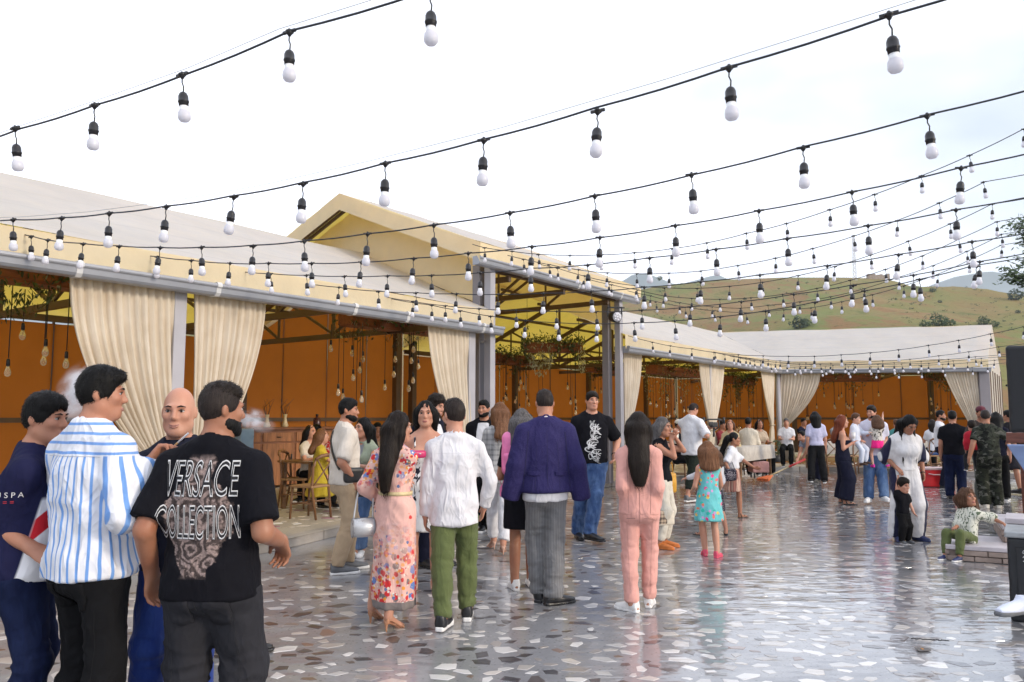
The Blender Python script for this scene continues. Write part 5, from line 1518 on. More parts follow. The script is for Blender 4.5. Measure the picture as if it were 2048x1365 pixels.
            pr_.append((loft(E_, A0, (1, 0, 0), [0, .55, .85, 1], [hw * kb, (hw * .5 + .088) * kb, .168 * kb + e, .125 * kb + e], [hb_ * kb, (hb_ * .5 + .07) * kb, .128 * kb + e, .1 * kb + e], 2.1, fa=True, fb=True, lobes=(b.get('fl', .07), b.get('nf', 9), seed, -1)), .01))
            part(b.get('name', 'skirt'), pr_, mt, wrinkle=lambda P: wr_leg(P, .5))
    if top:
        tlist = top if isinstance(top, list) else [top]
        for tt_ in tlist:
            e = tt_.get('e', .014); mt = tt_['m']; hem = tt_.get('hem', -.07); sl = tt_.get('sleeve', 'short'); fl2 = tt_.get('flare', 0)
            if fem and not tt_.get('boxy'):
                zs = [(hem, .156 + fl2 if hem < .05 else .134 + fl2, .118 + fl2 * .6), (.0, .154 + fl2 * .7, .115 + fl2 * .4), (.15, .116 + fl2 * .3, .092), (.30, .130, .104), (.39, .131, .094), (.455, .104, .074), (.525, .050, .048)]
                if hem >= 0: zs = [zs[0]] + zs[2:]
                if hem >= .14: zs = [(hem, .13 + fl2, .102 + fl2)] + zs[3 if False else 2:][1:]
            else:
                bo = .0 if not fem else -.016
                zs = [(hem, .160 + fl2 + bo, .128 + fl2 * .7 + bo / 2), (.0, .156 + fl2 + bo, .126 + fl2 * .7 + bo / 2), (.10, .150 + fl2 * .5 + bo, .116 + bo / 2), (.28, .152 + bo, .116 + bo / 2), (.39, .155 + bo, .106 + bo / 2), (.455, .118 + bo, .082), (.525, .056, .052)]
                if hem >= 0: zs = [zs[0]] + zs[2:]
                if hem >= .09: zs = [zs[0]] + zs[2:]
            pr_ = [(torso(e, zs=zs, fa=True), .02)]
            if fem and H > 1.45:
                for sd in (1, -1): pr_.append((ell(tp(sd * .066, -.083, .315), v3(.064, .058, .062) * kb + e), .05))
            if tt_.get('belly'): pr_.append((ell(tp(0, -.05, .07), v3(.14, .12, .14) * kb + e), .06))
            cutl = []
            if tt_.get('strap'):        # sleeveless, cut high on the chest
                top_z = tt_['strap']
                pr_ = pr_[:]
            else:
                for sd in (1, -1): pr_.append((cap(N + v3(0, 0, -.036 * kb), Sh[sd], .049 * kb + e * .5, .047 * kb + e * .6), .05)); pr_.append((cap(N + Rt @ v3(0, .012, .03) * kb, N * .45 + Sh[sd] * .55 + Rt @ v3(0, .010, .022) * kb, .042 * kb + e * .4, .038 * kb + e * .6), .05))
            if sl != 'none' and not tt_.get('strap'):
                for sd in (1, -1):
                    ru = (.050 if not fem else .042) * kb * g + e * .75; re = (.046 if not fem else .038) * kb + e; rw = (.034 if not fem else .029) * kb + e * .8
                    ru, re, rw = [x + tt_.get('se', 0) for x in (ru, re, rw)]
                    if sl == 'hang':
                        e1 = Sh[sd] + Rt @ v3(sd * .075, .035, -.27) * kb; e2 = Sh[sd] + Rt @ v3(sd * .125, .0, -.54) * kb
                        pr_.append((cap(Sh[sd], e1, ru + .004, ru), .03)); pr_.append((cap(e1, e2, ru, ru - .006, fb=True), .015))
                    elif sl == 'short': pr_.append((cap(Sh[sd], Sh[sd] + (El[sd] - Sh[sd]) * tt_.get('sl', .68), ru + .004, ru + .010, fb=True), .04))
                    elif sl == 'half': pr_.append((cap(Sh[sd], El[sd], ru, re + .012), .04)); pr_.append((cap(El[sd], El[sd] + (Wr[sd] - El[sd]) * .3, re + .01, re + .012, fb=True), .03))
                    else:
                        f_end = tt_.get('sl', 1.0)
                        pr_.append((cap(Sh[sd], El[sd], ru, re), .045)); pr_.append((cap(El[sd], El[sd] + (Wr[sd] - El[sd]) * f_end, re, rw, fb=True), .025))
            if tt_.get('skirt'):        # dress: one garment to its hem
                sk = tt_['skirt']; A0 = tp(0, 0, .13); E_ = v3(A0[0] + sk.get('dx', 0), A0[1] + sk.get('dy', 0), sk['hem'] * kb); hw, hb_ = sk['w']
                pr_.append((loft(E_, A0, (1, 0, 0), [0, .5, .84, 1], [hw * kb, (hw * .5 + .09) * kb, .172 * kb + e, .122 * kb + e], [hb_ * kb, (hb_ * .5 + .072) * kb, .13 * kb + e, .1 * kb + e], 2.1, fa=True, lobes=(sk.get('fl', .06), sk.get('nf', 9), seed, -1)), .02))
            if tt_.get('collar'): pr_.append((cap(N + Rt @ v3(0, .004, -.03) * kb, N + Rt @ v3(0, -.004, .052) * kb, (.088 if not fem else .074) * kb, (.077 if not fem else .064) * kb, fb=True), .014))
            nr = tt_.get('neck', .064)
            cutl.append((cap(N + Rt @ v3(0, -.008 - tt_.get('nd', 0) * .4, -.012 - tt_.get('nd', 0)) * kb, N + Rt @ v3(0, -.02, .2) * kb, nr * kb, nr * kb), .004)) if not tt_.get('collar') else cutl.append((cap(N + Rt @ v3(0, -.006, .0) * kb, N + Rt @ v3(0, -.01, .2) * kb, (.063 if not fem else .052) * kb, (.063 if not fem else .052) * kb), .004))
            if tt_.get('vee'):
                vd = tt_['vee']
                cutl.append((cap(N + Rt @ v3(0, -.16, -vd) * kb, N + Rt @ v3(0, -.10, .03) * kb, .012 * kb, .05 * kb), .004))
            if tt_.get('open'):         # jacket worn open
                ow = tt_['open']
                cutl.append((loft(tp(0, -.22, hem - .06), tp(0, -.17, .50), Rt @ v3(1, 0, 0), [0, .5, 1], [ow * kb * 1.25, ow * kb, ow * .9 * kb], [.17 * kb] * 3), .004))
            keepl = []
            if tt_.get('strap'):
                top_z = tt_['strap']; nn_ = Rt @ v3(0, 0, 1); c0_ = tp(0, 0, top_z)
                keepl.append(lambda x, y, z: (x - f32(c0_[0])) * f32(nn_[0]) + (y - f32(c0_[1])) * f32(nn_[1]) + (z - f32(c0_[2])) * f32(nn_[2]))
            o = part(tt_.get('name', 'shirt'), pr_, mt, keepl, cutl, h=gs * tt_.get('hs', 1), wrinkle=lambda P: wr_top(P, tt_.get('amp', 1)))
            if tt_.get('strap'):
                mb = MB()
                for sd in (1, -1): mb.tube([tp(sd * .085, -.10, tt_['strap'] - .01), tp(sd * .095, -.06, .46), tp(sd * .095, .0, .505), tp(sd * .09, .07, .46), tp(sd * .08, .105, tt_['strap'] - .01)], .009 * kb, 6)
                mb.build('strap', mt, o or root)
            tt_['_o'] = o
    if shoes and shoes[0]:
        shoe_pair(shoes[0], SHOEM(shoes[1]), SHOEM(shoes[2]), root, feet, kb * (1.06 if not fem else .97))
    # ---- hair
    ff = [[(hl_[i], hh_[i], fs * 1.15)] for i in range(3)]
    if hair:
        kind, hc = hair[0], hair[1]; hm = HAIRM(hc)
        ho = dict(hair[2]) if len(hair) > 2 else {}
        q1 = min(.010, ho.get('t', .005)) if kind != 'bob' else ho.get('t', .007)
        scalp = [(ell(hp(0, .010, .024), (v3(.0740, .087, .097) + q1) * hk, Rh), .02)]
        cutl = [(ell(hp(0, -.125, -.045), v3(.090, .105, ho.get('line', .112)) * hk, Rh), .008)]
        inv = Rh.T
        def back_of_neck(x, y, z):
            X = [(x - f32(Hc[0])), (y - f32(Hc[1])), (z - f32(Hc[2]))]
            ly = (X[0] * f32(inv[1, 0]) + X[1] * f32(inv[1, 1]) + X[2] * f32(inv[1, 2])) / f32(hd); lz = (X[0] * f32(inv[2, 0]) + X[1] * f32(inv[2, 1]) + X[2] * f32(inv[2, 2])) / f32(hd)
            return (-lz - f32(ho.get('low', .022)) - np.clip(ly, 0, .1) * f32(.55)) * f32(hd)
        def strands(amp, fx=46):
            def fnw(P):
                a = np.arctan2(P[:, 0] - Hc[0], P[:, 1] - Hc[1])
                return amp * hd * (vnoise(np.stack([a * fx / 6, P[:, 2] * 5, 0 * a + np.linalg.norm(P[:, :2] - Hc[:2], axis=1) * 6], 1), seed) + .6 * vnoise(np.stack([a * fx / 2.6, P[:, 2] * 9, 0 * a], 1), seed + 1))
            return fnw
        def tufts(amp):
            return lambda P: amp * hd * (fbm((P - Hc) * v3(38, 38, 30) / hd, 3, seed) + .3)
        if kind in ('short', 'fade', 'cap', 'curly'):
            if kind in ('short', 'curly'):
                scalp.append((ell(hp(0, -.012, .075), (v3(.064, .077, .043) + q1) * hk, Rh), .03))
                if ho.get('quiff'): scalp.append((cap(hp(-.03, -.082, .085), hp(.03, -.080, .092), .016 * hk, .013 * hk), .03))
            o = part('hair', scalp, hm, [back_of_neck], cutl, h=fs * 1.2, wrinkle=tufts(ho.get('tuft', {'curly': .013, 'fade': .003}.get(kind, .005))), relaxn=1)
            nh = {'near': 1500, 'mid': 700}.get(lod, 0)
            if kind != 'cap': loose(o, nh, (.022 if kind == 'short' else .010 if kind == 'fade' else .026) * hd, .0032, lambda q_: np.stack([(q_[:, 0] - Hc[0]) * 2.0, 0 * q_[:, 0], -.6 + 0 * q_[:, 0]], 1) + (Rh @ v3(0, .5, 0))[None, :], .28 if kind != 'curly' else .7)
            if kind == 'fade':       # thicker on the crown than at the clipped sides
                ot = part('hair_top', [(ell(hp(0, -.004, .072), (v3(.060, .080, .046) + q1 + .002) * hk, Rh), .02)], HAIRM(ho.get('top', hc)), None, [(ell(hp(0, -.14, -.03), v3(.10, .105, .105) * hk, Rh), .008)], h=fs * 1.2, wrinkle=tufts(.005), parent=o)
                loose(ot, nh // 2, .020 * hd, .003, lambda q_: np.stack([(q_[:, 0] - Hc[0]) * 2.0, 0 * q_[:, 0], 0 * q_[:, 0]], 1) + (Rh @ v3(0, -.8, .3))[None, :], .5)
            if kind == 'cap':
                cm_ = cloth(*ho['cap']); c_ = part('cap', [(ell(hp(0, .008, .05), (v3(.076, .09, .076) + .012) * hk, Rh), .02), (loft(hp(0, -.07, .052), hp(0, -.175, .04), Rh @ v3(1, 0, 0), [0, .6, 1], [.07 * hk, .068 * hk, .045 * hk], [.009 * hk] * 3), .01)], cm_, [lambda x, y, z: f32(Hc[2] + .03 * hd) - z + 0 * x + 0 * y], h=fs * 1.3)
        else:
            L_ = ho.get('L', .35); wd = ho.get('w', .085)
            # curtain of hair following the back
            bk = [hp(0, .085, .0), hp(0, .100, -.09)]
            zt = hp(0, .1, -.09)
            endp = N + Rt @ (v3(0, .135 + ho.get('by', 0), -L_) * 1.0)
            mid1 = N + Rt @ v3(0, .125 + ho.get('by', 0), -min(.12, L_ * .5))
            pts = [hp(0, .04, .01), hp(0, .062, -.075), mid1, endp] if L_ > .09 else [hp(0, .04, .01), hp(0, .060, -.075), N + Rt @ v3(0, .07, -L_)]
            if kind == 'pony':
                pts = [hp(0, .085, .03), hp(0, .12, -.02), N + Rt @ v3(ho.get('bx', 0) * .5, .16, -L_ * .45), N + Rt @ v3(ho.get('bx', 0), .15, -L_)]
                wds = [.028, .038, .05 * ho.get('pw', 1), .02]; dps = [.028, .036, .034, .014]
                cutl2 = cutl
                part('hair', scalp, hm, [back_of_neck], cutl, h=fs * 1.2, wrinkle=strands(.003))
            else:
                wds = [wd, wd * 1.05, wd * ho.get('mw', 1.15), wd * ho.get('ew', .55)][:len(pts)] if len(pts) == 4 else [wd, wd * 1.1, wd * 1.05]
                dps = [.075, .06, .04, .018][:len(pts)] if len(pts) == 4 else [.08, .075, .055]
            pr_ = [] if kind == 'pony' else list(scalp)
            qs = [pts[0] * 2 - pts[1]] + pts + [pts[-1] * 2 - pts[-2]]
            ch = []
            for i in range(len(pts) - 1):
                for j in range(5):
                    f = j / 5; p0, p1, p2, p3 = qs[i], qs[i + 1], qs[i + 2], qs[i + 3]
                    ch.append((.5 * (2 * p1 + (p2 - p0) * f + (2 * p0 - 5 * p1 + 4 * p2 - p3) * f * f + (3 * p1 - p0 - 3 * p2 + p3) * f ** 3), wds[i] + (wds[i + 1] - wds[i]) * f, dps[i] + (dps[i + 1] - dps[i]) * f))
            ch.append((pts[-1], wds[-1], dps[-1]))
            for i, (c_, w_, d_) in enumerate(ch):
                sp = np.linalg.norm(ch[min(i + 1, len(ch) - 1)][0] - ch[max(i - 1, 0)][0]) / 2
                pr_.append((ell(c_, v3(w_ * hk, d_ * hk, max(sp * 1.25, .018)), Rt), .045))
            if kind == 'long' or kind == 'bob':
                for sd in (1, -1):
                    fr_ = ho.get('front', .0)
                    a_ = hp(sd * .073, .0, .03); b_ = hp(sd * .082, .02, -.07); c_ = N + Rt @ v3(sd * (.095 + ho.get('sx', 0)), (-.03 - fr_ if fr_ else .045), -min(L_, ho.get('Ls', .2)) + .03)
                    pr_.append((cap(a_, b_, .024 * hk, .026 * hk), .04)); pr_.append((cap(b_, c_, .027 * hk, .020 * hk), .04))
                    if fr_: pr_.append((cap(c_, c_ + Rt @ v3(-sd * .01, -.03, -ho.get('Lf', .12)), .022 * hk, .010 * hk), .03))
            cut3 = cutl + [(ell(hp(0, -.085, -.06), v3(.066, .075, .10) * hk, Rh), .01)] if kind != 'pony' else []
            o = part('ponytail' if kind == 'pony' else 'hair', pr_, hm, None, cut3, h=min(gs, fs * 1.5), wrinkle=strands(ho.get('amp', .007)), relaxn=1)
            loose(o, 900, .075 if L_ > .1 else .04, .0028, lambda q_: np.stack([(q_[:, 0] - Hc[0]) * .6, 0 * q_[:, 0], -1 + 0 * q_[:, 0]], 1), .025, .14)
    if beard:
        hm = HAIRM(beard[0]); t_ = (beard[1] if len(beard) > 1 else .006) 
        pr_ = [(ell(hp(0, -.028, -.045), (v3(.060, .068, .078) + t_) * hk, Rh), .02), (ell(hp(0, -.074, -.100), (v3(.022, .016, .014) + t_) * hk, Rh), .03), (cap(hp(-.048, -.005, -.068), hp(-.018, -.068, -.098), (.020 + t_) * hk, (.018 + t_) * hk), .03), (cap(hp(.048, -.005, -.068), hp(.018, -.068, -.098), (.020 + t_) * hk, (.018 + t_) * hk), .03)]
        pr_ += [(cap(hp(-.024, -.096, -.056), hp(.024, -.096, -.056), .0085 * hk, .0085 * hk), .006)]
        nb = Rh @ nrmz(v3(0, -.25, 1)); cb = hp(0, -.05, -.048)
        def upper(x, y, z): return (x - f32(cb[0])) * f32(nb[0]) + (y - f32(cb[1])) * f32(nb[1]) + (z - f32(cb[2])) * f32(nb[2])
        cl_ = [(ell(hp(0, -.115, -.069), v3(.021, .03, .0085) * hk, Rh), .003), (ell(hp(0, -.05, -.15), v3(.05, .06, .03) * hk, Rh), .01)]
        part('beard', pr_, hm, [upper], cl_, h=fs * 1.2, wrinkle=lambda P: .003 * hd * vnoise((P - Hc) * 70, seed))
    if face:
        mE, mI, mB, mL = mat('eye_white', (.50, .47, .45), .2, 0), mat('eye_iris', (.018, .011, .008), .08, 0), HAIRM(hair[1] if hair and hair[1] in ('black', 'dark', 'fade') else ('brown' if hair and hair[1] in ('brown', 'chestnut', 'red') else 'dark')), mat('lip_' + sex, (.36, .12, .10) if fem else (.40, .19, .145), .4, .1)
        Rm = Matrix([list(r) for r in Rh])
        def ball(nm, c, rx, mt, parent, n=8):
            mb = MB(); prof = [(math.sin(a) + 1e-4, -math.cos(a)) for a in np.linspace(.02, PI - .02, n)]
            mb.lathe(prof, n + 4); mb.v = [tuple(Vector(c) + Rm @ Vector((v[0] * rx[0], v[1] * rx[1], v[2] * rx[2]))) for v in mb.v]
            return mb.build(nm, mt, parent)
        for sd in (1, -1):
            eo = ball('eye', hp(sd * .0315, -.0805, .003), v3(.0130, .012, .0068) * hd, mE, root)
            ball('iris', hp(sd * .0315, -.0897, .0033), v3(.0070, .0038, .0064) * hd, mI, eo, 6)
            mb = MB(); mb.tube([hp(sd * .014, -.099, .024), hp(sd * .03, -.0985, .029), hp(sd * .050, -.083, .0235)], [.0032 * hd, .0040 * hd, .002 * hd], 6); mb.build('eyebrow', mB, root)
            mb = MB(); mb.tube([hp(sd * .018, -.0915, .005), hp(sd * .0315, -.0965, .0125), hp(sd * .046, -.0855, .006)], [.0014 * hd, .0024 * hd, .0016 * hd], 5); mb.build('eyelid', mat('eyelid_line', (.05, .028, .022), .6, 0), eo)
        sm_ = .005 * smile
        mb = MB(); mb.tube([hp(-.0235, -.0955, -.069 + sm_), hp(-.012, -.1025, -.0735), hp(0, -.1045, -.0745 - sm_ * .3), hp(.012, -.1025, -.0735), hp(.0235, -.0955, -.069 + sm_)], [.0022 * hd, .0052 * hd, .0058 * hd, .0052 * hd, .0022 * hd], 6); lo_ = mb.build('lips', mL, root)
        mb = MB(); mb.tube([hp(-.0245, -.095, -.068 + sm_), hp(-.010, -.1035, -.0655), hp(0, -.1045, -.0665), hp(.010, -.1035, -.0655), hp(.0245, -.095, -.068 + sm_)], [.0016 * hd, .0042 * hd, .0038 * hd, .0042 * hd, .0016 * hd], 6); mb.build('upper_lip', mL, lo_)
        mb = MB(); mb.tube([hp(-.0235, -.0975, -.0685 + sm_), hp(-.010, -.1062, -.0700), hp(.010, -.1062, -.0700), hp(.0235, -.0975, -.0685 + sm_)], [.0008 * hd, .0013 * hd, .0013 * hd, .0008 * hd], 5); mb.build('mouth_line', mat('mouth_line', (.09, .03, .03), .6, 0), lo_)
    info = dict(o=root, N=N, Hc=Hc, tp=tp, Wr=Wr, El=El, Sh=Sh, hp=hp, p=p, yaw=yaw, kb=kb, hd=hd, Rt=Rt, feet=feet, Pv=Pv, An=An, Kn=Kn)
    def wpt(q): q = np.asarray(q, float); return Vector((p.x + q[0] * co - q[1] * si, p.y + q[0] * si + q[1] * co, p.z + q[2]))
    info['w'] = wpt
    PEOPLE.append(info)
    return info
def SHOEM(k):
    c = {'white': (.72, .71, .70), 'black': (.012, .012, .014), 'grey': (.11, .115, .125), 'tan': (.42, .20, .11), 'nude': (.55, .33, .25), 'pink': (.62, .07, .13), 'navy': (.02, .03, .10), 'orange': (.55, .16, .03), 'cream': (.66, .62, .55), 'brown': (.07, .035, .02), 'magenta': (.75, .02, .35), 'silver': (.4, .38, .37)}[k]
    return mat('shoe_' + k, c, .35 if k in ('black', 'brown') else .55, .12, 20)
# ------------------------------------------------------------------ wardrobe
BLK = cloth('black_denim', (.007, .007, .008)); CHAR = cloth('charcoal_cotton', (.026, .026, .031))
JEAN = cloth('blue_denim', (.05, .10, .22), (.14, .22, .36), 'denim'); JEAND = cloth('dark_blue_denim', (.006, .010, .036), (.016, .026, .075), 'denim')
WHITE = cloth('white_cotton', (.66, .66, .69)); LILAC = cloth('lavender_cotton', (.50, .50, .68)); NAVY = cloth('navy_cloth', (.009, .010, .024))
KHAKI = cloth('khaki_cotton', (.42, .31, .20)); OLIVE = cloth('olive_cotton', (.10, .125, .045)); BEIGE = cloth('beige_cotton', (.62, .56, .49))
PINK = cloth('salmon_pink_cloth', (.68, .345, .295), wr=.25); BTEE = cloth('black_cotton', (.006, .006, .009))
# four men close to the camera
person('man in navy polo at the photo edge, watching the smoking men', 62, 0, H=1.665, s=430, yaw=112, lod='near', girth=1.16, skin='mid', head=(-25, 3), hd=.93, lean=4,
       hr=(66, 1098, -.16), pr=(.6, .9, -.2), hl=(.28, -.16, .92, 0), curl=(35, 50), top=dict(m=cloth('navy_polo', (.012, .013, .046), None, 'polo'), e=.016, hem=-.06, neck=.06, sl=.8, collar=True, name='polo_shirt', belly=True),
       bottom=dict(m=JEAND, name='jeans'), shoes=('sneaker', 'white', 'white'), hair=('short', 'black', dict(t=.010)), beard=None)
M1 = PEOPLE[-1]
person('man in blue striped shirt and black jeans holding a cigarette', 196, 0, H=1.775, s=452, yaw=152, lod='near', girth=1.03, skin='mid', head=(-38, 4), hd=.93, side=2,
       hr=(300, 926, -.03), pr=(-.35, .2, -1), dr=(v3(-.5, -.35, .75), v3(0, -.9, .2), (50, 70)), hl=(.20, -.28, 1.04, 0), fl=(.17, -.02, 0, 15), fr=(-.17, .10, 0, -15),
       top=dict(m=cloth('striped_shirt', (.74, .75, .80), (.16, .32, .66), 'stripes', sc=27, yoke=1.385, wr=.5), e=.022, hem=-.085, sleeve='long', collar=True, amp=1.25, flare=.012), bottom=dict(m=BLK, name='jeans', e=.014), shoes=('sneaker', 'black', 'white'), hair=('short', 'black', dict(t=.016, quiff=1, low=.03)))
M2 = PEOPLE[-1]
person('bald smiling man in black collared shirt facing the camera', 372, 0, H=1.70, s=408, yaw=8, lod='near', girth=1.05, skin='light', head=(2, 2), smile=1.3, side=-3,
       hl=(.20, -.18, .98, 0), fr=(-.15, .05, 0, -10), fl=(.10, .0, 0, 10), top=dict(m=cloth('black_shirt', (.014, .016, .030)), e=.018, hem=-.07, sleeve='long', collar=True), bottom=dict(m=cloth('royal_denim', (.012, .035, .20), (.03, .07, .28), 'denim'), name='jeans'), shoes=('sneaker', 'black', 'black'), hair=None)
M3 = PEOPLE[-1]
person('dark trousered man hidden behind the lettered black T-shirt, one black shoe showing', 440, 0, H=1.60, s=304, yaw=35, lod='mid', skin='tan', fl=(488, 1305, 60), fr=(430, 1300, 10),
       top=dict(m=NAVY, sleeve='short'), bottom=dict(m=BLK, w=(.09, .085, .08)), shoes=('dress', 'black', 'black'), hair=('short', 'black'))
person('man in black T-shirt with big outlined lettering on the back', 433, 0, H=1.705, s=464, yaw=176, lod='near', girth=1.10, skin='tan', head=(-42, 4), hd=.93,
       hl=(304, 1148, .03), hr=(562, 1082, .13), pr=(-.12, 1, -.05), pl=(.05, 1, 0), dl=(v3(.1, -.25, -1), v3(-.3, -1, .1), (28, 45)), dr=(v3(.1, -.7, -.75), v3(.9, -.4, 0), (45, 55)),
       fl=(.13, .02, 0, 10), fr=(-.12, -.06, 0, -12),
       top=dict(m=cloth('lettered_tee', (.006, .006, .009), None, 'baroque', x0=.005, z0=.90, z1=1.40), e=.020, hem=-.105, neck=.062, sl=.86, amp=.9, flare=.008, name='tshirt'), bottom=dict(m=CHAR, e=.02, w=(.10, .082, .07), amp=1.3), shoes=('sneaker', 'black', 'white'), hair=('fade', 'fade', dict(t=.007, top='dark', low=.03)), beard=('black', .0062))
M4 = PEOPLE[-1]
# ------------------------------------------------------------------ the middle group
def P_(*a, **k): person(*a, **k); return PEOPLE[-1]
V = v3
beige = P_('bearded man in beige T-shirt and khaki trousers, seen from behind at an angle', 686, 1147, H=1.745, yaw=122, skin='mid', head=(-26, 3), hr=(711, 962, -.12), hl=(.2, -.2, .95, 0), dr=(V(.0, -.3, -1), V(0, -1, .2), (45, 60)),
   fl=(698, 1140, 0), fr=(676, 1150, -10), top=dict(m=BEIGE, e=.024, hem=-.05, neck=.064, sl=.9, boxy=1, name='tshirt'), bottom=dict(m=KHAKI, rise=.06, w=(.096, .078, .068), amp=.8), shoes=('sneaker', 'grey', 'white'), hair=('short', 'black', dict(t=.006)), beard=('black', .006))
P_('smiling dark haired woman in sage vest and jeans beside the beige T-shirt man', 724, 1112, H=1.55, yaw=-30, sex='f', skin='light', head=(-12, 0), smile=1.2, hl=(.14, -.26, 1.02, 0), hr=(-.10, -.26, 1.06, 0),
   fl=(722, 1112, 30), fr=(706, 1116, 20), top=[dict(m=cloth('grey_tank', (.22, .23, .25)), e=.008, hem=-.02, sleeve='none', name='tank_top'), dict(m=cloth('sage_vest', (.30, .34, .25)), e=.022, hem=-.16, sleeve='none', open=.075, name='vest')], bottom=dict(m=JEAN, rise=.08, name='jeans'), shoes=('runner', 'white', 'white'), hair=('long', 'black', dict(L=.16, front=.02, Ls=.16)))
floral = P_('woman in long pink floral dress and heels, long dark hair down her back', 787, 1256, H=1.525, heel=.075, yaw=158, sex='f', skin='light', head=(-34, 4), hl=(757, 1000, .14), hr=(822, 930, .20), pl=(.25, .9, -.3), pr=(-.25, .9, -.3), dl=(V(.1, -.4, -1), V(0, -1, 0), (45, 60)),
   fl=(746, 1245, 8), fr=(781, 1262, -10), top=dict(m=cloth('floral_dress', (.74, .44, .38), None, 'floral'), e=.014, hem=.02, sleeve='long', sl=.80, se=.012, name='dress', skirt=dict(hem=.175, w=(.185, .165), fl=.07, nf=8), neck=.06, amp=1.2, hs=.85), shoes=('heel', 'tan', 'tan'), hair=('long', 'dark', dict(L=.30, w=.062, mw=1.05, ew=.5, sx=-.03, Ls=.16)))
P_('long haired woman in white dress with black brush marks, looking at the camera', 848, 1183, H=1.705, yaw=2, sex='f', skin='light', hd=.97, head=(0, 1), hl=(.16, -.2, 1.0, 0), hr=(-.14, -.22, 1.0, 0),
   top=dict(m=cloth('brush_dress', (.78, .77, .76), (.015, .015, .03), 'splash', sc=17), e=.010, hem=.02, strap=.345, name='dress', skirt=dict(hem=.55, w=(.19, .16))), shoes=('sandal', 'nude', 'nude'), hair=('long', 'black', dict(L=.34, w=.088, line=.118, Ls=.26, sx=-.012)))
green = P_('man in white linen shirt and olive trousers, back to the camera', 908, 1248, hd=1.04, H=1.70, yaw=190, girth=1.03, skin='light', head=(22, 5), hl=(850, 1040, .0), hr=(968, 1015, .16), pr=(-.9, .5, -.2), dl=(V(0, -.3, -1), V(0, -1, 0)),
   fl=(884, 1262, -22), fr=(934, 1240, -8), top=dict(m=cloth('white_linen', (.68, .67, .70), wr=.4), e=.017, hem=-.155, sleeve='long', neck=.066, amp=1.7, flare=.016, se=.002), bottom=dict(m=OLIVE, rise=.07, w=(.098, .076, .058), amp=1.5, e=.014), shoes=('runner', 'black', 'white'), hair=('fade', 'fade', dict(t=.005, top='dark', low=.03)), beard=('fade', .004))
P_('brown haired man in dark suit half hidden behind the dark haired woman', 866, 0, H=1.80, s=186, yaw=48, skin='light', head=(10, 14), top=[dict(m=WHITE, e=.012, sleeve='none', collar=True), dict(m=NAVY, e=.026, hem=-.16, sleeve='long', open=.06, name='jacket')], bottom=dict(m=NAVY), shoes=('dress', 'black', 'black'), hair=('curly', 'dark', dict(t=.012)), beard=('fade', .004))
P_('bearded man in open black jacket over white T-shirt by the entrance post', 968, 1066, H=1.79, yaw=-8, skin='mid', head=(-14, 3), hl=(.25, -.06, .86, 0), fl=(982, 1068, 25), fr=(966, 1064, 0),
   top=[dict(m=WHITE, e=.014, hem=-.05, sleeve='none', name='tshirt'), dict(m=BTEE, e=.028, hem=-.18, sleeve='long', open=.10, name='jacket')], bottom=dict(m=BLK), shoes=('runner', 'black', 'white'), hair=('fade', 'black', dict(t=.005, top='black')), beard=('black', .007))
P_('woman in grey checked blazer and white trousers, arms folded, back to the camera', 1000, 1106, H=1.655, heel=.075, yaw=198, sex='f', skin='light', head=(-6, 0), hl=(.02, -.22, 1.13, 0), hr=(-.0, -.24, 1.10, 0), pl=(.8, .5, -.4), pr=(-.8, .5, -.4),
   fl=(986, 1100, 0), fr=(1006, 1112, -15), top=dict(m=cloth('check_blazer', (.50, .50, .50), (.10, .10, .11), 'plaid'), e=.026, hem=-.16, sleeve='long', name='blazer'), bottom=dict(m=WHITE, w=(.09, .075, .068), rise=.05), shoes=('heel', 'nude', 'nude'), hair=('long', 'chestnut', dict(L=.12, w=.082, ew=.95, Ls=.12)))
skirtw = P_('woman in black mini skirt and white sneakers, hidden behind the purple blazer', 1044, 1183, H=1.63, yaw=165, sex='f', skin='tan', head=(8, 4), fl=(1030, 1180, 30), fr=(1062, 1174, 20), hl=(.14, -.2, 1.0, 0), hr=(-.1, -.22, 1.0, 0),
   top=dict(m=BTEE, e=.012, hem=-.02), bottom=dict(kind='skirt', m=BTEE, top=.10, hem=.60, w=(.185, .15), fl=.02), shoes=('sneaker', 'white', 'white'), hair=('bob', 'grey', dict(L=.05, w=.085)))
blazer = P_('man with purple blue blazer draped over his shoulders and grey pinstripe trousers', 1092, 1204, H=1.80, yaw=184, skin='mid', head=(0, 16), hl=(.10, -.26, 1.10, 0), hr=(-.12, -.26, 1.08, 0), fl=(1080, 1203, -20), fr=(1106, 1210, -62),
   top=[dict(m=WHITE, e=.016, hem=-.115, sleeve='none', flare=.01), dict(m=cloth('violet_blazer', (.020, .017, .078), (.032, .027, .10), 'heather', rough=.7), e=.030, hem=-.045, sleeve='hang', name='blazer', flare=.032, neck=.07, amp=.8, se=.012)], bottom=dict(m=cloth('pinstripe_grey', (.15, .15, .155), (.42, .42, .42), 'pin'), w=(.090, .078, .072), amp=1.3), shoes=('dress', 'black', 'black'), hair=('fade', 'fade', dict(t=.006, top='dark')))
ck = P_('tall man in black T-shirt with white letter print and blue jeans', 1186, 1079, H=1.885, yaw=6, girth=1.06, skin='light', head=(8, 0), hl=(1229, 912, -.05), pl=(.7, .8, -.1), fl=(1180, 1086, 35), fr=(1156, 1077, 0),
   top=dict(m=BTEE, e=.022, hem=-.05, sl=.85, name='tshirt'), bottom=dict(m=cloth('washed_denim', (.035, .075, .19), (.13, .22, .40), 'denim'), w=(.1, .08, .074), name='jeans', amp=1.3), shoes=('dress', 'black', 'black'), hair=('short', 'dark', dict(t=.006)))
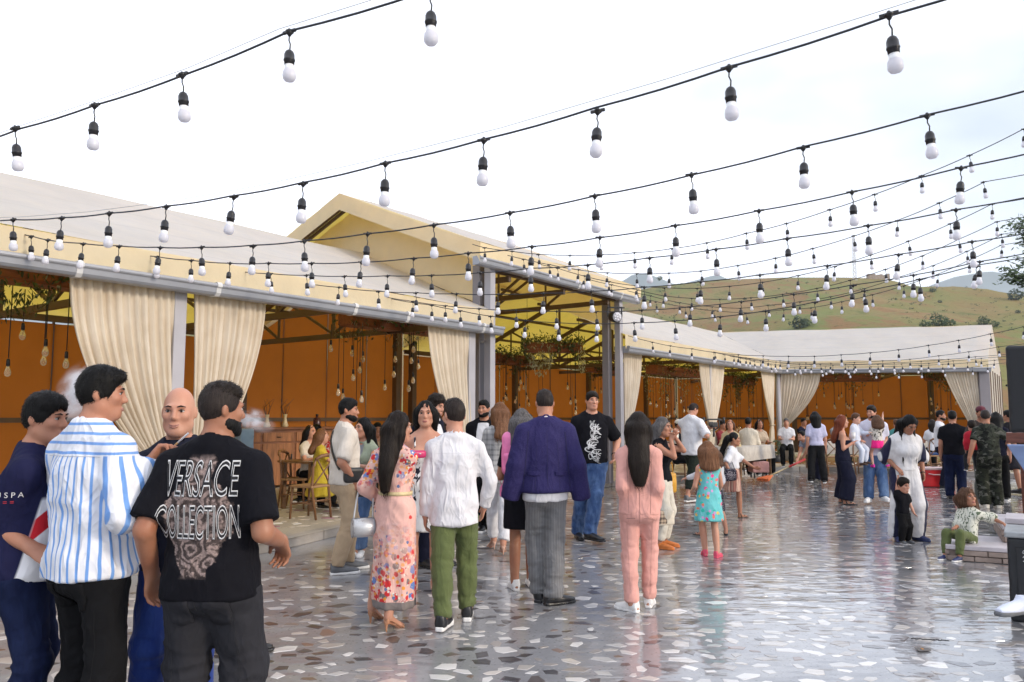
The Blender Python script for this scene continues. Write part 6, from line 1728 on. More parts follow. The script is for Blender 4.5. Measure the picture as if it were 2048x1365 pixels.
pink = P_('woman in salmon pink suit and white sneakers, very long dark hair down her back', 1282, 1221, H=1.60, yaw=172, sex='f', skin='light', head=(2, 0), hl=(1252, 1016, .03), hr=(1313, 1016, .05), pl=(.12, 1, 0), pr=(-.1, 1, 0), dl=(V(.3, -.5, -1), V(0, -1, 0)),
   fl=(1264, 1224, 48), fr=(1298, 1214, -10), top=dict(m=PINK, e=.014, hem=-.085, sleeve='long', name='blazer', flare=.016, se=.004, amp=.7), bottom=dict(m=PINK, w=(.092, .068, .056), rise=.05, amp=1.2), shoes=('sneaker', 'white', 'white'), hair=('long', 'dark', dict(L=.295, w=.075, mw=1.16, ew=.5, Ls=.2, by=.0, amp=.004)))
P_('grey haired woman in cream trousers and orange shoes, hands at her mouth', 1326, 1096, H=1.56, yaw=62, sex='f', skin='mid', head=(-4, 6), hr=(1342, 880, -.14), hl=(1348, 872, .05), dr=(V(.1, -.3, 1), V(0, -1, -.2), (50, 60)), dl=(V(-.1, -.3, 1), V(0, -1, -.2), (50, 60)), pr=(-.4, .2, -1), pl=(.3, .2, -1),
   top=dict(m=BTEE, e=.014, hem=-.04, sleeve='none'), bottom=dict(m=cloth('cream_cotton', (.62, .58, .5)), rise=.12), shoes=('sneaker', 'orange', 'orange'), hair=('long', 'grey', dict(L=.2, w=.082, Ls=.2)))
photog = P_('man in white T-shirt and dark knee length trousers working a camera stabiliser', 1386, 1004, H=1.83, yaw=138, skin='light', head=(-18, 26), hr=(1416, 868, -.05), hl=(1420, 856, .12), pr=(-.6, .6, -.6), fl=(1400, 1000, 0), fr=(1376, 1006, -12),
   top=dict(m=WHITE, e=.03, hem=-.12, sl=.95, boxy=1, name='tshirt'), bottom=dict(m=cloth('dark_green_cloth', (.02, .026, .02)), rise=.30, w=(.1, .085, .08)), shoes=('runner', 'grey', 'white'), hair=('fade', 'fade', dict(t=.005, top='black')))
P_('girl in turquoise sundress with fruit print and pink sneakers, from behind', 1420, 1114, H=1.285, hd=.87, yaw=186, sex='f', skin='light', lod='mid', head=(0, 3), hl=(.13, -.16, .72, 0), hr=(-.16, -.18, .68, 0), fl=(1410, 1112, -10), fr=(1434, 1116, -40),
   top=dict(m=cloth('fruit_dress', (.14, .50, .52), None, 'fruit'), e=.012, hem=.06, sleeve='none', boxy=1, name='dress', skirt=dict(hem=.565, w=(.225, .19), fl=.08, nf=9)), shoes=('sneaker', 'pink', 'pink'), hair=('bob', 'chestnut', dict(L=.06, w=.092, front=.0, Ls=.09)))
P_('running girl in white top and striped skirt with one arm stretched out', 1466, 1036, H=1.32, hd=.87, yaw=68, sex='f', skin='tan', head=(10, 2), lean=4, hl=(1522, 946, -.05), hr=(1462, 950, -.2), pr=(-.6, .7, -.3), dl=(V(.3, -1, -.2), V(-.3, -.2, 1)), fl=(1482, 1036, 40), fr=(1446, 1012, 60),
   top=dict(m=WHITE, e=.020, hem=.10, sl=.9, boxy=1), bottom=dict(kind='skirt', m=cloth('stripe_skirt', (.55, .36, .28), (.25, .11, .09), 'bands', sc=22), top=.14, hem=.55, w=(.20, .17), fl=.08), shoes=('sandal', 'brown', 'brown'), hair=('pony', 'black', dict(L=.16, t=.006)))
P_('small girl in white sleeves and dotted black skirt, mostly behind the turquoise dress', 1430, 1072, H=1.17, hd=.86, yaw=196, sex='f', skin='light', hl=(1372, 957, .0), hr=(-.15, -.15, .6, 0), top=dict(m=WHITE, e=.016, hem=.0, sleeve='long', sl=.9, boxy=1), bottom=dict(kind='skirt', m=cloth('dotted_skirt', (.02, .018, .03), (.6, .55, .6), 'dots', sc=60), top=.1, hem=.5, w=(.22, .18)), fl=(1402, 1074, 30), fr=(1452, 1070, -30), shoes=('sandal', 'black', 'black'), hair=('bob', 'brown', dict(L=.02)))
# ------------------------------------------------------------------ people farther back
P_('boy in grey T-shirt bending down with a red handled broom', 1632, 964, H=1.60, yaw=-72, lod='far', skin='light', lean=72, head=(0, -30), hip=(0, .16, .84), hl=(1604, 918, .1), hr=(1594, 924, -.1), fl=(.12, -.05, 0, 0), fr=(-.12, .12, 0, 0), top=dict(m=cloth('grey_blue_cotton', (.26, .29, .37)), e=.022, hem=-.03, boxy=1), bottom=dict(m=NAVY), shoes=('sneaker', 'black', 'black'), hair=('short', 'black'))
P_('woman in lavender T-shirt and black trousers, back turned, short black hair', 1635, 971, H=1.69, yaw=176, lod='far', sex='f', girth=1.12, skin='light', fl=(1622, 974, 0), fr=(1650, 974, -20), top=dict(m=LILAC, e=.016, hem=-.0, sl=.8), bottom=dict(m=BLK, w=(.095, .08, .075)), shoes=('sneaker', 'black', 'white'), hair=('bob', 'black', dict(L=.08, w=.09)))
redh = P_('red haired woman in navy jumpsuit and black sandals holding a cup', 1689, 1008, H=1.60, yaw=80, lod='far', sex='f', skin='light', hr=(1706, 886, -.12), hl=(1712, 880, .05), pr=(-.2, .3, -1), fl=(1684, 1006, 10), fr=(1694, 1010, 0), top=dict(m=NAVY, e=.024, hem=-.12, strap=.33, name='jumpsuit_top', amp=.3), bottom=dict(m=NAVY, e=.02, w=(.105, .12, .135), rise=.06), shoes=('sandal', 'black', 'black'), hair=('long', 'red', dict(L=.22, w=.085, Ls=.2)))
dad = P_('man in pale T-shirt and jeans carrying a boy and a girl', 1752, 1005, H=1.77, yaw=-14, lod='far', skin='light', girth=1.1, head=(-38, 6), hr=(1722, 882, -.2), hl=(1768, 886, -.22), fl=(1770, 1010, 10), fr=(1738, 1008, -25), top=dict(m=cloth('pale_lilac', (.62, .62, .74)), e=.024, hem=-.08, boxy=1), bottom=dict(m=JEAN, w=(.1, .086, .082), name='jeans'), shoes=('sneaker', 'white', 'white'), hair=('short', 'dark', dict(t=.010)), beard=('fade', .004))
dq = dad['p']
qb = AT(1712, 880, dq.y - .20); P_('little boy in pale blue sitting on the arm of the man in jeans', 0, 0, loc=(qb.x, qb.y, qb.z - .49), H=.97, hd=.80, yaw=40, lod='far', skin='pale', head=(10, 0), hl=(.08, -.22, .62, 0), fl=(.06, -.14, .06, 0), fr=(-.06, -.12, .04, 0), top=dict(m=cloth('pale_blue', (.62, .66, .76)), e=.014, sleeve='long', boxy=1), bottom=dict(m=MATS['pale_blue']), shoes=('sneaker', 'brown', 'brown'), hair=('short', 'brown'))
qb = AT(1755, 884, dq.y - .26); P_('little girl in leopard top and hot pink skirt carried with one arm up', 0, 0, loc=(qb.x, qb.y, qb.z - .50), H=.99, hd=.80, yaw=178, lod='far', sex='f', skin='pale', head=(10, -8), hr=(1766, 822, .1), hl=(.12, -.2, .6, 0), fl=(.08, -.06, .04, 30), fr=(-.15, .02, .06, -40), top=dict(m=cloth('leopard_top', (.66, .62, .56), (.03, .025, .02), 'splash', sc=34), e=.016, hem=.0, boxy=1), bottom=dict(kind='skirt', m=cloth('hot_pink', (.80, .02, .22)), top=.10, hem=.72, w=(.22, .2), fl=.12), shoes=('sneaker', 'magenta', 'magenta'), hair=('bob', 'brown', dict(L=.02)))
white = P_('woman in white outfit with navy side stripes, looking down at a toddler', 1815, 1081, H=1.62, yaw=4, lod='mid', sex='f', skin='tan', lean=9, head=(4, 34), hr=(1793, 936, -.1), hl=(1846, 948, -.02), pl=(.7, .8, 0), fl=(.13, 0, 0, 20), fr=(-.13, 0, 0, -20), top=dict(m=cloth('white_stripe_top', (.66, .65, .66), (.015, .016, .045), 'sidestripe', w=.235), e=.026, hem=.04, sleeve='half', se=.014, boxy=1), bottom=dict(m=cloth('white_stripe_pants', (.66, .65, .66), (.015, .016, .045), 'sidestripe', w=.185), e=.02, w=(.11, .108, .108), waist=.1), shoes=('sneaker', 'navy', 'navy'), hair=('long', 'black', dict(L=.2, w=.092, front=.06, Lf=.16, Ls=.18)))
P_('laughing toddler in black polo and trousers holding the white outfit woman\'s hand', 1809, 1086, H=.80, hd=.76, yaw=16, lod='mid', skin='light', head=(4, 8), hr=(1796, 956, .05), pr=(-1, .3, 0), hl=(1832, 1036, -.06), dl=(V(.6, -.2, -.6), V(0, -1, 0)), fl=(.06, 0, 0, 10), fr=(-.06, -.03, 0, -10), top=dict(m=BTEE, e=.014, hem=-.08, collar=True, boxy=1), bottom=dict(m=BLK, w=(.1, .085, .08)), shoes=('sneaker', 'grey', 'grey'), hair=('short', 'dark', dict(t=.009)))
P_('man in white shirt and dark trousers with folded arms and black beard', 1887, 976, H=1.71, yaw=62, lod='far', skin='mid', hl=(-.1, -.26, 1.14, 0), hr=(.12, -.26, 1.12, 0), pr=(-.9, .3, -.5), top=dict(m=WHITE, e=.018, hem=-.02, sleeve='long', collar=True), bottom=dict(m=NAVY), shoes=('dress', 'black', 'black'), hair=('fade', 'black', dict(t=.006, top='black')), beard=('black', .007))
P_('man in plain black T-shirt and blue jeans beside the red jacket child', 1913, 999, H=1.675, yaw=148, lod='far', girth=1.1, skin='mid', hr=(1936, 886, -.1), top=dict(m=BTEE, e=.022, hem=-.06), bottom=dict(m=JEAND, w=(.1, .086, .08), name='jeans'), shoes=('sneaker', 'black', 'black'), hair=('short', 'black'), beard=('black', .004))
cap_ = P_('man in dark red cap behind the camouflage shirt, carrying a child', 1962, 0, H=1.75, Y=14.6, yaw=-10, lod='far', skin='tan', hr=(1944, 890, -.25), top=dict(m=cloth('brown_tee', (.05, .04, .035)), e=.02), bottom=dict(m=cloth('grey_green_trousers', (.09, .10, .085))), shoes=('sneaker', 'grey', 'grey'), hair=('cap', 'dark', dict(cap=('maroon_cap', (.10, .018, .03)))), beard=('fade', .003))
qb = AT(1946, 896, 14.25); P_('child in red jacket seen from behind, carried by the man in the cap', 0, 0, loc=(qb.x, qb.y, qb.z - .47), H=.95, hd=.80, yaw=165, lod='far', skin='light', top=dict(m=cloth('red_jacket', (.45, .012, .03)), e=.026, sleeve='long', boxy=1), bottom=dict(m=CHAR), fl=(.09, -.12, .06, 0), fr=(-.09, -.12, .06, 0), shoes=('sneaker', 'black', 'white'), hair=('short', 'dark', dict(t=.012)))
P_('man in camouflage T-shirt and trousers leaning on the pale blue table', 1984, 1017, H=1.685, yaw=170, lod='far', girth=1.06, skin='tan', lean=6, head=(-12, 6), hl=(1938, 918, -.02), hr=(2034, 900, .02), dl=(V(.1, -.2, -1), V(0, -1, 0)), top=dict(m=cloth('camo_tee', (.035, .04, .03), (.015, .017, .014), 'camo'), e=.018, hem=-.04), bottom=dict(m=cloth('camo_trousers', (.028, .032, .022), (.014, .016, .012), 'camo'), w=(.1, .09, .085), e=.018), shoes=('runner', 'cream', 'cream'), hair=('fade', 'fade', dict(t=.006, top='black')))
P_('dark haired woman between the cap man and the camouflage man', 1992, 0, H=1.66, Y=15.2, yaw=150, lod='far', sex='f', skin='light', top=dict(m=NAVY), bottom=dict(m=BLK), shoes=('sneaker', 'black', 'white'), hair=('long', 'black', dict(L=.2)))
P_('person in dark shorts behind the pale blue table, bare calves and dark sneakers', 2026, 988, H=1.70, yaw=196, lod='far', skin='tan', fl=(2012, 986, 40), fr=(2040, 990, 10), top=dict(m=BTEE, e=.02), bottom=dict(kind='shorts', m=cloth('dark_shorts', (.03, .028, .034)), len=.98, w=(.1, .1, .08)), shoes=('runner', 'black', 'black'), hair=('short', 'black'))
# ------------------------------------------------------------------ guests at the tables under the roofs
def seated(label, px, Y, yaw, top, bottom=None, H=1.7, seat=.46, **k):
    kb = (H - .215 * k.get('hd', .95)) / 1.535
    P_(label, px, 0, H=H, Y=Y, z0=PLZ, yaw=yaw, sit=True, lod=k.pop('lod', 'tiny'), hip=(0, 0, seat + .09 * kb), fl=k.pop('fl', (.11, -.44, 0, 0)), fr=k.pop('fr', (-.11, -.40, 0, 0)), hl=k.pop('hl', (.12, -.34, .80, 0)), hr=k.pop('hr', (-.14, -.34, .80, 0)), top=top, bottom=bottom or dict(m=BLK), shoes=k.pop('shoes', ('sneaker', 'black', 'white')), **k)
def tee(m, **k): return dict(m=m, e=.02, **k)
seated('seated woman with long black hair in beige top, near the cabinet', 621, 13.0, 58, tee(BEIGE), sex='f', skin='light', H=1.64, hair=('long', 'black', dict(L=.16)))
seated('seated man in red patterned shirt bending over the table near the cabinet', 650, 14.0, -35, tee(cloth('red_print', (.45, .02, .025), (.6, .5, .45), 'splash', sc=30)), skin='tan', head=(0, 22), lean=12, hair=('short', 'black'))
seated('seated person in yellow dress on the cross back chair', 643, 12.2, 110, tee(cloth('yellow_cotton', (.50, .37, .03)), hem=-.1), dict(kind='skirt', m=MATS['yellow_cotton'], top=.1, hem=.28, w=(.24, .26)), sex='f', skin='light', H=1.55, hair=('long', 'chestnut', dict(L=.1)), hl=(.1, -.3, .8, 0))
seated('seated person in tan top behind the sage vest woman', 755, 13.6, 20, tee(cloth('tan_cotton', (.36, .25, .17))), skin='tan', hair=('short', 'black'))
seated('seated guest in dark top at the back, between the entrance posts', 1058, 18.5, 30, tee(BTEE), skin='mid', hair=('short', 'black'), seat=.62)
seated('fair haired guest peeking past the tall man with letter print', 1165, 17.5, -10, tee(WHITE), sex='f', skin='light', hair=('short', 'brown'), seat=.62)
seated('guest in white cap and black T-shirt seated beside the photographer', 1357, 17.2, 60, tee(BTEE), skin='tan', hair=('cap', 'dark', dict(cap=('white_cap', (.7, .66, .58)))), seat=.5)
seated('woman in glasses and beige blouse at the table behind the tied curtain', 1460, 18.8, -20, tee(cloth('sand_blouse', (.48, .38, .22)), sleeve='long'), sex='f', skin='light', hair=('long', 'brown', dict(L=.12)), seat=.5)
seated('man in cream shirt with his back turned at the table behind the running girl', 1496, 19.6, 150, tee(cloth('cream_shirt', (.62, .56, .46)), sleeve='long', boxy=1), skin='tan', hair=('curly', 'black'), seat=.54)
seated('woman with very long black hair in sand dress by the corner post', 1518, 20.6, 10, tee(cloth('sand_dress', (.42, .33, .24))), sex='f', skin='tan', hair=('long', 'black', dict(L=.3)), seat=.5)
seated('dark haired guest in dark red top beyond the tied curtain pair', 1444, 22.0, 40, tee(cloth('wine_cotton', (.2, .02, .03))), skin='tan', hair=('short', 'black'))
seated('elderly guest in white shirt behind the round corner post', 1572, 23.8, -20, tee(WHITE, collar=True), skin='light', hair=('short', 'grey'), seat=.52)
seated('guest in dark jacket between the corner post and the lavender T-shirt woman', 1606, 25.0, 30, tee(NAVY, sleeve='long'), skin='tan', hair=('short', 'black'), seat=.52)
seated('woman in teal top seated behind the white outfit woman', 1792, 21.5, 150, tee(cloth('teal_cotton', (.06, .25, .24))), sex='f', skin='light', hair=('short', 'brown'), seat=.5)
seated('guest in white T-shirt on a chair between the white outfit and the bearded man', 1864, 21.5, 170, tee(WHITE), sex='f', skin='light', hair=('long', 'dark', dict(L=.05)), seat=.5)
seated('guest in grey top at the table under the middle of the corner tent', 1672, 25.5, 20, tee(cloth('grey_tee', (.25, .25, .26))), skin='tan', hair=('short', 'black'), seat=.5)

# ------------------------------------------------------------------ lettering laid onto cloth
def lay(parent_info, shirt, text, cx, cz, width, height, name, mt, back=True, outline=.0, rot=0.0, bulge=.002):
    """flat print that follows the cloth; cx, cz in the wearer's own frame"""
    cu = D.curves.new('print', 'FONT'); cu.body = text; cu.size = 1; cu.align_x = 'CENTER'; cu.align_y = 'CENTER'
    if outline: cu.fill_mode = 'NONE'; cu.bevel_depth = outline; cu.bevel_resolution = 0
    cu.resolution_u = 4
    tmp = D.objects.new('print', cu); COL.objects.link(tmp)
    dg = bpy.context.evaluated_depsgraph_get(); me = D.meshes.new_from_object(tmp.evaluated_get(dg)); D.objects.remove(tmp); D.curves.remove(cu)
    bm = bmesh.new(); bm.from_mesh(me)
    if not outline: bmesh.ops.subdivide_edges(bm, edges=[e for e in bm.edges if e.calc_length() > .15], cuts=3, use_grid_fill=False); bmesh.ops.triangulate(bm, faces=bm.faces)
    xs = [v.co.x for v in bm.verts]; ys = [v.co.y for v in bm.verts]
    w = max(xs) - min(xs); h = max(ys) - min(ys); mx_, my_ = (max(xs) + min(xs)) / 2, (max(ys) + min(ys)) / 2
    sm = shirt.data; n = len(sm.vertices); co = np.empty(n * 3, np.float32); sm.vertices.foreach_get('co', co)
    tree = BVHTree.FromPolygons([tuple(c) for c in co.reshape(-1, 3)], [tuple(p.vertices) for p in sm.polygons])
    sgn = 1 if back else -1
    for v in bm.verts:
        u, t_ = (v.co.x - mx_) / w * width, (v.co.y - my_) / h * height
        u, t_ = u * math.cos(rot) - t_ * math.sin(rot), u * math.sin(rot) + t_ * math.cos(rot)
        x, z = cx - sgn * u, cz + t_
        hit = tree.ray_cast(Vector((x, sgn * .6, z)), Vector((0, -sgn, 0)))
        y = hit[0].y if hit[0] is not None else 0
        v.co = Vector((x, y + sgn * (bulge + v.co.z * .02), z))
    bm.to_mesh(me); bm.free(); me.materials.clear()
    return link(name, me, mt, shirt)
PRW = mat('print_white', (.62, .62, .63), .7, .2, 20); PRD = mat('print_black', (.012, .012, .015), .8, 0); PRR = mat('print_red', (.5, .03, .04), .7, 0)
def shirt_of(info, nm): return [c for c in info['o'].children if c.name.startswith(nm)][0]
sh = shirt_of(M4, 'tshirt'); Np = M4['N']
zt = 1.55 - (951 - 835) / 464; zb = 1.55 - (1032 - 835) / 464
def bigprint(text, z, w, h):
    lay(M4, sh, text, .005, z, w, h, 'print_fill', PRD, bulge=.003)
    lay(M4, sh, text, .005, z, w, h, 'print_outline', PRW, outline=.017, bulge=.005)
bigprint('VERSACE', zt, .315, .15)
bigprint('COLLECTION', zb, .335, .14)
sh = shirt_of(ck, 'tshirt'); rk = random.Random(3)
for i in range(17):
    f = i / 16
    lay(ck, sh, rk.choice(('CK', 'K', 'CK', 'C')), rk.uniform(-.055, .055) - .02 + .03 * math.sin(f * 9), 1.46 - .46 * f, rk.uniform(.07, .13), rk.uniform(.06, .095), 'print_letter', PRW, back=False, outline=rk.choice((0, .022)), rot=rk.uniform(-.15, .15), bulge=.003 + i * .0003)
sh = shirt_of(M1, 'polo_shirt')
# ------------------------------------------------------------------ things people carry
def wt(info, q): return info['w'](q)
def tube_thing(): pass
LEATH = lambda n, c, r=.4: mat(n, c, r, .15, 12, bump=.15, bs=60)
def soft_box(name, sx, sy, sz, mt, parent, rough=.02, r=.02, loc=(0, 0, 0), puff=0.0):
    f = Field(np.arange(-sx / 2 - .04, sx / 2 + .05, .01), np.arange(-sy / 2 - .04, sy / 2 + .05, .01), np.arange(-sz / 2 - .04, sz / 2 + .05, .01))
    def fn(x, y, z):
        k = 1 + puff * (1 - (2 * z / f32(sz)) ** 2) * .5
        qx, qy, qz = np.abs(x) - f32(sx / 2 - r) + 0 * z, np.abs(y) / k - f32(sy / 2 - r), np.abs(z) - f32(sz / 2 - r) + 0 * x
        qx, qy, qz = np.broadcast_arrays(qx, qy, qz)
        return np.sqrt(np.maximum(qx, 0) ** 2 + np.maximum(qy, 0) ** 2 + np.maximum(qz, 0) ** 2) + np.minimum(np.maximum(qx, np.maximum(qy, qz)), 0) - f32(r)
    f.add((fn, v3(-sx, -sy, -sz) / 2, v3(sx, sy, sz) / 2), .002)
    P, Fq = surface(f); P = relax(P, Fq, 1, .4) + np.array(loc)
    P = P + vnormals(P, Fq) * (rough * .2 * vnoise(P * 14, 3))[:, None]
    return link(name, np_mesh(name, P, Fq), mt, parent)
def strap(name, pts, w, mt, parent, t=.004):
    pts = [Vector(p) for p in pts]; sm = []
    for i in range(len(pts) - 1):
        p0, p1, p2, p3 = pts[max(i - 1, 0)], pts[i], pts[i + 1], pts[min(i + 2, len(pts) - 1)]
        for j in range(6):
            f = j / 6; sm.append(.5 * (2 * p1 + (p2 - p0) * f + (2 * p0 - 5 * p1 + 4 * p2 - p3) * f * f + (3 * p1 - p0 - 3 * p2 + p3) * f ** 3))
    sm.append(pts[-1])
    mb = MB(); mb.tube(sm, w / 2, 6); return mb.build(name, mt, parent)
def thing(name, loc, label, cat, rz=0, group=None): return tag(empty(name, loc, rz), label, cat, group)

# silver handbag on the floral woman's arm
q = AT(726, 1056, floral['p'].y - .02)
e = thing('handbag', q, 'silver barrel handbag hanging beside the floral dress', 'handbag', .35)
SILV = mat('silver_leather', (.50, .51, .53), .3, .12, 10, metal=.35)
mb = MB(); mb.lathe([(.066, -.1), (.075, -.092), (.078, 0), (.075, .092), (.066, .1)], 20); rm = Matrix.Rotation(PI / 2, 3, 'Y'); mb.v = [tuple(rm @ Vector(v)) for v in mb.v]; mb.build('bag_body', SILV, e)
for x in (-.094, .094):
    mb = MB(); mb.tube([(x, .077 * math.cos(a), .077 * math.sin(a)) for a in np.linspace(0, 2 * PI, 21)], .005, 5); mb.build('piping', mat('silver_edge', (.25, .25, .27), .35, 0, metal=.4), e)
mb = MB(); mb.tube([(-.08, 0, .079), (.08, 0, .079)], .004, 5); mb.build('zipper', MATS['silver_edge'], e)
strap('bag_strap', [(-.085, .0, .07), (-.04, .02, .30), (.055, .03, .52), (.09, .04, .40), (.085, 0, .07)], .016, SILV, e); e.scale = (.84, .84, .90)
# magenta clutch held by the floral woman
q = AT(833, 909, floral['p'].y - .05)
e = thing('clutch', q, 'magenta folded clutch held up by the floral dress woman', 'clutch', .6)
soft_box('clutch_body', .16, .035, .06, LEATH('magenta_leather', (.45, .01, .10)), e, r=.014); mb = MB(); mb.lathe([(.010, 0), (.010, .006), (.004, .008)], 10, (.02, -.018, .0)); mb.build('clasp', SILV, e)
# belt on the dress is part of the wearer
def belt(info, z, rx, ry, mt, w=.02, name='belt'):
    mb = MB(); n = 40; pts = []
    vs_, fs_ = [], []
    for k in range(n):
        a = 2 * PI * k / n; c, s_ = math.cos(a), math.sin(a)
        for dz in (-w / 2, w / 2): vs_.append(info['tp'](rx * c, ry * s_, z) + v3(0, 0, dz))
    for k in range(n): fs_.append((2 * k, 2 * ((k + 1) % n), 2 * ((k + 1) % n) + 1, 2 * k + 1))
    mb.add([tuple(v) for v in vs_], fs_, 0, True); o = mb.build(name, mt, info['o'], solid=.006); return o
belt(floral, .13, .152, .128, mat('straw_belt', (.62, .50, .27), .6, .2, 30), .028)
# phone in the beige man's hand, wrist bands
def wristband(info, sd, mt, name='wristband', r=.034):
    W, E_ = info['Wr'][sd], info['El'][sd]; d = nrmz(W - E_); c = W - d * .015
    x = nrmz(np.cross(d, v3(0.3, 1, .2))); y = np.cross(d, x); mb = MB()
    mb.tube([tuple(c + (x * math.cos(a) + y * math.sin(a)) * r * info['kb']) for a in np.linspace(0, 2 * PI, 15)], .007, 5); return mb.build(name, mt, info['o'])
BAND = mat('band_rubber', (.012, .012, .013), .4, 0)
wristband(beige, -1, BAND, 'watch'); wristband(ck, 1, BAND); wristband(white, 1, BAND, 'watch', .03); 
W = beige['Wr'][-1]; q = wt(beige, W + v3(-.02, -.05, -.09))
e = thing('phone', q, 'black phone in the hand of the beige T-shirt man', 'phone', beige['yaw']); mb = MB(); mb.box((0, 0, 0), .012, .07, .14); mb.build('phone_case', BAND, e, bevel=.006); mb = MB(); mb.box((-.007, 0, 0), .002, .06, .125); mb.build('screen', mat('phone_glass', (.02, .02, .025), .08, 0), e)
# cross-body bag of the beige man: strap runs over his shirt
def over(info, shirt, pts, side=1, off=.010):
    sm = shirt.data; co = np.empty(len(sm.vertices) * 3, np.float32); sm.vertices.foreach_get('co', co)
    tree = BVHTree.FromPolygons([tuple(c) for c in co.reshape(-1, 3)], [tuple(p.vertices) for p in sm.polygons])
    out = []
    for (x, z) in pts:
        h = tree.ray_cast(Vector((x, side * .6, z)), Vector((0, -side, 0)))
        out.append((h[0] + h[1] * off) if h[0] is not None else Vector((x, side * .1, z)))
    return out
sh = shirt_of(beige, 'tshirt'); N_ = beige['N']
bp = over(beige, sh, [(.085, N_[2] - .035), (.06, 1.33), (.0, 1.24), (-.06, 1.15), (-.115, 1.07), (-.14, 1.03)], 1, .008)
bpw = [wt(beige, v) for v in bp]
e = thing('crossbody_bag', bpw[-1], 'black crossbody strap and pouch worn by the beige T-shirt man', 'bag', beige['yaw'])
inv = Matrix.Rotation(-beige['yaw'], 3, 'Z')
bl = [inv @ (p_ - bpw[-1]) for p_ in bpw]
mb = MB(); n = len(bl)
sm = []
for i in range(n - 1):
    for j in range(5):
        f = j / 5; p0, p1, p2, p3 = bl[max(i - 1, 0)], bl[i], bl[i + 1], bl[min(i + 2, n - 1)]
        sm.append(.5 * (2 * p1 + (p2 - p0) * f + (2 * p0 - 5 * p1 + 4 * p2 - p3) * f * f + (3 * p1 - p0 - 3 * p2 + p3) * f ** 3))
rows = []
for i, p_ in enumerate(sm):
    d = (sm[min(i + 1, len(sm) - 1)] - sm[max(i - 1, 0)]).normalized(); x = d.cross(Vector((0, 1, 0))).normalized(); rows.append([p_ - x * .021, p_ + x * .021])
mb.grid(rows); mb.build('bag_strap', BAND, e, solid=.004)
soft_box('pouch', .09, .20, .15, LEATH('black_leather', (.014, .014, .016)), e, r=.03, loc=(-.03, -.13, -.05))
# pink backpack of the woman behind the purple blazer
q = AT(1030, 908, skirtw['p'].y - .02); PKB = LEATH('bubblegum_pink', (.80, .20, .42), .5)
e = thing('backpack', q, 'bright pink backpack showing beside the purple blazer', 'backpack', -.3)
soft_box('pack_body', .24, .14, .40, PKB, e, r=.06, puff=.3); soft_box('front_pocket', .17, .05, .17, PKB, e, r=.022, loc=(0, -.08, -.08))
strap('shoulder_strap', [(-.07, .05, .18), (-.08, .12, .16), (-.08, .12, -.1), (-.07, .06, -.17)], .03, PKB, e); strap('shoulder_strap', [(.07, .05, .18), (.08, .12, .16), (.08, .12, -.1), (.07, .06, -.17)], .03, PKB, e)
q = AT(1018, 982, skirtw['p'].y + .1); e = thing('pouch', q, 'small pink pouch hanging under the purple blazer hem', 'pouch', .2); soft_box('pouch_body', .17, .05, .11, PKB, e, r=.02); strap('wrist_loop', [(-.07, 0, .05), (-.09, 0, .12), (-.05, 0, .14), (-.06, 0, .05)], .008, PKB, e)
# checked satchel and mustard bag beside the pink suit
ge = PEOPLE[[i for i, q_ in enumerate(PEOPLE) if q_['o']['label'].startswith('grey haired woman')][0]]
q = AT(1328, 1036, ge['p'].y - .12); e = thing('handbag', q, 'cream satchel with brown checked flap beside the pink suit trousers', 'handbag', .5)
t = NT('tan_check'); S = t.sep(); k = None
for i, sc in ((0, 22), (2, 22), (0, 9), (2, 9)):
    z_ = t.ramp(t.math('ABSOLUTE', t.math('SUBTRACT', t.math('FRACT', t.math('MULTIPLY', S[i], sc)), .5)), .30, .33); k = z_ if k is None else t.math('ADD', k, z_)
t.col(t.mix(t.math('MULTIPLY', k, .4), (.55, .42, .30), (.03, .02, .018))); t.set(Roughness=.5)
soft_box('bag_body', .26, .09, .17, LEATH('cream_leather', (.66, .60, .50)), e, r=.015); soft_box('checked_flap', .15, .095, .16, t.m, e, r=.014, loc=(-.06, -.004, .01))
strap('bag_handle', [(-.09, 0, .08), (-.06, 0, .17), (0, 0, .20), (.06, 0, .17), (.09, 0, .08)], .014, MATS['black_leather'], e); mb = MB(); mb.lathe([(.012, 0), (.012, .006), (.004, .009)], 8, (.05, -.05, 0)); mb.build('clasp', SILV, e)
q = AT(1336, 966, ge['p'].y + .2); e = thing('handbag', q, 'mustard yellow bag just past the pink suit jacket', 'handbag', .3); soft_box('bag_body', .20, .10, .25, LEATH('mustard_leather', (.60, .30, .02)), e, r=.03, puff=.3); strap('bag_handle', [(-.07, 0, .11), (-.05, 0, .24), (.05, 0, .24), (.07, 0, .11)], .012, MATS['mustard_leather'], e)
# running girl's black dotted waist bag
rg_ = PEOPLE[[i for i, q_ in enumerate(PEOPLE) if q_['o']['label'].startswith('running girl')][0]]
q = AT(1460, 950, rg_['p'].y - .24); e = thing('shoulder_bag', q, 'small black dotted bag swinging at the running girl\'s hip', 'bag', .3)
soft_box('bag_body', .21, .08, .19, MATS['dotted_skirt'], e, r=.035, puff=.2); strap('bag_strap', [(-.09, 0, .08), (-.06, .08, .24), (.06, .12, .40), (.1, .1, .2), (.09, 0, .08)], .010, MATS['black_leather'], e)
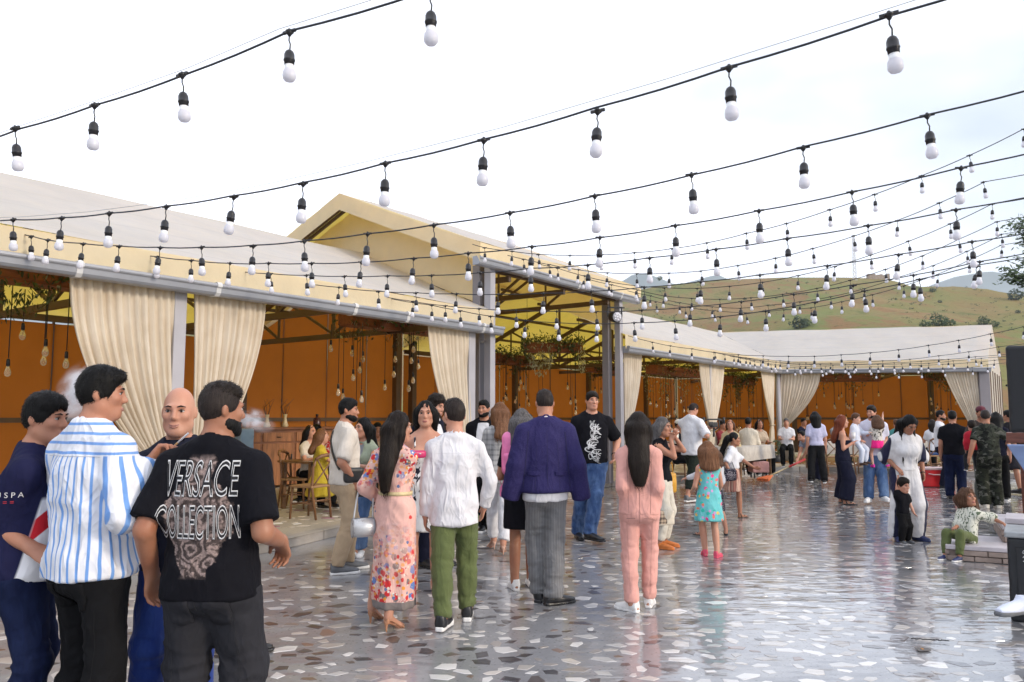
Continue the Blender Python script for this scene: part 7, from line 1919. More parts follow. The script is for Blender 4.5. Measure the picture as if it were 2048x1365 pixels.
# camera on a stabiliser
q = AT(1428, 850, photog['p'].y - .0); e = thing('camera_stabiliser', q, 'black camera on a two handed stabiliser held by the white T-shirt man', 'camera', .2)
K = MATS['black_plastic']
soft_box('camera_body', .14, .08, .10, K, e, r=.015); mb = MB(); mb.tube([(0, .03, 0), (0, .14, 0)], [.04, .044], 14); mb.build('lens', K, e)
mb = MB(); mb.tube([(-.19, 0, .07), (-.1, 0, .10), (.1, 0, .10), (.19, 0, .07)], .014, 8); mb.build('top_bar', K, e)
for x in (-.2, .2):
    mb = MB(); mb.tube([(x, 0, .02), (x, 0, .14)], [.022, .022], 10); mb.build('handle', K, e)
mb = MB(); mb.tube([(.1, 0, .1), (.12, .02, -.04), (.02, .03, -.10)], .013, 8); mb.build('gimbal_arm', K, e); mb = MB(); mb.tube([(.0, 0, -.06), (-.03, -.04, -.22)], [.02, .018], 10); mb.build('grip', K, e)
soft_box('monitor', .10, .02, .07, K, e, r=.008, loc=(-.09, -.07, .02))
# broom
hb_ = AT(1604, 922, 19.05); tip = AT(1533, 955, 18.4); tip.z = max(tip.z, .10)
e = thing('broom', tip, 'broom with red grip, pale handle and orange brush held by the bending boy', 'broom')
d = hb_ - tip; L = d.length; dn = d.normalized()
mb = MB(); mb.tube([dn * .12, dn * L * .62], .018, 8); mb.build('handle', wood('pale_wood', (.50, .38, .20)), e)
mb = MB(); mb.tube([dn * L * .62, dn * (L + .12)], .026, 8); mb.build('grip', mat('red_plastic', (.40, .012, .012), .4, .1), e)
sd_ = dn.cross(Vector((0, 0, 1))).normalized(); mb = MB(); rb2 = random.Random(4)
for i in range(90):
    u = rb2.uniform(-1, 1); v = rb2.uniform(-.3, .3); b0 = dn * .16 + sd_ * u * .05; b1 = dn * (-.13 - .02 * rb2.random()) + sd_ * u * .17 + Vector((0, 0, v * .10 - .02)); mb.bar(b0, b1, .012)
mb.build('bristles', mat('orange_bristle', (.55, .13, .03), .7, .3, 20), e)
# cups
def cup(q, label, c, h=.10, r=.036):
    e = thing('cup', q, label, 'cup'); mb = MB(); mb.lathe([(r * .75, -h / 2), (r, h / 2), (r * .92, h / 2), (r * .7, -h / 2 + .008)], 14); mb.build('cup_wall', mat('cup_' + label[:6], c, .4, 0), e); mb = MB(); mb.lathe([(r * 1.05, h / 2), (r * 1.05, h / 2 + .008), (r * .8, h / 2 + .012)], 14); mb.build('rim', mat('cup_rim', (.7, .7, .68), .4, 0), e)
cup(AT(1707, 872, redh['p'].y - .14), 'white paper cup in the red haired woman\'s hand', (.78, .76, .74))
cup(AT(1350, 876, ge['p'].y + .4), 'pale plastic cup held near the grey haired woman\'s wrist', (.66, .64, .55), .15, .05)
# cigarette in the striped man's fingers
W = M2['Wr'][-1]; q = wt(M2, W + v3(-.05, -.10, .085)); e = thing('cigarette', q, 'lit white cigarette between the striped shirt man\'s fingers', 'cigarette')
mb = MB(); mb.tube([(0, 0, 0), (.045, 0, .042)], .004, 8); mb.build('paper', mat('cig_paper', (.8, .8, .8), .8, 0), e); mb = MB(); mb.tube([(-.018, 0, -.017), (0, 0, 0)], .0042, 8); mb.build('filter', mat('cig_filter', (.6, .35, .15), .8, 0), e)
# chain on the lettered man
N_ = M4['N']; mb = MB(); mb.tube([tuple(N_ + v3(math.cos(a) * .075, math.sin(a) * .068 + .0, .012 + .006 * math.sin(a))) for a in np.linspace(0, 2 * PI, 33)], .0022, 5); mb.build('neck_chain', mat('gold_chain', (.7, .55, .25), .25, 0, metal=.9), M4['o'])

# cigarette smoke: real thin vapour
def smoke(loc, size, dens, label, seed):
    t = NT('smoke_vapour'); t.n.remove(t.b)
    v = t.new('ShaderNodeVolumePrincipled'); v.inputs['Color'].default_value = (.95, .96, 1, 1); v.inputs['Anisotropy'].default_value = .1
    n1 = t.noise(t.map((1, 1, 1), coord='Object', loc=(seed, 0, 0)), 1.7, 4, .62, .9)
    g = t.new('ShaderNodeVectorMath'); g.operation = 'LENGTH'; t.lk(t.tc.outputs['Object'], g.inputs[0])
    fall = t.math('POWER', t.ramp(g.outputs['Value'], .85, 0), 1.6)
    t.lk(t.math('MULTIPLY', t.math('MULTIPLY', t.ramp(n1, .44, .60), fall), dens), v.inputs['Density']); t.lk(v.outputs[0], t.out.inputs['Volume'])
    mb = MB(); mb.lathe([(math.sin(a) + 1e-4, -math.cos(a)) for a in np.linspace(.02, PI - .02, 12)], 16)
    o = mb.build('smoke', t.m); o.location = loc; o.scale = size; o.rotation_euler = (0, .35, 0); o['kind'] = 'stuff'
if SMOKE:
    smoke(AT(156, 785, 3.9), (.12, .13, .20), 75, 'smoke', 1.0)
    smoke(AT(508, 840, 3.6), (.13, .08, .07), 50, 'smoke', 4.0)

# ------------------------------------------------------------------ furniture under the roofs
WOODC = wood('chair_wood', (.20, .095, .042), .45); CANE = mat('cane_seat', (.30, .17, .08), .7, .2, 60, bump=.4, bs=120)
def chair_proto():
    e = empty('crossback_chair')
    mb = MB(); mb.box((0, 0, .455), .42, .41, .035); mb.build('seat', CANE, e, bevel=.012)
    for x in (-.18, .18):
        mb = MB(); mb.tube([(x, -.17, .44), (x * 1.08, -.19, 0)], [.02, .015], 8); mb.build('leg', WOODC, e)
        mb = MB(); mb.tube([(x * .9, .25, 0), (x, .18, .45), (x * 1.05, .205, .72), (x * .95, .24, .86)], [.016, .02, .018, .016], 8); mb.build('leg', WOODC, e)
    mb = MB(); mb.tube([(-.185, .238, .84), (-.1, .268, .885), (0, .28, .895), (.1, .268, .885), (.185, .238, .84)], [.022, .027, .028, .027, .022], 8); mb.build('top_rail', WOODC, e)
    for sx in (1, -1):
        mb = MB(); mb.tube([(sx * -.17, .2, .47), (sx * -.06, .225, .6), (sx * .06, .245, .72), (sx * .15, .25, .83)], .012, 6); mb.build('cross_slat', WOODC, e)
    for (a, b) in (((-.185, -.18, .2), (.185, -.18, .2)), ((-.185, -.18, .22), (-.17, .22, .22)), ((.185, -.18, .22), (.17, .22, .22)), ((-.17, .22, .26), (.17, .22, .26))):
        mb = MB(); mb.tube([a, b], .011, 6); mb.build('stretcher', WOODC, e)
    return e
ch0 = chair_proto(); first = [True]
def chair(p, rz, label, sc=1.0):
    o = ch0 if first[0] else copy_tree(ch0); first[0] = False
    o.location = (p.x, p.y, PLZ); o.rotation_euler = (0, 0, rz); tag(o, label, 'chair', 'cross back wooden chairs'); return o
chair(AT(624, 835, 11.6), R(125) + PI / 2 + .5, 'nearest cross back chair, its back to the camera, behind the beige T-shirt man')
chair(AT(598, 835, 12.9), R(60) + .4, 'cross back chair in front of the seated woman with long black hair')
chair(AT(655, 835, 13.6), R(-40), 'cross back chair under the man in red shirt')
chair(AT(760, 835, 13.9), R(200), 'cross back chair under the tan top guest behind the sage vest')
chair(AT(1662, 835, 20.0), R(170), 'cross back chair between the lavender T-shirt and the red haired woman')
chair(AT(1708, 835, 20.4), R(190), 'cross back chair behind the navy jumpsuit')
chair(AT(1862, 835, 20.6), R(180), 'cross back chair with blue cushion by the red box, behind the white outfit')
chair(AT(1494, 835, 19.9), R(-30), 'cross back chair under the cream shirt man')
chair(AT(1357, 835, 17.4), R(60), 'cross back chair under the guest in white cap')
chair(AT(1794, 835, 21.7), R(160), 'cross back chair under the teal top guest')
p_ = AT(1862, 835, 20.6); e = thing('cushion', (p_.x, p_.y, PLZ + .50), 'blue seat cushion on the chair by the red box', 'cushion'); soft_box('cushion_pad', .38, .36, .06, cloth('blue_cushion', (.03, .07, .2)), e, r=.025)
CLOTH = cloth('table_linen', (.45, .41, .36)); WT = wood('table_wood', (.22, .12, .06), .4, 0)
def table(p, rz, L, W_, label, linen=False):
    e = thing('dining_table', (p.x, p.y, PLZ), label, 'table', rz, 'dining tables under the roofs')
    mb = MB(); mb.box((0, 0, .735), L, W_, .035); mb.build('table_top', WT, e, bevel=.006)
    for x in (-1, 1):
        for y in (-1, 1): mb = MB(); mb.bar((x * (L / 2 - .08), y * (W_ / 2 - .08), 0), (x * (L / 2 - .08), y * (W_ / 2 - .08), .72), .06); mb.build('leg', WT, e)
    if linen:
        c = thing('tablecloth', (p.x, p.y, PLZ + .755), 'linen cloth on the ' + label, 'tablecloth', rz)
        n = 40; rows = []
        for lev, (ex, z) in enumerate(((-.02, .002), (.012, 0), (.02, -.15), (.03, -.32))):
            row = []
            for k in range(n + 1):
                a = 2 * PI * k / n; x, y = math.cos(a), math.sin(a); m = max(abs(x) , abs(y)); x, y = x / m * (L / 2 + ex), y / m * (W_ / 2 + ex)
                w_ = 1 + (.012 * math.sin(k * 1.7) if lev > 1 else 0); row.append((x * w_, y * w_, z))
            rows.append(row)
        mb = MB(); mb.grid(rows); mb.add(rows[0][:-1], [tuple(range(n))]); mb.build('cloth', CLOTH, c)
    return e
table(AT(668, 835, 13.2), AE, 1.6, .8, 'wooden table of the guests near the cabinet')
table(AT(1478, 835, 19.3), AE, 2.2, .9, 'table of the guests behind the running girl', True)
table(AT(1700, 835, 22.3), -.18, 2.4, .9, 'table behind the red haired woman', True)
table(AT(1850, 835, 22.6), -.18, 1.8, .9, 'table behind the white outfit woman', True)
# sideboard with drawers against the orange wall
cb = AT(575, 835, 16.9); SBW = wood('sideboard_wood', (.20, .075, .03), .4, 0); SBP = wood('sideboard_panel', (.30, .125, .05), .45, 2)
e = thing('sideboard', (cb.x, cb.y, PLZ), 'long brown wooden sideboard against the orange wall', 'sideboard', AE)
LW, HS, DS = 3.3, 1.18, .5
mb = MB(); mb.box((0, 0, HS / 2 + .03), LW, DS, HS - .06); mb.build('carcass', SBW, e, bevel=.008)
mb = MB(); mb.box((0, -.02, HS + .02), LW + .08, DS + .08, .05); mb.build('top', SBW, e, bevel=.01)
for i in range(4):
    x = -LW / 2 + LW * (i + .5) / 4
    mb = MB(); mb.box((x, -DS / 2 - .008, HS - .15), LW / 4 - .07, .022, .18); d_ = mb.build('drawer', SBP, e, bevel=.006)
    mb = MB(); mb.tube([(x - .06, -DS / 2 - .02, HS - .15), (x, -DS / 2 - .05, HS - .155), (x + .06, -DS / 2 - .02, HS - .15)], .008, 6); mb.build('handle', BAND, d_)
    mb = MB(); mb.box((x, -DS / 2 - .008, .48), LW / 4 - .06, .022, .84); d_ = mb.build('door', SBP, e, bevel=.008)
    mb = MB(); mb.box((x + LW / 8 - .09, -DS / 2 - .026, .62), .03, .02, .12); mb.build('handle', BAND, d_)
for x in (-LW / 2 + .05, LW / 2 - .05): mb = MB(); mb.box((x, 0, .03), .08, DS - .05, .06); mb.build('foot', SBW, e)
def on_sb(u): rot = Matrix.Rotation(AE, 3, 'Z'); q = rot @ Vector((u, -.05, 0)); return Vector((cb.x + q.x, cb.y + q.y, PLZ + HS + .045))
rv = random.Random(6)
for i, (u, h, c, lab) in enumerate(((-.55, .26, (.62, .52, .36), 'cream flared vase with dry twigs on the sideboard, farther from the yellow dress'), (-.1, .27, (.62, .52, .36), 'cream flared vase with dry twigs in the middle of the sideboard'), (.75, .24, (.05, .012, .02), 'dark square bottle standing on the sideboard near the seated woman'))):
    e = thing('vase' if i < 2 else 'bottle', on_sb(u), lab, 'vase' if i < 2 else 'bottle')
    mb = MB(); mb.lathe([(.05, 0), (.075, .03), (.04, h * .45), (.03, h * .7), (.045, h)] if i < 2 else [(.075, 0), (.08, .02), (.08, h * .75), (.03, h * .85), (.03, h)], 14); mb.build('vase_body' if i < 2 else 'bottle_body', mat('ceramic_%d' % i, c, .3, .1), e)
    if i < 2:
        for k in range(7): mb = MB(); mb.tube([(0, 0, h * .6), (rv.uniform(-.1, .1), rv.uniform(-.05, .05), h + .15), (rv.uniform(-.22, .22), rv.uniform(-.1, .1), h + .32)], [.006, .005, .002], 4); mb.build('twig', mat('dry_twig', (.10, .06, .05), .9, .2), e)
    else: mb = MB(); mb.lathe([(.032, h), (.032, h + .03), (.02, h + .035)], 10); mb.build('stopper', BAND, e)
# pale blue water dispenser beside the sideboard
q = AT(487, 835, 15.2); e = thing('water_dispenser', (q.x, q.y, PLZ), 'pale blue upright dispenser half hidden by the lettered T-shirt man', 'dispenser', AE)
soft_box('cabinet', .30, .30, 1.22, mat('pale_blue_plastic', (.22, .36, .58), .3, .1), e, r=.03, loc=(0, 0, .61)); mb = MB(); mb.box((0, -.17, .78), .06, .05, .04); mb.build('tap', SILV, e)
# pink pouffe, red crate, foot plant
q = AT(1514, 835, 19.2); e = thing('stool', (q.x, q.y, PLZ), 'low pink square stool in front of the sand dress woman', 'stool'); soft_box('stool_seat', .40, .4, .26, cloth('dusty_pink', (.55, .28, .25)), e, r=.03, loc=(0, 0, .26))
for x in (-.14, .14): mb = MB(); mb.bar((x, -.14, 0), (x, -.14, .16), .03); mb.bar((x, .14, 0), (x, .14, .16), .03); mb.build('leg', BAND, e)
q = G(1862, 968, 0); q = AT(1862, 835, 18.2); e = thing('cool_box', (q.x, q.y, .0), 'red box with pale lid on the ground behind the white outfit woman', 'box', -.1)
mb = MB(); mb.box((0, 0, .20), .72, .42, .38); mb.build('box_body', mat('red_box', (.50, .008, .012), .4, .1), e, bevel=.02); mb = MB(); mb.box((0, 0, .405), .75, .45, .05); mb.build('lid', mat('box_lid', (.6, .45, .45), .5, .1), e, bevel=.015)
mb = MB(); mb.tube([(-.2, -.22, .3), (-.1, -.25, .28), (.1, -.25, .28), (.2, -.22, .3)], .012, 6); mb.build('handle', MATS['box_lid'], e)
q = P3(BC0, PLZ); rl = random.Random(3); e = thing('potted_plant', (q.x - .25, q.y - .45, PLZ), 'dark leafy plant in a pot at the foot of the round corner post', 'plant')
mb = MB(); mb.lathe([(.12, 0), (.16, .22), (.14, .22)], 14); mb.build('pot', mat('dark_pot', (.05, .05, .055), .6, .1), e); leaf_ball('foliage', (0, 0, .45), .26, .26, .28, 160, M_LEAF[1], e, rl, .05)

# ------------------------------------------------------------------ stage edge: steps, speakers, blue table
M_STEP = mat('step_stone', (.46, .42, .44), .35, .15, 3, bump=.1, bs=30); M_STEPF = mat('step_face_stone', (.26, .20, .17), .6, .3, 5, bump=.4, bs=25)
st = tag(D.objects.new('stone_steps', None), 'pale stone steps with brick faced risers under the sitting girl', 'steps'); COL.objects.link(st); s0 = G(1885, 1120); st.location = s0; st.rotation_euler = (0, 0, R(-27))
hw = .17
def slab_step(x0, y0, x1, y1, z0, z1, top_over=.03):
    mb = MB(); mb.box(((x0 + x1) / 2, (y0 + y1) / 2, z1 - .025), x1 - x0 + top_over, y1 - y0 + top_over, .05); mb.build('tread', M_STEP, st, bevel=.008)
    mb = MB(); mb.box(((x0 + x1) / 2, (y0 + y1) / 2 + .01, (z0 + z1 - .05) / 2), x1 - x0 - .03, y1 - y0 - .03, z1 - z0 - .05); mb.build('core', M_STEPF, st)
    rbk = random.Random(2); n = max(2, int((x1 - x0) / .24)); nr = 2
    for r_ in range(nr):
        for k in range(n):
            a, b = x0 + (x1 - x0) * (k + (r_ % 2) * .5) / n, x0 + (x1 - x0) * (k + 1 + (r_ % 2) * .5) / n; b = min(b, x1)
            if b - a < .04: continue
            h_ = (z1 - z0 - .05) / nr; mb = MB(); mb.box(((a + b) / 2, y0 + .0 + rbk.uniform(-.004, .004), z0 + h_ * (r_ + .5)), b - a - .01, .04, h_ - .01); mb.build('brick', M_STEPF, st, bevel=.004)
    n = max(2, int((y1 - y0) / .26))
    for r_ in range(nr):
        for k in range(n):
            a, b = y0 + (y1 - y0) * k / n, y0 + (y1 - y0) * (k + 1) / n; h_ = (z1 - z0 - .05) / nr
            mb = MB(); mb.box((x0 + rbk.uniform(-.004, .004), (a + b) / 2, z0 + h_ * (r_ + .5)), .04, b - a - .01, h_ - .01); mb.build('brick', M_STEPF, st, bevel=.004)
slab_step(.05, 0, 2.6, .9, 0, .17)
slab_step(.62, .42, 2.6, 1.6, .17, .36)
slab_step(1.25, .9, 2.8, 2.4, .36, .56)
sg = P_('curly haired girl in leaf print blouse and olive leggings sitting on the stone step', 0, 0, loc=(s0.x + .36, s0.y + .12, 0), H=1.06, hd=.84, yaw=-62, lod='mid', sex='f', skin='tan', lean=-10, head=(72, -10), hip=(0, -.02, .235), fl=(.08, -.30, .0, 0), fr=(-.06, -.34, .0, 0), hl=(.30, .16, .40, 0), hr=(-.02, -.2, .34, 0), dl=(V(.6, .4, -.5), V(0, -1, 0), (5, 10)),
   top=dict(m=cloth('leaf_blouse', (.58, .58, .50), (.08, .11, .07), 'leaf'), e=.024, hem=-.12, sleeve='half', boxy=1), bottom=dict(m=OLIVE, rise=.1, e=.008), shoes=('sneaker', 'navy', 'white'), hair=('bob', 'brown', dict(L=.07, w=.098, amp=.016, t=.018)), sit=True)
SPK = mat('speaker_black', (.010, .011, .014), .55, .15, 8, bump=.2, bs=150)
def grille(x0, x1, z0, z1, y, parent):
    mb = MB(); mb.box(((x0 + x1) / 2, y, (z0 + z1) / 2), x1 - x0, .012, z1 - z0); mb.build('grille', mat('speaker_grille', (.014, .015, .018), .7, .2, 200, bump=.6, bs=400), parent)
ST = R(-33)
def corner(q, w, d, rz=ST): return Vector((q.x, q.y, 0)) + Matrix.Rotation(rz, 3, 'Z') @ Vector((w / 2, d / 2, 0))
YS = 9.2; q0, q1 = AT(2010, 692, YS), AT(2010, 866, YS); wS = .62; hS = q0.z - q1.z; c_ = corner(q0, wS, .5)
e = thing('loudspeaker', (c_.x, c_.y, q1.z), 'tall black loudspeaker raised on a stand at the stage edge', 'loudspeaker', ST)
soft_box('cabinet', wS, .5, hS, SPK, e, r=.035, loc=(0, 0, hS / 2)); grille(-wS / 2 + .04, wS / 2 - .03, .05, hS - .05, -.253, e)
mb = MB(); mb.tube([(.1, 0, 0), (.1, 0, -q1.z + .02)], .02, 8); mb.build('pole', SPK, e)
for a in (0.3, 2.4, 4.5): mb = MB(); mb.tube([(.1, 0, -q1.z + .75), (.1 + math.cos(a) * .4, math.sin(a) * .4, -q1.z + .02)], .014, 6); mb.build('leg', SPK, e)
mb = MB(); mb.tube([(-wS / 2, -.06, hS * .55), (-wS / 2 - .012, -.06, hS * .55), (-wS / 2 - .012, .06, hS * .55), (-wS / 2, .06, hS * .55)], .012, 6); mb.build('handle', SPK, e)
YT = 12.7; q = AT(2011, 866, YT); qb = AT(2011, 887, YT); c_ = corner(q, 1.6, .7)
e = thing('stage_counter', (c_.x, c_.y, 0), 'reddish brown wooden counter top just below the big loudspeaker', 'counter', ST)
mb = MB(); mb.box((0, .1, (q.z + qb.z) / 2), 1.6, .5, q.z - qb.z); mb.build('counter_top', wood('counter_wood', (.16, .05, .03), .4, 0), e, bevel=.01)
for x in (-.6, .7): mb = MB(); mb.bar((x, .25, 0), (x, .25, qb.z), .08); mb.build('leg', MATS['counter_wood'], e)
YB = 12.3; q = AT(2013, 890, YB); qb = AT(2013, 952, YB); c_ = corner(q, 1.5, .3)
e = thing('stage_table', (c_.x, c_.y, 0), 'table with slanted pale blue cloth front at the stage edge', 'table', ST)
mb = MB(); mb.slab([(-.75, -.15, q.z), (.75, -.15, q.z), (.75, -.12, qb.z), (-.50, -.12, qb.z)], (0, .25, 0)); mb.build('cloth_front', mat('sky_cloth', (.20, .27, .46), .7, .15, 4), e, bevel=.01)
mb = MB(); mb.box((.16, .05, qb.z / 2), 1.2, .2, qb.z - .02); mb.build('base', BAND, e)
YC = 6.28; q = AT(2012, 1062, YC); c_ = corner(q, .66, .46); zt_ = q.z
e = thing('subwoofer', (c_.x, c_.y, 0), 'black floor standing speaker case with a grey metal rim, nearest to the camera', 'loudspeaker', ST)
soft_box('cabinet', .66, .46, zt_ - .05, SPK, e, r=.015, loc=(0, 0, (zt_ - .05) / 2))
mb = MB(); mb.box((0, 0, zt_ - .025), .69, .49, .05); mb.build('metal_rim', mat('rim_metal', (.34, .35, .36), .4, .15, 10, metal=.6), e, bevel=.012)
grille(-.27, .30, .05, zt_ - .12, -.238, e)
mb = MB()
for k in range(3): mb.tube([(-.22 + .012 * math.sin(j * 1.3 + k), -.247, zt_ - .20 + .03 * k - .004 * j + .01 * math.cos(j * 1.1)) for j in range(7)], .0025, 4)
mb.build('white_mark', PRW, e)
q = AT(2013, 1036, 7.0); c_ = corner(q, .8, .45); zz = AT(2013, 1048, 7.0).z
e = thing('monitor_case', (c_.x, c_.y, 0), 'low dark brown case with pale lid behind the black speaker case', 'case', ST); mb = MB(); mb.box((0, 0, zz / 2), .8, .42, zz); mb.build('case_body', wood('case_wood', (.07, .04, .025), .5, 0), e, bevel=.01); mb = MB(); mb.box((0, 0, zz + .025), .83, .45, .05); mb.build('lid', M_STEP, e, bevel=.008)
# white sneaker of someone outside the frame
q = G(2034, 1256); a_, b_ = shoe_meshes('sneaker'); e = thing('white_shoe', (q.x + .03, q.y, .10), 'white sneaker poking in at the photo edge under the black flight case', 'shoe', R(-70))
for m_, mt_, nm in ((a_, mat('shoe_bluewhite', (.62, .66, .78), .5, .1), 'shoe_upper'), (b_, SHOEM('grey'), 'sole')):
    mm = m_.copy(); mm.materials.append(mt_); link(nm, mm, None, e).scale = (1.15,) * 3
# fallen things on the plaza
q = G(1845, 1302); e = thing('paper_scrap', (q.x, q.y, .008), 'small dark grey scrap with an orange mark lying on the wet floor', 'litter', .2); mb = MB(); mb.slab([(-.05, -.03, 0), (.04, -.035, 0), (.06, .02, 0), (-.03, .04, 0)], (0, 0, .003)); mb.build('scrap', mat('scrap_grey', (.10, .09, .085), .6, .2), e); mb = MB(); mb.slab([(-.004, -.01, .0035), (.006, -.008, .0035), (.004, .018, .0035), (-.002, .016, .0035)], (0, 0, .002)); mb.build('orange_mark', mat('orange_dot', (.6, .25, .03), .6, 0), e)
q = G(1860, 1284); e = thing('twig', (q.x, q.y, .012), 'curled black twig on the bright wet floor', 'twig', -.25); mb = MB(); rt = random.Random(9); mb.tube([(-.12 + .015 * i, .006 * math.sin(i * 1.9), .004 * abs(math.sin(i * 1.3))) for i in range(17)], .004, 5); mb.build('stem', BAND, e); mb = MB()
for i in range(22): x = -.11 + .24 * rt.random(); mb.bar((x, 0, .002), (x + rt.uniform(-.012, .012), rt.uniform(-.016, .016), .006), .003)
mb.build('bristles', BAND, e)
# tree at the photo edge
tr_ = AT(2215, 835, 14); e = thing('garden_tree', (tr_.x, tr_.y, -.02), 'leafy green tree at the photo edge, only its branch tips in view', 'tree')
BARK = MATS['bark']; mb = MB(); mb.tube([(0, 0, 0), (.05, 0, 1.6), (-.02, .05, 3.0), (.05, .0, 4.6), (.1, 0, 6.0)], [.16, .13, .11, .07, .03], 9); mb.build('trunk', BARK, e)
rt = random.Random(12); tips = []
for i in range(15):
    z0 = 3.2 + i * .2; a = i * 2.4 + (PI if i % 3 else 2.8); L = rt.uniform(.8, 1.15) * (1.2 - .05 * i)
    if tr_.x + math.cos(a) * L < AT(2085, 835, tr_.y + math.sin(a) * L).x: a = PI - a
    b0 = Vector((0, 0, z0)); b1 = b0 + Vector((math.cos(a) * L * .5, math.sin(a) * L * .5, .3)); b2 = b0 + Vector((math.cos(a) * L, math.sin(a) * L, .42)); mb = MB(); mb.tube([b0, b1, b2], [.04, .025, .01], 6); mb.build('limb', BARK, e); tips += [b1, b2, b1.lerp(b2, .5)]
for (px, py) in ((2030, 452), (2050, 440), (2028, 552), (2046, 558), (2018, 546), (2056, 476), (2050, 520)):
    tp_ = AT(px, py, 14) - tr_; tp_.z = AT(px, py, 14).z; b0 = Vector((.0, 0, tp_.z - .5)); mb = MB(); mb.tube([b0, b0.lerp(tp_, .6) + Vector((0, 0, .08)), tp_], [.03, .018, .006], 5); mb.build('limb', BARK, e); tips += [tp_, b0.lerp(tp_, .85)]
mb = MB()
for tpt in tips:
    for k in range(75):
        p_ = tpt + Vector((rt.gauss(0, .09), rt.gauss(0, .12), rt.gauss(0, .07))); a = Vector((rt.gauss(0, 1), rt.gauss(0, 1), rt.gauss(0, .6))).normalized(); b = a.orthogonal().normalized(); w = rt.uniform(.03, .06); mb.add([p_ - a * w, p_ + b * w * .5, p_ + a * w, p_ - b * w * .5], [(0, 1, 2, 3)], rt.choice((0, 0, 1)))
tag(mb.build('crown', M_LEAF, e), kind='stuff')

# ------------------------------------------------------------------ seams, pockets and edges of the nearer clothes
def darker(m_, k=.55):
    n_ = m_.name + '_seam'
    if n_ in MATS: return MATS[n_]
    c_ = m_.node_tree.nodes['Principled BSDF'].inputs['Base Color']; col_ = None
    for nd in m_.node_tree.nodes:
        if nd.bl_idname == 'ShaderNodeMixRGB' and not nd.inputs['Color1'].is_linked and not nd.inputs['Color2'].is_linked: col_ = nd.inputs['Color1'].default_value[:3]; break
    return mat(n_, tuple(x * k for x in (col_ or (.1, .1, .1))), .9, .1, 20)
def seam(info, nm, pts, side=1, r=.0022, off=.0005, name='seam', k=.55):
    g_ = [c for c in info['o'].children if c.name.split('.')[0] == nm][-1]
    P_s = over(info, g_, pts, side, off); sm_ = [P_s[0]]
    for i in range(len(P_s) - 1):
        for j in (.25, .5, .75, 1.0): sm_.append(P_s[i].lerp(P_s[i + 1], j))
    sm_ = over(info, g_, [(q_.x, q_.z) for q_ in sm_], side, off)
    mb = MB(); mb.tube(sm_, r, 5); return mb.build(name, darker(g_.data.materials[0], k), g_)
def patch(info, nm, cx, z0, z1, w, side=1, name='pocket', taper=.85):
    g_ = [c for c in info['o'].children if c.name.split('.')[0] == nm][-1]
    pts = [(cx + w * (u / 6 - .5) * (1 if v < 5 else taper), z1 + (z0 - z1) * v / 6 - (.012 * (1 - abs(u / 3 - 1)) if v == 6 else 0)) for v in range(7) for u in range(7)]
    P_s = over(info, g_, pts, side, .0035)
    mb = MB(); mb.grid([P_s[v * 7:(v + 1) * 7] for v in range(7)]); return mb.build(name, g_.data.materials[0], g_, solid=.004)
def line(x0, z0, x1, z1, n=7): return [(x0 + (x1 - x0) * i / n, z0 + (z1 - z0) * i / n) for i in range(n + 1)]
for info, nm in ((M2, 'jeans'), (M4, 'trousers'), (M1, 'jeans'), (green, 'trousers'), (pink, 'trousers'), (blazer, 'trousers')):
    pz = info['Pv'][2]
    if nm == 'jeans' or info is M4:
        for sx in (1, -1): patch(info, nm, sx * .078, pz - .20, pz - .085, .10)
    else:
        for sx in (1, -1): seam(info, nm, line(sx * .035, pz - .10, sx * .105, pz - .105), r=.003)
    seam(info, nm, line(0, pz - .03 if info is pink else pz - .08, 0, pz - .14), r=.002)
for info in (green, pink, blazer, M4, M2):
    for sd in (1, -1):
        K_, A_ = info['Kn'][sd], info['An'][sd]; nm = [c.name.split('.')[0] for c in info['o'].children if c.name.split('.')[0] in ('jeans', 'trousers')][0]
        try: seam(info, nm, line(K_[0] + sd * .02, K_[2] + .25, A_[0] + sd * .012, A_[2] + .10, 12), r=.0009, k=.85)
        except Exception: pass
zN = blazer['N'][2]; pz = blazer['Pv'][2]; kb_ = blazer['kb']
seam(blazer, 'blazer', line(0, zN - .06, 0, pz + .0, 12), r=.0016, k=.7)
for sx in (1, -1):
    seam(blazer, 'blazer', line(sx * .085, zN - .16, sx * .105, pz - .02, 12), r=.0012, k=.8)
    seam(blazer, 'blazer', line(sx * .155, zN - .07, sx * .200, pz + .0, 12), r=.003, k=.6, name='sleeve_fold')
    patch(blazer, 'blazer', sx * .115, pz + .10, pz + .13, .11, name='pocket_flap', taper=1)
zN = pink['N'][2]; pz = pink['Pv'][2]
seam(pink, 'blazer', line(0, zN - .32, 0, pz - .06, 9), r=.0022, k=.6)
for sx in (1, -1): seam(pink, 'blazer', line(sx * .10, zN - .10, sx * .085, pz - .06, 12), r=.0018, k=.65)
zN = green['N'][2]; seam(green, 'shirt', line(-.15, zN - .11, .15, zN - .11, 10), r=.0012, k=.9, name='yoke_seam')
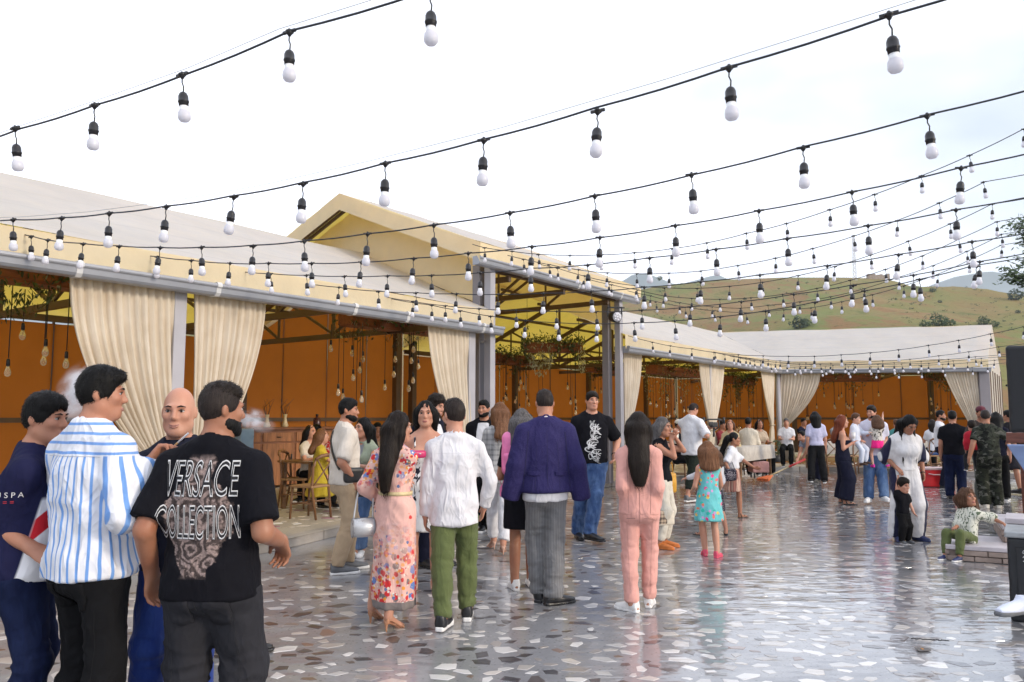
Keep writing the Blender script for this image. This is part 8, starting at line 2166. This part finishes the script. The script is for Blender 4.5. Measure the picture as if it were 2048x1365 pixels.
for sx in (-.012, .012): seam(green, 'shirt', line(sx, zN - .11, sx, zN - .58, 12), r=.001, k=.93, name='back_pleat')
zN = M2['N'][2]; seam(M2, 'shirt', line(-.17, 1.385, .17, 1.385, 10), r=.0016, k=.8, name='yoke_seam')
for info in (M4, beige, ck):
    g_ = [c for c in info['o'].children if c.name.split('.')[0] == 'tshirt'][0]; k_ = info['kb']; N__ = info['N']; Rt_ = info['Rt']
    mb = MB(); c0 = N__ + Rt_ @ v3(0, -.010, .0) * k_; mb.tube([tuple(c0 + Rt_ @ v3(math.cos(a) * .067, math.sin(a) * .064, .012 + .012 * math.sin(a)) * k_) for a in np.linspace(0, 2 * PI, 29)], .0065 * k_, 6); mb.build('neckband', g_.data.materials[0], g_)
# small white letters on the navy sleeve
g_ = [c for c in M1['o'].children if c.name.startswith('polo')][0]; S_, E_ = M1['Sh'][-1], M1['El'][-1]
sm = g_.data; co = np.empty(len(sm.vertices) * 3, np.float32); sm.vertices.foreach_get('co', co); tree = BVHTree.FromPolygons([tuple(c) for c in co.reshape(-1, 3)], [tuple(p.vertices) for p in sm.polygons])
def sleeve_text(txt, f, size, mt_):
    cu = D.curves.new('print', 'FONT'); cu.body = txt; cu.size = size; cu.align_x = 'CENTER'; cu.resolution_u = 3; tmp = D.objects.new('print', cu); COL.objects.link(tmp)
    me = D.meshes.new_from_object(tmp.evaluated_get(bpy.context.evaluated_depsgraph_get())); D.objects.remove(tmp)
    c = Vector(S_ + (E_ - S_) * f); yaw_ = M1['yaw']; vd = Matrix.Rotation(-yaw_, 3, 'Z') @ (Vector((0, 0, HC)) - M1['p'] - (Matrix.Rotation(yaw_, 3, 'Z') @ c)); vd.z = 0; vd.normalize(); right = Vector((-vd.y, vd.x, 0))
    for v in me.vertices:
        q_ = c + right * v.co.x + Vector((0, 0, v.co.y)) + vd * .4; h = tree.ray_cast(q_, -vd); v.co = (h[0] + vd * .003) if h[0] is not None else c
    me.materials.clear(); link('print_letter', me, mt_, g_)
sleeve_text('U S P A', .46, .034, PRW); sleeve_text('= = =', .60, .03, PRR)
